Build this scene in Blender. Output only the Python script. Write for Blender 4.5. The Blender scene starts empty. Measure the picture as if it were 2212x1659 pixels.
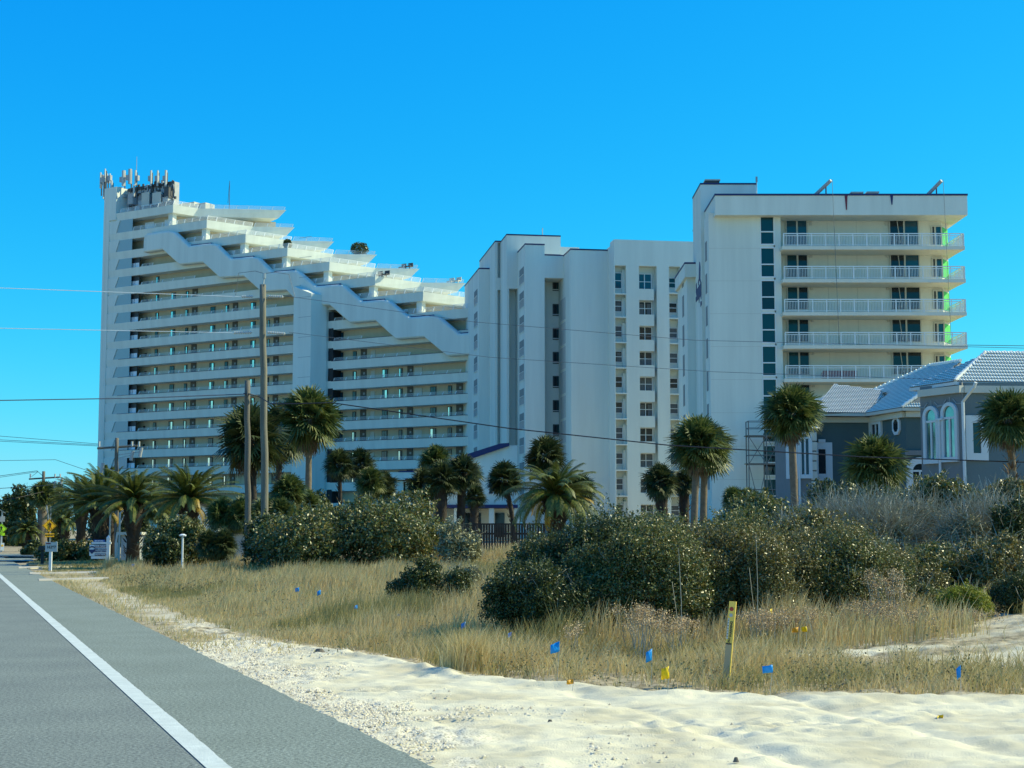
import bpy, math, random
import numpy as np
from mathutils import Vector, Matrix
random.seed(7); RNG = np.random.default_rng(11)
SC = bpy.context.scene
COL = SC.collection
# ---------------------------------------------------------------- camera geometry
F, CX, CY, CAMZ = 3300.0, 1106.0, 829.5, 1.6
TH = math.atan((1145 - CY) / F); CT, ST = math.cos(TH), math.sin(TH)
def ray(x, y):
    a, b = (x - CX) / F, (CY - y) / F
    return Vector((a, CT - b * ST, ST + b * CT))
def W(x, y, Y):                       # photo point at a given distance down the view
    r = ray(x, y); k = Y / r.y
    return Vector((r.x * k, Y, CAMZ + r.z * k))
def XZ(x, Y, y=1000):
    p = W(x, y, Y); return p.x
def ZZ(y, Y, x=1106): return W(x, y, Y).z
# ---------------------------------------------------------------- mesh helper
class MB:
    def __init__(s): s.v = []; s.f = []; s.m = []
    def face(s, pts, m=0):
        n = len(s.v); s.v += [tuple(p) for p in pts]; s.f.append(tuple(range(n, n + len(pts)))); s.m.append(m)
    def prism(s, poly, ext, m=0, cap=True):
        ext = Vector(ext); a = [Vector(p) for p in poly]; b = [p + ext for p in a]; n = len(a); i = len(s.v)
        s.v += [tuple(p) for p in a + b]
        if cap:
            s.f.append(tuple(range(i + n - 1, i - 1, -1))); s.m.append(m)
            s.f.append(tuple(range(i + n, i + 2 * n))); s.m.append(m)
        for k in range(n):
            s.f.append((i + k, i + (k + 1) % n, i + n + (k + 1) % n, i + n + k)); s.m.append(m)
    def loft(s, a, b, m=0, cap=True):
        n = len(a); i = len(s.v); s.v += [tuple(p) for p in list(a) + list(b)]
        if cap:
            s.f.append(tuple(range(i + n - 1, i - 1, -1))); s.m.append(m)
            s.f.append(tuple(range(i + n, i + 2 * n))); s.m.append(m)
        for k in range(n):
            s.f.append((i + k, i + (k + 1) % n, i + n + (k + 1) % n, i + n + k)); s.m.append(m)
    def box(s, c, d, m=0, rz=0):
        c = Vector(c); x, y, z = d[0] / 2, d[1] / 2, d[2] / 2; R = Matrix.Rotation(rz, 3, 'Z')
        P = [c + R @ Vector(q) for q in ((-x, -y, -z), (x, -y, -z), (x, y, -z), (-x, y, -z))]
        s.prism(P, (0, 0, d[2]), m)
    def bar(s, p, q, w, h=None, m=0):
        p, q = Vector(p), Vector(q); d = (q - p)
        if d.length < 1e-6: return
        h = h or w; t = d.normalized(); up = Vector((0, 0, 1)) if abs(t.z) < .95 else Vector((0, 1, 0))
        a = t.cross(up).normalized() * w / 2; b = a.cross(t).normalized() * h / 2
        s.prism([p - a - b, p + a - b, p + a + b, p - a + b], d, m)
    def tube(s, pts, r, n=8, m=0, r2=None):
        pts = [Vector(p) for p in pts]; k = len(pts); i0 = len(s.v)
        for j, p in enumerate(pts):
            t = (pts[min(j + 1, k - 1)] - pts[max(j - 1, 0)]).normalized()
            up = Vector((0, 0, 1)) if abs(t.z) < .95 else Vector((0, 1, 0))
            a = t.cross(up).normalized(); b = a.cross(t)
            rr = (r[j] if isinstance(r, (list, tuple)) else r + ((r2 if r2 is not None else r) - r) * j / max(1, k - 1))
            for q in range(n):
                an = 2 * math.pi * q / n; s.v.append(tuple(p + (a * math.cos(an) + b * math.sin(an)) * rr))
        for j in range(k - 1):
            for q in range(n):
                s.f.append((i0 + j * n + q, i0 + j * n + (q + 1) % n, i0 + (j + 1) * n + (q + 1) % n, i0 + (j + 1) * n + q)); s.m.append(m)
        s.f.append(tuple(range(i0 + n - 1, i0 - 1, -1))); s.m.append(m)
        s.f.append(tuple(range(i0 + (k - 1) * n, i0 + k * n))); s.m.append(m)
    def build(s, name, mats, parent=None, smooth=False, loc=None, bevel=0):
        if not isinstance(mats, (list, tuple)): mats = [mats]
        o0 = Vector(loc) if loc is not None else (origin(parent) if parent else Vector((0, 0, 0)))
        me = bpy.data.meshes.new(name)
        me.from_pydata([(v[0] - o0.x, v[1] - o0.y, v[2] - o0.z) for v in s.v], [], s.f)
        for mt in mats: me.materials.append(mt)
        if len(mats) > 1: me.polygons.foreach_set('material_index', s.m)
        me.update()
        import bmesh
        bm = bmesh.new(); bm.from_mesh(me); bmesh.ops.recalc_face_normals(bm, faces=bm.faces); bm.to_mesh(me); bm.free()
        if smooth: me.polygons.foreach_set('use_smooth', [True] * len(me.polygons))
        return link(name, me, parent, o0)
def origin(o):
    p = Vector((0, 0, 0))
    while o: p += o.location; o = o.parent
    return p
def link(name, me, parent=None, o0=Vector((0, 0, 0))):
    o = bpy.data.objects.new(name, me); COL.objects.link(o)
    o.location = Vector(o0) - (origin(parent) if parent else Vector((0, 0, 0)))
    if parent: o.parent = parent
    return o
def tag(o, label=None, cat=None, group=None, kind=None):
    if label: o['label'] = label
    if cat: o['category'] = cat
    if group: o['group'] = group
    if kind: o['kind'] = kind
    return o
def thing(name, label, cat, loc, group=None):
    o = bpy.data.objects.new(name, None); COL.objects.link(o); o.location = Vector(loc); o.empty_display_size = .3
    return tag(o, label, cat, group)
def np_mesh(name, V, Fa, mats, parent=None, loc=(0, 0, 0), midx=None, smooth=False, attrs=None):
    V = np.asarray(V, dtype=np.float32); Fa = np.asarray(Fa, dtype=np.int32); k = Fa.shape[1]
    me = bpy.data.meshes.new(name); me.vertices.add(len(V)); me.vertices.foreach_set('co', V.ravel())
    me.loops.add(Fa.size); me.loops.foreach_set('vertex_index', Fa.ravel())
    me.polygons.add(len(Fa)); me.polygons.foreach_set('loop_start', np.arange(0, Fa.size, k, dtype=np.int32))
    me.polygons.foreach_set('loop_total', np.full(len(Fa), k, dtype=np.int32))
    for mt in (mats if isinstance(mats, (list, tuple)) else [mats]): me.materials.append(mt)
    if midx is not None: me.polygons.foreach_set('material_index', np.asarray(midx, dtype=np.int32))
    if smooth: me.polygons.foreach_set('use_smooth', np.ones(len(Fa), dtype=bool))
    me.update(calc_edges=True)
    if attrs:
        for an, av in attrs.items():
            at = me.attributes.new(an, 'FLOAT', 'POINT'); at.data.foreach_set('value', np.asarray(av, dtype=np.float32))
    if name is None: return me
    return link(name, me, parent, Vector(loc) + (origin(parent) if parent else Vector((0, 0, 0))))
def dup(root, loc, rz=0.0, sc=1.0, label=None):
    def cp(o, par):
        c = o.copy(); COL.objects.link(c)
        if par is not None: c.parent = par
        for ch in o.children: cp(ch, c)
        return c
    r = cp(root, None); r.location = Vector(loc); r.rotation_euler = (0, 0, rz); r.scale = (sc, sc, sc) if not isinstance(sc, tuple) else sc
    if label: r['label'] = label
    return r
class Frame:
    def __init__(s, O, ang):
        s.O = Vector((O[0], O[1], 0)); a = math.radians(ang); s.u = Vector((math.cos(a), math.sin(a), 0)); s.n = Vector((math.sin(a), -math.cos(a), 0))
    def P(s, a, d, z): return s.O + s.u * a + s.n * d + Vector((0, 0, z))
    def hit(s, x, y, d=0.0):          # (s, z) where the sight line meets the plane d
        r = ray(x, y); C = Vector((0, 0, CAMZ)); Q = s.O + s.n * d
        k = (Q - C).dot(s.n) / r.dot(s.n); p = C + r * k
        return (p - Q).dot(s.u), p.z
    def S(s, x, d=0.0, y=900): return s.hit(x, y, d)[0]
    def box(s, mb, s0, s1, d0, d1, z0, z1, m=0):
        if s1 < s0: s0, s1 = s1, s0
        if z1 < z0: z0, z1 = z1, z0
        mb.prism([s.P(s0, d0, z0), s.P(s1, d0, z0), s.P(s1, d1, z0), s.P(s0, d1, z0)], (0, 0, z1 - z0), m)
# ---------------------------------------------------------------- numpy noise
def _h(ix, iy, seed):
    n = (ix.astype(np.int64) * 374761393 + iy.astype(np.int64) * 668265263 + seed * 1442695041) & 0xffffffff
    n = ((n ^ (n >> 13)) * 1274126177) & 0xffffffff
    return ((n ^ (n >> 16)) & 0xffff) / 65535.0
def vnoise(x, y, seed=0):
    x = np.asarray(x, float); y = np.asarray(y, float)
    ix = np.floor(x); iy = np.floor(y); fx = x - ix; fy = y - iy; fx = fx * fx * (3 - 2 * fx); fy = fy * fy * (3 - 2 * fy)
    a = _h(ix, iy, seed); b = _h(ix + 1, iy, seed); c = _h(ix, iy + 1, seed); d = _h(ix + 1, iy + 1, seed)
    return (a + (b - a) * fx) * (1 - fy) + (c + (d - c) * fx) * fy
def fbm(x, y, o=4, seed=0):
    t = 0; a = .5
    for k in range(o): t = t + a * vnoise(x * 2 ** k, y * 2 ** k, seed + k * 17); a *= .5
    return t
def sstep(e0, e1, x):
    t = np.clip((np.asarray(x, float) - e0) / (e1 - e0), 0, 1); return t * t * (3 - 2 * t)
# ---------------------------------------------------------------- materials
def mat(name, col, rough=.8, var=0, vscale=.5, bump=0, bscale=20, metal=0, spec=.5, emit=None, col2=None, streak=False, island=None, trans=0, alpha_mix=None):
    m = bpy.data.materials.new(name); m.use_nodes = True; nt = m.node_tree; N = nt.nodes; L = nt.links
    b = N['Principled BSDF']; b.inputs['Roughness'].default_value = rough; b.inputs['Metallic'].default_value = metal
    b.inputs['Specular IOR Level'].default_value = spec
    c = (*col, 1); b.inputs['Base Color'].default_value = c
    tc = N.new('ShaderNodeTexCoord')
    if island:
        g = N.new('ShaderNodeNewGeometry'); r = N.new('ShaderNodeValToRGB'); L.new(g.outputs['Random Per Island'], r.inputs[0])
        e = r.color_ramp.elements; e[0].color = (*island[0], 1); e[1].color = (*island[-1], 1)
        for i, cc in enumerate(island[1:-1]):
            q = e.new((i + 1) / (len(island) - 1)); q.color = (*cc, 1)
        L.new(r.outputs[0], b.inputs['Base Color'])
    elif var or col2:
        nz = N.new('ShaderNodeTexNoise'); nz.inputs['Scale'].default_value = vscale; nz.inputs['Detail'].default_value = 6; nz.inputs['Roughness'].default_value = .6
        mp = N.new('ShaderNodeMapping'); L.new(tc.outputs['Object'], mp.inputs[0]); L.new(mp.outputs[0], nz.inputs[0])
        if streak: mp.inputs['Scale'].default_value = (3, 3, .25)
        r = N.new('ShaderNodeValToRGB'); L.new(nz.outputs[0], r.inputs[0]); e = r.color_ramp.elements
        e[0].position = .3; e[1].position = .7
        c2 = col2 or tuple(x * (1 - var) for x in col)
        e[0].color = (*c2, 1); e[1].color = c; L.new(r.outputs[0], b.inputs['Base Color'])
    if bump:
        nb = N.new('ShaderNodeTexNoise'); nb.inputs['Scale'].default_value = bscale; nb.inputs['Detail'].default_value = 4
        L.new(tc.outputs['Object'], nb.inputs[0]); bp = N.new('ShaderNodeBump'); bp.inputs['Strength'].default_value = bump; bp.inputs['Distance'].default_value = .02
        L.new(nb.outputs[0], bp.inputs['Height']); L.new(bp.outputs[0], b.inputs['Normal'])
    if emit: b.inputs['Emission Color'].default_value = (*emit, 1); b.inputs['Emission Strength'].default_value = 1
    if trans:
        tr = N.new('ShaderNodeBsdfTranslucent'); mx = N.new('ShaderNodeMixShader'); mx.inputs[0].default_value = trans
        src = b.inputs['Base Color'].links
        if src: L.new(src[0].from_socket, tr.inputs[0])
        else: tr.inputs[0].default_value = c
        L.new(b.outputs[0], mx.inputs[1]); L.new(tr.outputs[0], mx.inputs[2]); L.new(mx.outputs[0], N['Material Output'].inputs[0])
    return m
M = {}
M['stucco'] = mat('white_stucco', (.74, .77, .68), .9, .15, .25, .3, 6, spec=.15, streak=True)
M['stuccoB'] = mat('white_stucco_block', (.74, .77, .69), .9, .15, .2, .3, 6, spec=.15, streak=True)
M['stuccoC'] = mat('cream_stucco', (.74, .72, .60), .9, .08, .4, .3, 8, streak=True)
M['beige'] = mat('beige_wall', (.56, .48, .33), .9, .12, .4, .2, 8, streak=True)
M['navy'] = mat('navy_coping', (.012, .016, .10), .5)
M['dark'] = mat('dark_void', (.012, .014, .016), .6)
M['bronze'] = mat('bronze_frame', (.03, .032, .035), .5)
M['doorbrown'] = mat('brown_door', (.075, .07, .055), .6)
M['curtain'] = mat('white_curtain_and_painted_reflection', (.85, .88, .88), .9, .25, 8)  # also stands for the sky reflection on the corner windows
M['curtaindark'] = mat('grey_curtain', (.16, .17, .17), .9, .35, 6)
M['rail'] = mat('white_metal_railing', (.78, .80, .78), .4)
def glassmat(name, tint, rough=.03, spec=1.0):
    m = mat(name, tint, rough, spec=spec); m.node_tree.nodes['Principled BSDF'].inputs['IOR'].default_value = 1.5; return m
M['glass'] = glassmat('dark_window_glass', (.008, .018, .024), .05, .5)
M['glassteal'] = glassmat('teal_window_glass', (.006, .045, .055), .1, .45)
M['glassblue'] = glassmat('blue_reflective_glass', (.01, .06, .09), .06, .6)
M['glassmir'] = mat('mirror_window_glass', (.22, .40, .44), .06, .5, .8, metal=.85)
M['skyglass'] = mat('sky_reflecting_window_glass', (.70, .74, .70), .06, .15, 1.5, metal=.9)
def clearglass():
    m = bpy.data.materials.new('smoked_corridor_glass'); m.use_nodes = True; N = m.node_tree.nodes; L = m.node_tree.links
    b = N['Principled BSDF']; b.inputs['Base Color'].default_value = (.40, .50, .52, 1); b.inputs['Roughness'].default_value = .12
    t = N.new('ShaderNodeBsdfTransparent'); t.inputs[0].default_value = (.5, .62, .66, 1); x = N.new('ShaderNodeMixShader'); x.inputs[0].default_value = .18
    L.new(b.outputs[0], x.inputs[1]); L.new(t.outputs[0], x.inputs[2]); L.new(x.outputs[0], N['Material Output'].inputs[0]); return m
M['glassclear'] = clearglass()
M['wframe'] = mat('white_window_frame', (.75, .77, .75), .5)
M['green'] = mat('green_waterproof_film', (.08, .62, .10), .6, .3, 2)
M['equip'] = mat('grey_equipment_paint', (.40, .42, .42), .6, .2, 1.5)
M['equipdark'] = mat('dark_equipment', (.05, .052, .055), .6)
M['antwhite'] = mat('antenna_white', (.46, .48, .46), .5)
M['wood'] = mat('weathered_pole_wood', (.21, .20, .155), .9, .45, 3, .6, 30, streak=True)
M['wood2'] = mat('weathered_grey_pole_wood', (.17, .155, .125), .9, .5, 3, .6, 30, streak=True)
M['wire'] = mat('black_cable', (.02, .02, .022), .5)
M['wirel'] = mat('grey_wire', (.13, .14, .15), .5)
M['steel'] = mat('galvanised_steel', (.45, .47, .47), .45, .2, 5, metal=.6)
M['housegrey'] = mat('blue_grey_stucco', (.12, .165, .175), .9, .1, 1, .3, 10)
M['housegrey2'] = mat('teal_grey_stucco', (.07, .115, .115), .9, .1, 1, .3, 10)
M['housebeige'] = mat('grey_beige_stone_trim', (.20, .21, .21), .9, .15, 2, .3, 12)
M['fascia'] = mat('cream_fascia', (.55, .54, .46), .8, .08, 1)
M['trim'] = mat('pale_window_trim', (.58, .62, .62), .7)
M['tile'] = mat('white_roof_tile', (.84, .83, .74), .85, .12, 1.5, .2, 30, spec=.15)
M['tiledark'] = mat('tile_underlay_and_painted_gap_shade', (.20, .21, .20), .9)
M['wpost'] = mat('white_painted_post', (.72, .75, .74), .6, .1, 6)
M['black'] = mat('black_paint', (.015, .015, .016), .5)
M['grey'] = mat('grey_box', (.30, .32, .32), .6)
M['signorange'] = mat('amber_sign_face', (.92, .50, .01), .5)
M['signlime'] = mat('lime_sign_face', (.45, .80, .01), .5)
M['signwhite'] = mat('white_sign_face', (.62, .68, .70), .6)
M['signgrey'] = mat('grey_sign_face', (.42, .45, .43), .6)
M['signblue'] = mat('blue_sign_panel', (.02, .09, .32), .5)
M['signnavy'] = mat('navy_lettering', (.01, .02, .10), .5)
M['signred'] = mat('maroon_sign_panel', (.16, .012, .03), .5)
M['flagblue'] = mat('blue_flag_film', (.0, .33, .80), .4, trans=.3)
M['flagyellow'] = mat('yellow_flag_film', (.85, .60, .0), .4, trans=.3)
M['flagorange'] = mat('amber_flag_film', (.75, .38, .02), .4, trans=.3)
M['mkyellow'] = mat('yellow_marker_plastic', (.80, .56, .10), .5, .1, 10)
M['mktan'] = mat('faded_marker_plastic', (.42, .33, .19), .6, .15, 8)
M['mkred'] = mat('red_reflector', (.35, .03, .015), .4)
M['trunk'] = mat('palm_trunk_bark', (.20, .16, .115), .95, .4, 6, .8, 25)
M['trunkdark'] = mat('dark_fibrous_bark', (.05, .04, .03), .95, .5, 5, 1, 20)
M['stem'] = mat('grey_twig', (.22, .21, .19), .9, .3, 10)
# foliage: several leaf tones per plant
M['sabal'] = mat('fan_leaf', (.05, .08, .03), .5, island=[(.03, .052, .014), (.06, .095, .022), (.11, .135, .032), (.20, .215, .07)], trans=.2, spec=.4)
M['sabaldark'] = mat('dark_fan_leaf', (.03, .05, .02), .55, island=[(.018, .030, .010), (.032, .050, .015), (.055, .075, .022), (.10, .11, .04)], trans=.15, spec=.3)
M['deadleaf'] = mat('dead_frond', (.16, .11, .06), .9, island=[(.07, .045, .03), (.13, .09, .05), (.22, .17, .10)])
M['phoenix'] = mat('feather_leaf', (.05, .08, .02), .5, island=[(.045, .075, .014), (.08, .115, .02), (.14, .165, .03), (.10, .12, .025), (.19, .20, .05)], trans=.25, spec=.35)
M['phoenixyel'] = mat('yellow_feather_leaf', (.3, .2, .02), .5, island=[(.25, .17, .02), (.4, .26, .02)], trans=.2)
M['rachis'] = mat('frond_stalk', (.16, .15, .05), .6)
M['leafoak'] = mat('oak_leaf', (.05, .07, .02), .42, island=[(.048, .076, .018), (.085, .12, .026), (.14, .16, .036), (.23, .22, .07), (.24, .18, .06)], trans=.2, spec=.65)
M['leafrust'] = mat('bronzed_oak_leaf', (.07, .07, .02), .42, island=[(.062, .08, .018), (.13, .13, .032), (.23, .17, .048), (.27, .23, .08), (.11, .14, .032)], trans=.2, spec=.65)
M['leafdark'] = mat('dark_leaf', (.03, .05, .015), .42, island=[(.028, .046, .016), (.050, .075, .022), (.085, .108, .028), (.13, .14, .04)], trans=.18, spec=.45)
M['leafyel'] = mat('rosemary_leaf', (.12, .14, .02), .6, island=[(.13, .17, .015), (.24, .27, .02), (.36, .35, .04)], trans=.2)
M['leafgrey'] = mat('grey_green_leaf', (.12, .13, .09), .6, island=[(.15, .16, .07), (.26, .26, .14), (.38, .36, .22)], trans=.1)
M['twig'] = mat('bare_grey_twig', (.22, .21, .16), .8, island=[(.20, .18, .13), (.34, .32, .24), (.55, .52, .42)])
M['grass'] = mat('dry_grass_blade', (.5, .4, .2), .6, island=[(.40, .29, .12), (.66, .50, .23), (.82, .66, .34), (.50, .42, .16), (.72, .52, .22)], trans=.35)
M['grassgreen'] = mat('green_grass_blade', (.1, .14, .04), .6, island=[(.22, .20, .065), (.38, .32, .11), (.54, .43, .17)], trans=.35)
M['seed'] = mat('dried_flower_head', (.3, .2, .1), .9, island=[(.34, .23, .12), (.52, .37, .20), (.66, .50, .30)])
# ---------------------------------------------------------------- ground
def G(x, y, z=0.0):
    r = ray(x, y); k = (z - CAMZ) / r.z; return Vector((r.x * k, r.y * k, z))
Pe = G(940, 1659); Pv = ray(-112, 1145)
T = Vector((Pv.x, Pv.y, 0)).normalized(); Rr = Vector((T.y, -T.x, 0))
def q_of(X, Y): return (X - Pe.x) * Rr.x + (Y - Pe.y) * Rr.y
def t_of(X, Y): return (X - Pe.x) * T.x + (Y - Pe.y) * T.y
# border of the white sand, as a curve in (X, Y)
SB = [G(*p) for p in ((425, 1388), (560, 1383), (720, 1402), (860, 1425), (1000, 1455), (1240, 1477), (1400, 1490), (1640, 1500), (2212, 1500), (2700, 1496))]
SBX = np.array([p.x for p in SB]); SBY = np.array([p.y for p in SB])
def H(X, Y):
    X = np.asarray(X, float); Y = np.asarray(Y, float); q = q_of(X, Y)
    near = np.clip((30 - Y) / 10, 0, 1)
    yb = np.interp(X, SBX, SBY); past = Y - yb
    h = .62 * sstep(2.5, 20, q) * sstep(1, 20, past + 0 * X)
    h = h + 1.45 * np.exp(-((X - 17) / 9.5) ** 2 - ((Y - 38) / 12) ** 2) * sstep(1, 12, past)
    h = h + .55 * np.exp(-((X - 8.5) / 3.5) ** 2 - ((Y - 20.5) / 2.2) ** 2)
    h = h + .18 * (fbm(X / 5., Y / 5., 3, 3) - .45) * sstep(2, 6, q) * sstep(.5, 3, past)
    return h - .02
def Hs(X, Y): return float(H(np.array([X]), np.array([Y]))[0])
def attr_mat(name):
    m = bpy.data.materials.new(name); m.use_nodes = True; N = m.node_tree.nodes; L = m.node_tree.links; b = N['Principled BSDF']; b.inputs['Roughness'].default_value = .95
    tc = N.new('ShaderNodeTexCoord')
    def noise(s, d=5): n = N.new('ShaderNodeTexNoise'); n.inputs['Scale'].default_value = s; n.inputs['Detail'].default_value = d; L.new(tc.outputs['Object'], n.inputs[0]); return n.outputs[0]
    def ramp(src, p0, c0, p1, c1):
        r = N.new('ShaderNodeValToRGB'); L.new(src, r.inputs[0]); e = r.color_ramp.elements; e[0].position = p0; e[0].color = (*c0, 1); e[1].position = p1; e[1].color = (*c1, 1); return r.outputs[0]
    sand = ramp(noise(1.3), .35, (.53, .47, .31), .6, (.69, .63, .44))
    grit = ramp(noise(45, 3), .40, (.30, .27, .20), .52, (.72, .66, .50))
    litter = ramp(noise(9, 8), .35, (.16, .13, .07), .62, (.46, .37, .22))
    def mix(f, a, b2):
        x = N.new('ShaderNodeMix'); x.data_type = 'RGBA'; L.new(f, x.inputs[0]); L.new(a, x.inputs[6]); L.new(b2, x.inputs[7]); return x.outputs[2]
    def attr(n): a = N.new('ShaderNodeAttribute'); a.attribute_name = n; return a.outputs['Fac']
    c = mix(attr('grit'), sand, grit); c = mix(attr('litter'), c, litter); L.new(c, b.inputs['Base Color'])
    bp = N.new('ShaderNodeBump'); bp.inputs['Strength'].default_value = .6; bp.inputs['Distance'].default_value = .012
    L.new(noise(70, 4), bp.inputs['Height']); L.new(bp.outputs[0], b.inputs['Normal']); return m
M['ground'] = attr_mat('sand_and_litter')
def road_edge_mask(X, Y): return q_of(X, Y)
def masks(X, Y):
    yb = np.interp(X, SBX, SBY); past = Y - yb + .25 * (fbm(X * 3, Y * 3, 3, 5) - .45)
    q = q_of(X, Y)
    lit = sstep(-.05, .35, past)
    # gravel strip along the kerb further up, bare white patches on the right
    gst = np.exp(-((q - .85) / .45) ** 2) * sstep(20, 22, Y) * (1 - sstep(45, 60, Y))
    lit = lit * (1 - .8 * gst * sstep(.38, .6, fbm(X * 2.5, Y * 2.5, 4, 9) * 1.2))
    patch = np.exp(-((X - 6.9) / 2.6) ** 2 - ((Y - 18.8) / 1.5) ** 2) + np.exp(-((X - 4.2) / 1.1) ** 2 - ((Y - 19.2) / .7) ** 2) * .8
    lit = lit * (1 - np.clip(patch * 1.35, 0, 1) * sstep(.3, .5, fbm(X * 1.2, Y * 2.5, 4, 21)))
    grit = np.clip(gst * 1.2 + np.exp(-((q - .5) / .5) ** 2) * (fbm(X * 1.3, Y * 1.3, 3, 4) > .42), 0, 1) * .8
    return lit, grit
def ground_grid(name, xs, ys, detail, zoff=0, label=None, cut=None):
    X, Y = np.meshgrid(xs, ys); Z = H(X, Y) + zoff; q = q_of(X, Y)
    lit, grit = masks(X, Y)
    if detail:
        yb = np.interp(X, SBX, SBY); s = sstep(.05, .5, q)
        r1 = np.abs(fbm(X * .55 + 3, Y * 1.5, 4, 31) - .47) * 2          # low drifts
        r2 = fbm(X * 2.2 + Y * .6, Y * 6, 4, 41)                           # small ripples
        foot = np.clip(fbm(X * 1.6, Y * 2.6, 3, 51) - .56, 0, 1)
        lump = fbm(X * 9, Y * 9, 3, 61)
        r3 = np.clip(vnoise(X * 3.1 + .4 * Y, Y * 7, 45) - .55, 0, 1)
        rut = np.exp(-((q - 2.6 - .25 * np.sin(t_of(X, Y) * .35)) / .14) ** 2) + np.exp(-((q - 4.3 - .25 * np.sin(t_of(X, Y) * .35)) / .14) ** 2)
        pm = sstep(.50, .62, fbm(X * .7 + 5, Y * 1.6, 3, 47)); Z = Z + s * pm * .06 * (vnoise(X * 8 + Y, Y * 12, 48) - .55)
        Z = Z + s * (.035 * r1 + .06 * r2 - .12 * foot + .03 * lump + .06 * r3 - .05 * rut * (vnoise(X * 2, Y * 2, 5) + .3)) - .05 * s
        Z = Z + grit * .05 * (vnoise(X * 13, Y * 13, 71) - .4)
        Z = Z + .04 * np.exp(-((Y - yb + .25) / .22) ** 2) * s * sstep(0.6, 2, q)     # soft berm at the edge of the grass
        Z = Z - (1 - sstep(-.35, .02, q)) * .06
    else:
        Z = Z - (1 - sstep(-2.5, 0, q)) * .06
    ny, nx = X.shape; V = np.stack([X, Y, Z], -1).reshape(-1, 3)
    i = np.arange(nx * ny).reshape(ny, nx); Fa = np.stack([i[:-1, :-1], i[:-1, 1:], i[1:, 1:], i[1:, :-1]], -1).reshape(-1, 4)
    if cut is not None: Fa = Fa[cut(V[Fa].mean(1))]
    o = np_mesh(name, V, Fa, M['ground'], smooth=True, attrs={'litter': lit.ravel(), 'grit': grit.ravel()})
    return tag(o, kind='structure')
NX0, NX1, NY0, NY1 = -7.0, 11.0, 7.0, 27.0
ground_grid('sand_verge', np.arange(NX0, NX1 + .01, .035), np.arange(NY0, NY1 + .01, .035), True, .0, cut=lambda c: q_of(c[:, 0], c[:, 1]) > -.3)
inside = lambda c: ~((c[:, 0] > NX0 + .2) & (c[:, 0] < NX1 - .2) & (c[:, 1] > NY0 + .2) & (c[:, 1] < NY1 - .2))
gx = np.concatenate([np.array([-3000, -1500, -700, -300, -150, -100]), np.arange(-80, -34, 1.0), np.arange(-34, 12, .3), np.arange(12, 80.1, .8), np.array([100, 150, 300, 700, 1500, 3000])])
gy = np.concatenate([np.array([-300, -100, -40, -20]), np.arange(-10, 20, .8), np.arange(20, 66, .3), np.arange(66, 110.1, .8), np.array([130, 160, 220, 300, 450, 800, 1500, 3500])])
ground_grid('ground', gx, gy, False, -.03, cut=inside)
def asphalt(name, c1, c2):
    m = mat(name, c1, .85); N = m.node_tree.nodes; L = m.node_tree.links; b = N['Principled BSDF']; tc = N['Texture Coordinate'] if 'Texture Coordinate' in N else N.new('ShaderNodeTexCoord')
    a = N.new('ShaderNodeTexNoise'); a.inputs['Scale'].default_value = 34; a.inputs['Detail'].default_value = 3; a.inputs['Roughness'].default_value = .8
    c = N.new('ShaderNodeTexNoise'); c.inputs['Scale'].default_value = .9; c.inputs['Detail'].default_value = 5
    for q in (a, c): L.new(tc.outputs['Object'], q.inputs[0])
    r = N.new('ShaderNodeValToRGB'); r.color_ramp.elements[0].position = .28; r.color_ramp.elements[1].position = .72; r.color_ramp.elements[0].color = (*[x * .12 for x in c1], 1); r.color_ramp.elements[1].color = (*[x * 2.1 for x in c1], 1); L.new(a.outputs[0], r.inputs[0])
    r2 = N.new('ShaderNodeValToRGB'); r2.color_ramp.elements[0].color = (*c2, 1); r2.color_ramp.elements[1].color = (1, 1, 1, 1); r2.color_ramp.elements[0].position = .3; r2.color_ramp.elements[1].position = .65; L.new(c.outputs[0], r2.inputs[0])
    x = N.new('ShaderNodeMix'); x.data_type = 'RGBA'; x.blend_type = 'MULTIPLY'; x.inputs[0].default_value = 1; L.new(r.outputs[0], x.inputs[6]); L.new(r2.outputs[0], x.inputs[7]); L.new(x.outputs[2], b.inputs['Base Color'])
    bp = N.new('ShaderNodeBump'); bp.inputs['Strength'].default_value = .7; bp.inputs['Distance'].default_value = .012; L.new(a.outputs[0], bp.inputs['Height']); L.new(bp.outputs[0], b.inputs['Normal']); return m
M['asphalt'] = asphalt('worn_asphalt', (.165, .186, .158), (.82, .82, .84))
M['shoulder'] = asphalt('shoulder_asphalt', (.178, .205, .168), (.86, .86, .84))
def rl(t, q, z): p = Pe + T * t - Rr * 0 + Rr * q; return Vector((p.x, p.y, z))
def strip(name, q0, q1, z, m, t0=-60, t1=420, n=200, wob=0.0, seedk=0):
    ts = np.concatenate([np.linspace(t0, -4, 20), np.linspace(-3.8, 60, 700), np.linspace(61, t1, n)])
    V = []; 
    for k, t in enumerate(ts):
        w = wob * (float(fbm(np.array([t * 4.1]), np.array([seedk + .5]), 4, 77)[0]) - .45) * 2 if wob else 0
        V += [rl(t, q0, z), rl(t, q1 + w, z)]
    V = np.array([tuple(v) for v in V]); i = np.arange(len(ts) - 1) * 2
    return tag(np_mesh(name, V, np.stack([i, i + 1, i + 3, i + 2], -1), m), kind='structure')
LW = q_of(*G(500, 1659).xy); LW0 = LW - .165
strip('road', -9.5, LW0 + .08, .0, M['asphalt'])
strip('road_shoulder', LW0 + .08, .0, .001, M['shoulder'], wob=.035)
M['paint'] = mat('worn_road_paint', (.62, .66, .60), .7, .12, 5, .3, 60, col2=(.48, .52, .47))
strip('road_edge_line', LW0, LW, .006, M['paint'], wob=.014, seedk=7)
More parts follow.
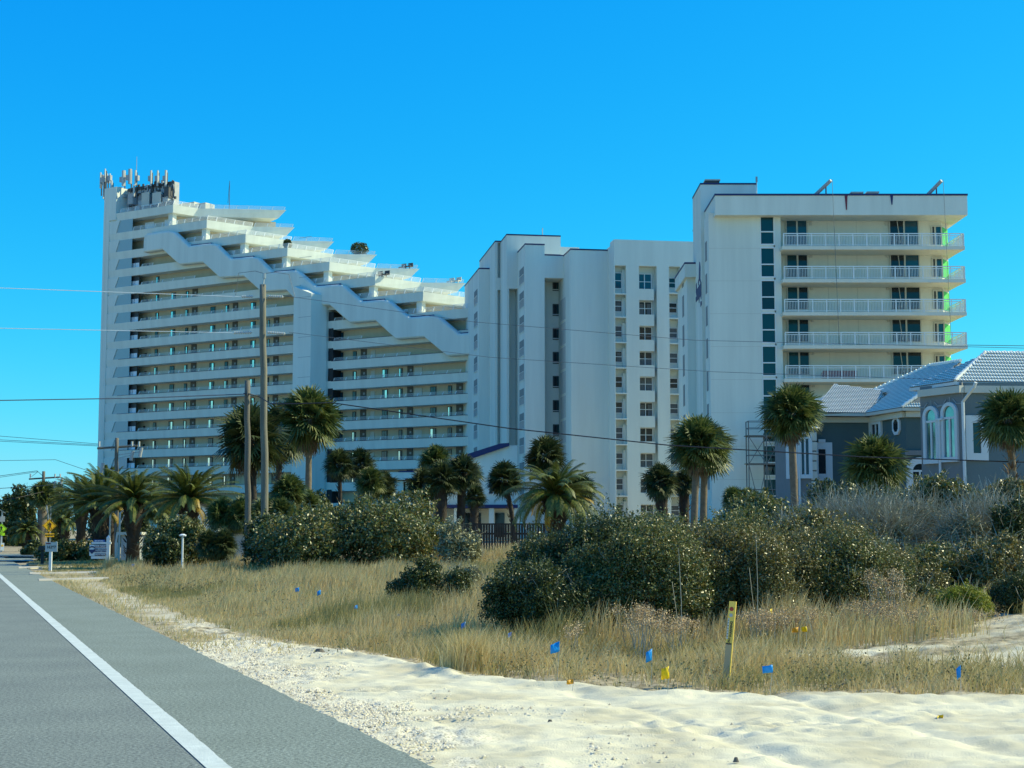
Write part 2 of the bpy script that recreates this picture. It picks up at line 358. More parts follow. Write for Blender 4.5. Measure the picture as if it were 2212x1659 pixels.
# pavement thickness under the ragged edge
# driveway kerbs crossing at about 60 m, lawn strip
M['concrete'] = mat('pale_concrete', (.50, .45, .34), .9, .15, 1, .3, 20)
M['lawn'] = mat('lawn', (.07, .10, .03), .95, .4, 2, col2=(.14, .12, .05))
def kerb(name, y0, y1, x0, x1, zz=.015):
    a, b2, c, d = G(x0, y1, zz), G(x1, y1 - 4, zz), G(x1, y0 - 4, zz), G(x0, y0, zz)
    mb = MB(); mb.prism([a - Vector((0, 0, .25)), b2 - Vector((0, 0, .25)), c - Vector((0, 0, .25)), d - Vector((0, 0, .25))], (0, 0, .25)); return tag(mb.build(name, M['concrete']), kind='structure')
kerb('driveway_kerb', 1236, 1240, 64, 290)
kerb('driveway_kerb', 1250, 1254, 84, 235)
kerb('driveway_kerb', 1224, 1227, 40, 160)
for (y0, y1, x0, x1) in ((1213, 1221, 62, 190),):
    mb = MB(); mb.face([G(x0, y1, .035), G(x1, y1, .035), G(x1, y0, .035), G(x0, y0, .035)]); tag(mb.build('lawn', M['lawn']), kind='structure')
for (y0, y1, x0, x1) in ((1196, 1202, -40, 78), (1206, 1212, -30, 74)):
    mb = MB(); mb.face([G(x0, y1, .03), G(x1, y1, .03), G(x1 - 8, y0, .03), G(x0, y0, .03)]); tag(mb.build('driveway', M['shoulder']), kind='structure')
# ================================================================ stepped apartment tower (left)
ZL, ZR = 232.0, 196.0
pL, pR = W(240, 900, ZL), W(1020, 900, ZR)
A = Frame((pL.x, pL.y), math.degrees(math.atan2(pR.y - pL.y, pR.x - pL.x)))
tower = thing('stepped_apartment_tower', 'tall white apartment tower whose terraces step down to the right behind a zigzag band', 'apartment building', (pL.x, pL.y, 0))
LV = [50.2, 47.1, 44.15] + [41.38 - 2.775 * k for k in range(15)]      # top of each parapet band
BH = 1.2
cxs = [364.2, 438.6, 524, 616, 708, 808, 912.6]
cs = [A.S(x) for x in cxs]
SEND = 84.0
while len(cs) < len(LV): cs.append(min(cs[-1] + (cs[6] - cs[5]), SEND))
S0 = A.S(222.5)                                                           # left end
tl = Vector((.75, .66, 0)); t3 = Vector((1, .09, 0)).normalized()
def l2(v): return v.dot(A.u), v.dot(A.n)
tls, tld = l2(tl.normalized()); t3s, t3d = l2(t3)
TY0, TY1 = A.S(631), A.S(702)                                             # stair tower
def outline(k):
    L1 = 4.3 if k == 0 else 7.9; L3 = 13.2 if k == 0 else 6.2
    c = (cs[k], 0.); p2 = (c[0] + tls * L1, tld * L1); p3 = (p2[0] + t3s * L3, p2[1] + t3d * L3)
    return c, p2, p3
terr = range(0, 8)
for k, z in enumerate(LV):
    mb = MB(); zb = z - BH
    if k < 8:
        c, p2, p3 = outline(k)
        top = [(S0 + .2, 0), c, p2, p3, (p3[0] - 9.5, p3[1] - 4), (p3[0] - 11, -20.), (S0 + .2, -20.)]
        bot = [(S0 + .2, -.18), (c[0] - .18, -.18), (p2[0] - .35, p2[1] - .12), (p3[0] - 1.3, p3[1] + .35), (p3[0] - 10.2, p3[1] - 4), (p3[0] - 11.4, -20.), (S0 + .2, -20.)]
        mb.loft([A.P(a, d, zb) for a, d in bot], [A.P(a, d, z) for a, d in top])
        mb.build('terrace_band', M['stucco'], tower)
    else:
        mb.loft([A.P(a, d, zb) for a, d in ((S0 + .2, -.18), (SEND, -.18), (SEND, -17), (S0 + .2, -17))], [A.P(a, d, z) for a, d in ((S0 + .2, 0), (SEND, 0), (SEND, -17), (S0 + .2, -17))])
        mb.build('floor_band', M['stucco'], tower)
        nb = MB(); A.box(nb, S0 + 3, TY0, .005, .03, z - .05, z); A.box(nb, TY1 + 1, SEND, .005, .03, z - .05, z); nb.build('dark_coping', M['navy'], tower)
# end wall, vertical strip with slanted openings
mb = MB(); A.box(mb, S0 - .9, S0 + .35, .06, -17.5, 0, LV[0]); 
mb.build('end_wall', M['stucco'], tower)
# inner walls, one per storey
rng = random.Random(3)
wins = []; doors = []
def storey_win(k, s, w, zb, zt, curtain, d=-1.85):
    f = MB(); A.box(f, s, s + w, d - .1, d + .06, zb, zt, 0)
    g = .09; mid = s + w * .5
    cur = rng.random()
    A.box(f, s + g, mid - .03, d, d + .075, zb + g, zt - g, 2 if (cur < .55) == (curtain > 0) else 1)
    A.box(f, mid + .03, s + w - g, d, d + .075, zb + g, zt - g, 1 if (cur < .55) == (curtain > 0) else (2 if cur < .8 else 1))
    return f
def sx(zx): return A.S((380 + zx / 2.458) / 1.8228, -1.85)                # measured along the lower crop
def sx2(zx): return A.S((1180 + zx / 2.765) / 1.8228, -1.85)
LW_ = [(550, 578, 'n'), (700, 742, 'w'), (842, 868, 'n'), (1085, 1130, 'w'), (1232, 1262, 'n'), (1478, 1524, 'w'), (1645, 1662, 'n')]
LD_ = [(905, 955), (1302, 1350), (1703, 1752)]
RW_ = [(412, 468, 'w'), (575, 612, 'n'), (897, 956, 'w'), (1078, 1116, 'n'), (1423, 1485, 'w'), (1614, 1655, 'n')]
RD_ = [(660, 722), (1170, 1232), (1706, 1776)]
RP_ = [(770, 815), (1250, 1330), (1790, 1870)]
nwin = 0; extra = MB()
for k in range(len(LV) - 1):
    z1 = LV[k] - BH; z0 = LV[k + 1] - BH                                  # from floor to soffit; the band hides the lower part
    mb = MB()
    if k < 8:
        c, p2, p3 = outline(k); e = c[0] - 1.9
        poly = [(S0 + 8.05, -1.9), (e, -1.9), (p2[0] - 1.9, p2[1] - .9), (p3[0] - 3.6, p3[1] - 1.7), (p3[0] - 10.5, p3[1] - 4), (p3[0] - 12, -16.5), (S0 + 8.05, -16.5)]
    else: poly = [(S0 + 8.05, -1.9), (SEND, -1.9), (SEND, -16.5), (S0 + 8.05, -16.5)]
    mb.prism([A.P(a, d, z0 - .01) for a, d in poly], (0, 0, z1 - z0 + .02))
    mb.build('corridor_wall', M['beige'], tower)
    # left corner: set-back bay, smoked glass, window panes painted white as reflected sky
    b = MB(); A.box(b, S0 + .3, S0 + 8.05, -2.2, -16, z0, z1, 0); A.box(b, S0 + 6.5, S0 + 6.85, -2.2, -2.1, z0 + 1.7, z0 + 2.1, 1); b.build('corner_bay_wall', [M['beige'], M['dark']], tower)
    zc = LV[k + 1]
    g = MB(); g.prism([A.P(A.S(241), -.12, zc), A.P(A.S(275), -.12, zc), A.P(A.S(275), -.12, z1), A.P(A.S(248.5), -.12, z1)], A.n * -.06); g.build('corner_glass', M['glassclear'], tower)
    g = MB(); g.prism([A.P(S0 + .3, -.02, zc - .02), A.P(A.S(240.6), -.02, zc - .02), A.P(A.S(248.1), -.02, z1 + .02), A.P(S0 + .3, -.02, z1 + .02)], A.n * -.5); g.build('corner_spandrel', M['stucco'], tower)
    if k >= 2:
        f = MB(); sa, sb = A.S(276, -.6), A.S(294, -.6); A.box(f, sa, sb, -.7, -.6, zc - .4, z1, 0); m_ = (sa + sb) / 2
        A.box(f, sa + .07, m_ - .05, -.62, -.55, zc - .3, z1 - .78, 1); A.box(f, m_ + .05, sb - .07, -.62, -.55, zc - .3, z1 - .78, 1); f.build('corner_window', [M['bronze'], M['curtain']], tower)  # panes take the curtain white as painted sky reflection
    if k <= 6:                                                           # terraces above the zigzag: column, door, small window, lamp
        s_ = cs[k] - .9; f = MB(); A.box(f, s_ - .55, s_ + .35, -.5, -1.3, z0, z1); f.build('column', M['stucco'], tower)
        if k >= 1:
            o = cs[k] - 11.3
            for (a, w_, m_, h_) in ((o + .2, 1.9, M['dark'], z1 - .25), (o + 3.2, 1.5, M['glass'], z1 - .65)):
                f = MB(); A.box(f, a, a + w_, -2.0, -1.82, z0 + .3, h_); f.build('terrace_door', m_, tower)
            f = MB(); A.box(f, o + 7.0, o + 7.35, -1.9, -1.72, z1 - 1.0, z1 - .6); f.build('wall_lamp', M['wframe'], tower)
        else:
            for a in (A.S(284), A.S(327), ):
                f = MB(); A.box(f, a, a + 1.9, -1.9, -1.82, z0 + .3, z1 - .45); f.build('terrace_door', M['curtain'], tower)
    # windows and doors along the corridor, where the zigzag leaves them in view
    lim = 1e9 if k >= 8 else {0: S0, 1: S0, 2: S0 + 5, 3: A.S(292 + 26), 4: A.S(400), 5: A.S(490), 6: A.S(575), 7: A.S(640)}[k]
    limR = {5: 0, 6: 0, 7: A.S(735), 8: A.S(802), 9: A.S(895), 10: A.S(985)}.get(k, 0 if k < 5 else 1e9)
    lim = {3: A.S(322), 4: A.S(440), 5: A.S(530), 6: A.S(606), 7: A.S(640)}.get(k, S0 if k < 3 else 1e9)
    for lst, fx, ok in ((LW_, sx, lambda s: s < lim), (RW_, sx2, lambda s: s < limR)):
        for a, b2, t in lst:
            sa, sb = fx(a), fx(b2)
            if not ok(sb): continue
            if k > 14: continue
            zt = z1 - .22; zb = z1 - .22 - (1.35 if t == 'w' else 1.35)
            f = storey_win(k, sa, sb - sa, zb, zt, 1)
            nwin += 1
            if nwin <= 100: f.build('window', [M['bronze'], M['glassblue'], M['skyglass']], tower)
            else:
                off = len(extra.v); extra.v += f.v; extra.f += [tuple(i + off for i in q) for q in f.f]; extra.m += f.m
    for lst, fx, ok in ((LD_, sx, lambda s: s < lim), (RD_, sx2, lambda s: s < limR)):
        for a, b2 in lst:
            sa, sb = fx(a), fx(b2)
            if ok(sb) and k <= 14:
                f = MB(); A.box(f, sa, sb, -2.0, -1.8, z0, z1, 0); A.box(f, sa + (sb - sa) * .5, sa + (sb - sa) * .5 + .3, -1.8, -1.76, z1 - .75, z1 - .45, 1); f.build('door_recess', [M['doorbrown'], M['grey']], tower)
    for a, b2 in RP_:
        sa, sb = sx2(a), sx2(b2)
        if sb < limR and k <= 14: f = MB(); A.box(f, sa, sb, -1.9, -1.83, z1 - 1.3, z1 - .3); f.build('access_panel', M['fascia'], tower)
if extra.v: tag(extra.build('windows', [M['bronze'], M['glassblue'], M['skyglass']], tower), kind='stuff')
# railings: sloping posts and three rails
def rail_run(mb, a, b, h=.62, step=1.5, lean=None, rails=4, r=.026):
    a, b = Vector(a), Vector(b); d = b - a; n = max(1, int(d.length / step)); lean = lean if lean is not None else d.normalized() * .22
    for i in range(n + 1):
        p = a + d * i / n; mb.bar(p, p + Vector((0, 0, h)) + lean, .075)
    for j in range(rails): 
        z = h * (j + 1) / rails; mb.bar(a + Vector((0, 0, z)) + lean * z / h, b + Vector((0, 0, z)) + lean * z / h, r * 1.7)
for k, z in enumerate(LV[:15]):
    mb = MB()
    if k < 8:
        c, p2, p3 = outline(k); st = [A.S(245), A.S(262), A.S(530), A.S(616), A.S(706), A.S(785), A.S(862), A.S(955)][k] if k else A.S(248)
        st = {0: A.S(247), 1: A.S(276), 2: A.S(392), 3: A.S(478), 4: A.S(566), 5: A.S(658), 6: A.S(752), 7: A.S(848)}[k]
        rail_run(mb, A.P(st, -.15, z), A.P(c[0] - .15, -.15, z)); rail_run(mb, A.P(c[0] - .15, -.15, z), A.P(p2[0] - .3, p2[1], z), .65, 1.3); rail_run(mb, A.P(p2[0] - .1, p2[1] - .3, z), A.P(p3[0] - .9, p3[1] - .4, z), .65, 1.6)
    mb.build('terrace_railing', M['rail'], tower) if k < 8 else None
    if k >= 3:
        mb = MB(); e = {3: 322, 4: 414, 5: 500, 6: 592}.get(k); e = A.S(e - 4) if e else TY0
        rail_run(mb, A.P(A.S(295), -.3, z), A.P(e, -.3, z), .42, 2.0, rails=3, r=.017)
        e2 = {7: 735, 8: 775, 9: 880, 10: 990}.get(k); e2 = A.S(e2) if e2 else (SEND if k > 10 else None)
        if e2: rail_run(mb, A.P(A.S(716), -.3, z), A.P(e2, -.3, z), .42, 2.0, rails=3, r=.017)
        mb.build('corridor_railing', M['rail'], tower)
# zigzag band in front of the corridors
def c1(x, y): return ((380 + x / 2.765) / 1.8228, (580 + y / 2.765) / 1.8228)
def c2(x, y): return ((1080 + x / 2.765) / 1.8228, (760 + y / 2.765) / 1.8228)
def c4(x, y): return ((1180 + x / 2.765) / 1.8228, (1180 + y / 2.765) / 1.8228)
up1 = [c1(516, 985), c1(524, 955), c1(548, 938), c1(760, 908), c1(835, 915), c1(1002, 1070), c1(1230, 1045), c1(1290, 1050), c1(1455, 1210), c1(1690, 1188), c1(1750, 1200), c1(1905, 1357), c2(195, 838), c2(245, 845), c2(440, 1012), c2(690, 994), c2(745, 1003), c2(940, 1178), c2(1185, 1160), c2(1240, 1172), c2(1460, 1352), c2(1720, 1332), c2(1780, 1345), c2(2000, 1530), c2(2300, 1508)]
lo1 = [c1(516, 1142), c1(715, 1112), c1(900, 1278), c1(1155, 1252), c1(1340, 1420), c1(1600, 1403), c1(1790, 1570), c2(125, 1057), c2(200, 1132), c2(520, 1220), c2(600, 1220), c2(820, 1412), c2(1100, 1390), c2(1320, 1590), c4(1350, 405), c4(1600, 612), c4(2000, 585)]
DB = 1.0
def pz(p, d): s, z = A.hit(p[0], p[1], d); return s, z
U = [pz(p, DB) for p in up1]; Lo = [pz(p, DB) for p in lo1]
# extend to the right so it ends behind the neighbour, not in view
mb = MB()
def interp(poly, s):
    for (a, za), (b, zb) in zip(poly, poly[1:]):
        if a <= s <= b: return za + (zb - za) * (s - a) / (b - a)
    return poly[-1][1] if s > poly[-1][0] else poly[0][1]
ss = sorted(set([round(p[0], 3) for p in U + Lo])); ss = [s for s in ss if s >= U[0][0]]
smax = min(U[-1][0], Lo[-1][0]); ss = [s for s in ss if s <= smax]
def section(s):
    zt, zb = interp(U, s), interp(Lo, s)
    return [A.P(s, .02, zb), A.P(s, DB - .15, zb), A.P(s, DB, zb + .15), A.P(s, DB, zt - .35), A.P(s, DB - .06, zt - .12), A.P(s, DB - .2, zt), A.P(s, .02, zt)]
for a, b in zip(ss, ss[1:]):
    mb.loft(section(a), section(b), cap=(a == ss[0] or b == ss[-1]))
mb.build('zigzag_band', M['stucco'], tower)
# thin dark copings where the zigzag meets the band above
mb = MB()
for (a, b) in ((c1(1010, 1068), c1(1240, 1043)), (c1(1460, 1209), c1(1700, 1186)), (c1(1905, 1357), c2(205, 836)), (c2(440, 1012), c2(710, 990)), (c2(940, 1175), c2(1190, 1157)), (c2(1460, 1350), c2(1725, 1330)), (c2(2000, 1530), c2(2150, 1515))):
    (s0, z0), (s1, z1) = pz(a, .4), pz(b, .4); mb.bar(A.P(s0, .12, z0 + .02), A.P(s1, .12, z1 + .02), .16)
for (a, b) in ((c2(1060 - 230, 1110), c2(940, 1175)), (c2(1345, 1275), c2(1460, 1350)), (c2(1880, 1450), c2(2000, 1530))):
    (s0, z0), (s1, z1) = pz(a, .3), pz(b, .3); mb.bar(A.P(s0, .12, z0), A.P(s1, .12, z1), .14)
mb.build('zigzag_coping', M['navy'], tower)
# stair tower
a0, a1, a2 = A.S(631, 2.4), A.S(669, 2.4), A.S(702.6, .3)
zt = A.hit(650, 617, 2.4)[1]; zc = A.hit(669, 634, 2.4)[1]
mb = MB(); base = [(a0, .05), (a0, 2.4), (a1, 2.4), (a2, .3), (a2, -2.2), (a0, -2.2)]
hs = [zt + .6, zt, zc, zc - .1, zt + .5, zt + .6]
mb.loft([A.P(s, d, 0) for s, d in base], [A.P(s, d, h) for (s, d), h in zip(base, hs)]); 
mb.build('stair_tower', M['stucco'], tower)
mb = MB()
for j in range(15):
    z = 3 + 2.775 * j; A.box(mb, a0 + .9, a1 - .02, 2.395, 2.41, z, z + .05)
mb.build('control_joint', M['grey'], tower)
mb = MB(); A.box(mb, a2 + .05, a2 + .9, -2.2, -.15, 0, LV[6] - 1.5); mb.build('painted_recess_shadow', M['dark'], tower)  # solid dark box, painted shade of the recess by the stair tower
# penthouse plant room and screens
def pc(x, y): return ((380 + x / 6.9125) / 1.8228, (640 + y / 6.9125) / 1.8228)
zp = A.hit(*pc(1100, 690), -2.2)[1]
mb = MB(); A.box(mb, S0 - .7, A.S(pc(1990, 0)[0], -2.2), -2.2, -3.2, LV[0] - .2, zp); mb.build('plant_room', M['equip'], tower)
mb = MB(); A.box(mb, S0 + 2, A.S(pc(1990, 0)[0], -2.2), -2.15, -2.05, zp - .4, zp + .08); mb.build('plant_room_coping', M['equipdark'], tower)
mb = MB(); A.box(mb, S0 - .9, S0 + 1.75, .04, -2.3, LV[0] - 1, A.hit(*pc(300, 700), 0)[1]); mb.build('end_parapet', M['stucco'], tower)
mb = MB(); rk2 = random.Random(12)
for i in range(70):
    s = S0 + 2.2 + 10 * rk2.random(); z = LV[0] + .3 + (zp - LV[0] - .2) * rk2.random() ** .6; w_ = .12 + .35 * rk2.random(); h_ = .15 + .5 * rk2.random(); A.box(mb, s, s + w_, -2.16, -2.0 + .1 * rk2.random(), z, z + h_, rk2.choice([0, 0, 1]))
for i in range(26):
    s = S0 + 2 + 10 * rk2.random(); z = LV[0] + .2 + 1.5 * rk2.random(); mb.tube([A.P(s, -2.05, zp + .1), A.P(s + rk2.uniform(-.4, .4), -2.0, (z + zp) / 2), A.P(s + rk2.uniform(-.8, .8), -2.05, z)], .045, 5)
mb.build('cable_and_box_clutter', [M['equipdark'], M['equip']], tower)
# roof plant
def on_roof(name, label, cat, x, y0, y1, d, build, group=None):
    s, zb = A.hit(x, y1, d); z1 = A.hit(x, y0, d)[1]
    t = thing(name, label, cat, A.P(s, d, zb), group); build(t, s, d, zb, z1); return t
def screen(x0, x1, y0, y1, lab):
    (xa, ya), (xb, yb) = pc(x0, y0), pc(x1, y1); sa, za = A.hit(xa, ya, -.9); sb, zb = A.hit(xb, yb, -.9)
    mb = MB(); A.box(mb, sa, sb, -.9, -1.02, zb, za, 0); A.box(mb, sa + .1, sa + .22, -1.02, -1.6, zb, za - .3, 1); A.box(mb, sb - .22, sb - .1, -1.02, -1.6, zb, za - .3, 1)
    o = mb.build('equipment_screen', [M['fascia'], M['steel']]); tag(o, lab, 'screen', 'flat screens in front of the plant room')
screen(1225, 1425, 830, 1175, 'pale flat panel in front of the plant room, nearer its middle')
screen(1520, 1740, 830, 1120, 'pale flat panel in front of the plant room, nearer the lit corner')
# panel antennas (x, top, bottom, width px, kind)
ants = [(110, 270, 700, 32, 'flush at the far left edge, tall grey'), (235, 170, 520, 28, 'tallest of the left corner cluster'), (165, 330, 620, 30, 'behind the far left tall one'), (290, 300, 560, 26, 'with stacked arms in the left cluster'), (365, 300, 560, 26, 'at the right of the left cluster'),
        (412, 490, 890, 60, 'mounted low on the wall near the left corner'), (745, 220, 640, 95, 'broadest pale one'), (920, 178, 580, 95, 'dark meshed one beside the broadest'), (1065, 210, 620, 45, 'with a pale box at its right'), (1020, 605, 920, 45, 'hung below the coping'),
        (1485, 215, 640, 45, 'third from the lit corner'), (1665, 215, 640, 40, 'second from the lit corner'), (1890, 210, 640, 55, 'nearest the lit corner'), (195, 350, 980, 24, 'hanging down past the left edge of the roof')]
for i, (x, y0, y1, w, lab) in enumerate(ants):
    xx, ya = pc(x, y0); _, yb = pc(x, y1); d = -1.6 if i not in (5, 9) else -.2
    s, za = A.hit(xx, ya, d); zb = A.hit(xx, yb, d)[1]; ww = w / 6.9125 / 1.8228 / F * 230
    t = thing('panel_antenna', 'roof mobile phone antenna, ' + lab, 'antenna', A.P(s, d, zb), 'panel antennas around the plant room')
    mb = MB(); mb.prism([A.P(s - ww / 2, d, zb), A.P(s - ww / 3, d + ww * .45, zb), A.P(s + ww / 3, d + ww * .45, zb), A.P(s + ww / 2, d, zb), A.P(s + ww / 2, d - .12, zb), A.P(s - ww / 2, d - .12, zb)], (0, 0, za - zb))
    mb.build('panel', M['antwhite'] if i not in (3, 7) else M['equip'], t)
    mb = MB(); mb.tube([A.P(s, d - .3, min(zb - .2, zp - .4)), A.P(s, d - .3, za - .3)], .10, 6); mb.bar(A.P(s, d - .3, za - .6), A.P(s, d - .1, za - .6), .08); mb.bar(A.P(s, d - .3, zb + .3), A.P(s, d - .1, zb + .3), .08); mb.build('mast', M['equipdark'], t)
    if i in (7, 8, 10, 11, 12, 2, 4, 6):
        mb = MB(); off = ww * .9 if i in (8,) else -ww * 1.1; zz = zb + (za - zb) * (.35 if i > 9 else .3); A.box(mb, s + off - .32, s + off + .32, d - .35, d + .05, zz, zz + .8); mb.bar(A.P(s + off, d - .2, zz - .05), A.P(s, d - .25, zz - .5), .05); mb.build('radio_unit', M['equip'], t)
for (x, y0, y1, lab) in (((1097, -160, 620, 'tall thin lightning rod rising from the antenna cluster')), (1330, 635, 700, 'short stub vent on the plant room coping')):
    xx, ya = pc(x, y0); yb = pc(x, y1)[1]; s, za = A.hit(xx, ya, -2); zb = A.hit(xx, yb, -2)[1]
    mb = MB(); mb.tube([A.P(s, -2, zb), A.P(s, -2, za)], .07, 6, r2=.03); mb.tube([A.P(s, -2, zb), A.P(s, -2, zb + .3)], .14, 6); tag(mb.build('roof_rod', M['equip'], loc=A.P(s, -2, zb)), lab, 'mast')
# small equipment boxes on the roof edge
for (x0, x1, y0, y1, m, lab) in ((850, 985, 860, 1120, 'equip', 'tall grey cabinet behind the roof rail'), (675, 735, 870, 940, 'antwhite', 'small white box high on a bracket'), (1140, 1225, 1050, 1160, 'equip', 'low pale cabinet beside the flat panel'), (640, 670, 950, 1090, 'antwhite', 'narrow lit white conduit box'), (460, 620, 700, 1010, 'equip', 'wide grey cabinet against the plant room'), (1790, 1940, 960, 1050, 'equip', 'low grey cabinet at the roof corner'), (1840, 1960, 690, 950, 'equipdark', 'dark ribbed cabinet at the lit corner')):
    (xa, ya), (xb, yb) = pc(x0, y0), pc(x1, y1); sa, za = A.hit(xa, ya, -1.2); sb, zb = A.hit(xb, yb, -1.2)
    mb = MB(); A.box(mb, sa, sb, -1.2, -2.0, zb, za); A.box(mb, sa - .04, sb + .04, -1.15, -2.05, za, za + .06); A.box(mb, sa + .05, sb - .05, -1.19, -1.17, zb + .1, za - .1)
    tag(mb.build('equipment_cabinet', M[m], loc=A.P(sa, -1.2, zb)), lab, 'cabinet', 'equipment cabinets on the tower roof')
s, zb = A.hit(*c1(900, 575), -6); mb = MB(); A.box(mb, s, s + 3.2, -6, -8, LV[0], LV[0] + 1.7); A.box(mb, s + 3.4, s + 5.6, -6, -8, LV[0], LV[0] + 1.3); tag(mb.build('roof_unit', M['fascia'], loc=A.P(s, -6, LV[0])), 'pale rooftop unit behind the lit corner railing', 'roof unit')
s, zb = A.hit(*c1(1445, 640), -9); z1 = A.hit(*c1(1437, 370), -9)[1]; mb = MB(); mb.tube([A.P(s, -9, LV[0]), A.P(s, -9, z1)], .06, 6, r2=.03); mb.bar(A.P(s - .3, -9, LV[0] + 1.5), A.P(s, -9, LV[0] + 5), .05); tag(mb.build('whip_antenna', M['equipdark'], loc=A.P(s, -9, LV[0])), 'thin whip antenna standing alone on the top terrace', 'antenna')
# ================================================================ middle white block
M['pale_recess_shade'] = mat('pale_painted_recess_shade', (.50, .52, .49), .9, .1, 1)  # lighter painted shade for the openings on one fin side
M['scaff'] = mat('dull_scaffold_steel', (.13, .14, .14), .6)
M['recess'] = mat('painted_recess_shade', (.24, .26, .25), .9, .1, 1)  # flat dark tone painted as the shade inside recessed openings
def c5(x, y): return (998.5 + x * .22321, 482.8 + y * .22321)
def c5b(x, y): return ((1850 + x / 2.458) / 1.8228, (1450 + y / 2.458) / 1.8228)
p0 = W(1324.4, 900, 167)
mid = thing('sawtooth_apartment_block', 'white windowed apartment block with sawtooth vertical fins between the stepped tower and the balconied block', 'apartment building', (p0.x, p0.y, 0))
def block(x, y, Z, xr, back, name='wall_fin', ang=9, navy=True, base=0, cuts=()):
    p = W(x, 900, Z); f = Frame((p.x, p.y), ang); sr = f.S(xr); zt = f.hit(x, y)[1]
    mb = MB(); DC = (.6 if len(cuts) > 1 else 1.6) if cuts else 0; f.box(mb, 0, sr, -DC, -back, base, zt)
    if cuts:                                                   # front skin of piers and lintels round the deep recesses
        (ca, cb_) = cuts[0][0]; sa_, sb_ = max(.28, f.S(c5(ca, 0)[0])), min(sr - .05, f.S(c5(cb_, 0)[0])); f.box(mb, 0, sa_, 0, -DC, base, zt); f.box(mb, sb_, sr, 0, -DC, base, zt); cur_ = zt
        for _, ya, yb in cuts:
            za_ = f.hit(*c5((ca + cb_) / 2, ya))[1]; f.box(mb, sa_, sb_, -.002, -DC, za_, cur_ - .001); cur_ = max(base, f.hit(*c5((ca + cb_) / 2, yb))[1])
    o = mb.build(name, M['stuccoB'], mid)
    if navy:
        nb = MB(); f.box(nb, -.04, sr + .02, .04, -.1, zt + .003, zt + .16); f.box(nb, -.04, .1, -.1, -back, zt + .003, zt + .16); nb.build('roof_coping', M['navy'], mid)
    return f, sr, zt
FH = 2.8
f1, r1, z1b = block(1034.2, 581, 186, 1062, 14)
f2, r2, z2b = block(1069.5, 522.5, 181.5, 1092, 14, cuts=[((318, 368), 185, 525), ((318, 368), 643, 4000)])
f3, r3, z3b = block(1094.5, 508, 177, 1212, 16, cuts=[((432, 540), 630, 4000)])
f4, r4, z4b = block(1134.7, 528.6, 172, 1177, 16)
f5, r5, z5b = block(1177, 552.5, 175.5, 1240, 14, name='recess_wall')
f6, r6, z6b = block(1234, 539.7, 168.5, 1326, 16)
f7, r7, z7b = block(1324.4, 520.7, 167, 1530, 1.0, name='main_wall_back', navy=False)
fb = MB(); pr = W(1203, 900, 178); fr = Frame((pr.x, pr.y), 9); fr.box(fb, 0, fr.S(1253), 0, -6, 20, fr.hit(1203, 533)[1]); fb.build('stair_head', M['stuccoB'], mid)
# dark tall slots and the notch beside the fins
for f, xa, xb, ya, yb in ((f2, *[c5(v, 0)[0] for v in (318, 366)], 643 / 1, 3000), (f3, *[c5(v, 0)[0] for v in (434, 538)], 630, 3000)):
    pass
def slot(f, xa, xb, ztop, zbot, depth=.5, side=False):
    sa, sb = f.S(xa, .02), f.S(xb, .02); mb = MB(); f.box(mb, sa, sb, .0, .02, zbot, ztop)
    mb.build('tall_recess', M['stuccoB'], mid)
# openings on the left-facing sides of the fins: flat panel painted as recess shade, frame, small rail
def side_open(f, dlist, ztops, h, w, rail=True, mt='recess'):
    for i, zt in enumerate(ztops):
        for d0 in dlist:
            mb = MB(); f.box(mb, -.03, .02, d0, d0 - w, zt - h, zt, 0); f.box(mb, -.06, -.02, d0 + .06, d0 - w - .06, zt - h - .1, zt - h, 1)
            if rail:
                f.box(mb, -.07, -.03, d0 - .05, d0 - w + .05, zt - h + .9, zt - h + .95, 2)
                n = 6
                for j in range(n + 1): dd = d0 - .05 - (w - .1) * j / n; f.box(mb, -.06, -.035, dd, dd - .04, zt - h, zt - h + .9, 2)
            mb.build('side_balcony_and_painted_shade', [M[mt], M['stuccoB'], M['rail']], mid)
def ztop_side(f, x, y, d):
    r = ray(x, y); k = (f.O + f.n * d).y / r.y; return CAMZ + r.z * k
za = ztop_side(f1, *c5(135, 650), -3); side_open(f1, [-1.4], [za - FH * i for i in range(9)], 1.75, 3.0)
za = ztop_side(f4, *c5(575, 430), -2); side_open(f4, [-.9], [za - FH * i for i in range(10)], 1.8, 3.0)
za = ztop_side(f6, *c5(990, 725), -3.5); side_open(f6, [-3.1], [za - FH * i + .1 for i in range(8)], 2.5, 3.0, rail=False, mt='pale_recess_shade')
mb = MB(); zs = [za - FH * i + .1 for i in range(8)]
# tall recesses of fins f2 / f3
mb = MB(); zt = ztop_side(f3, *c5(480, 630), 0); f3.box(mb, .35, f3.S(c5(538, 0)[0]), .02, .005, 0, zt); 
pass
mb = MB(); zt2 = ztop_side(f2, *c5(340, 185), 0); zb2 = ztop_side(f2, *c5(340, 520), 0); f2.box(mb, .1, f2.S(c5(366, 0)[0]), .02, .005, zb2, zt2 - .2, 0); zt3 = ztop_side(f2, *c5(340, 645), 0); f2.box(mb, .1, f2.S(c5(366, 0)[0]), .02, .005, 0, zt3, 0)
f2.box(mb, .0, f2.S(c5(368, 0)[0]), .18, .005, zb2 - .2, zb2, 1); pass
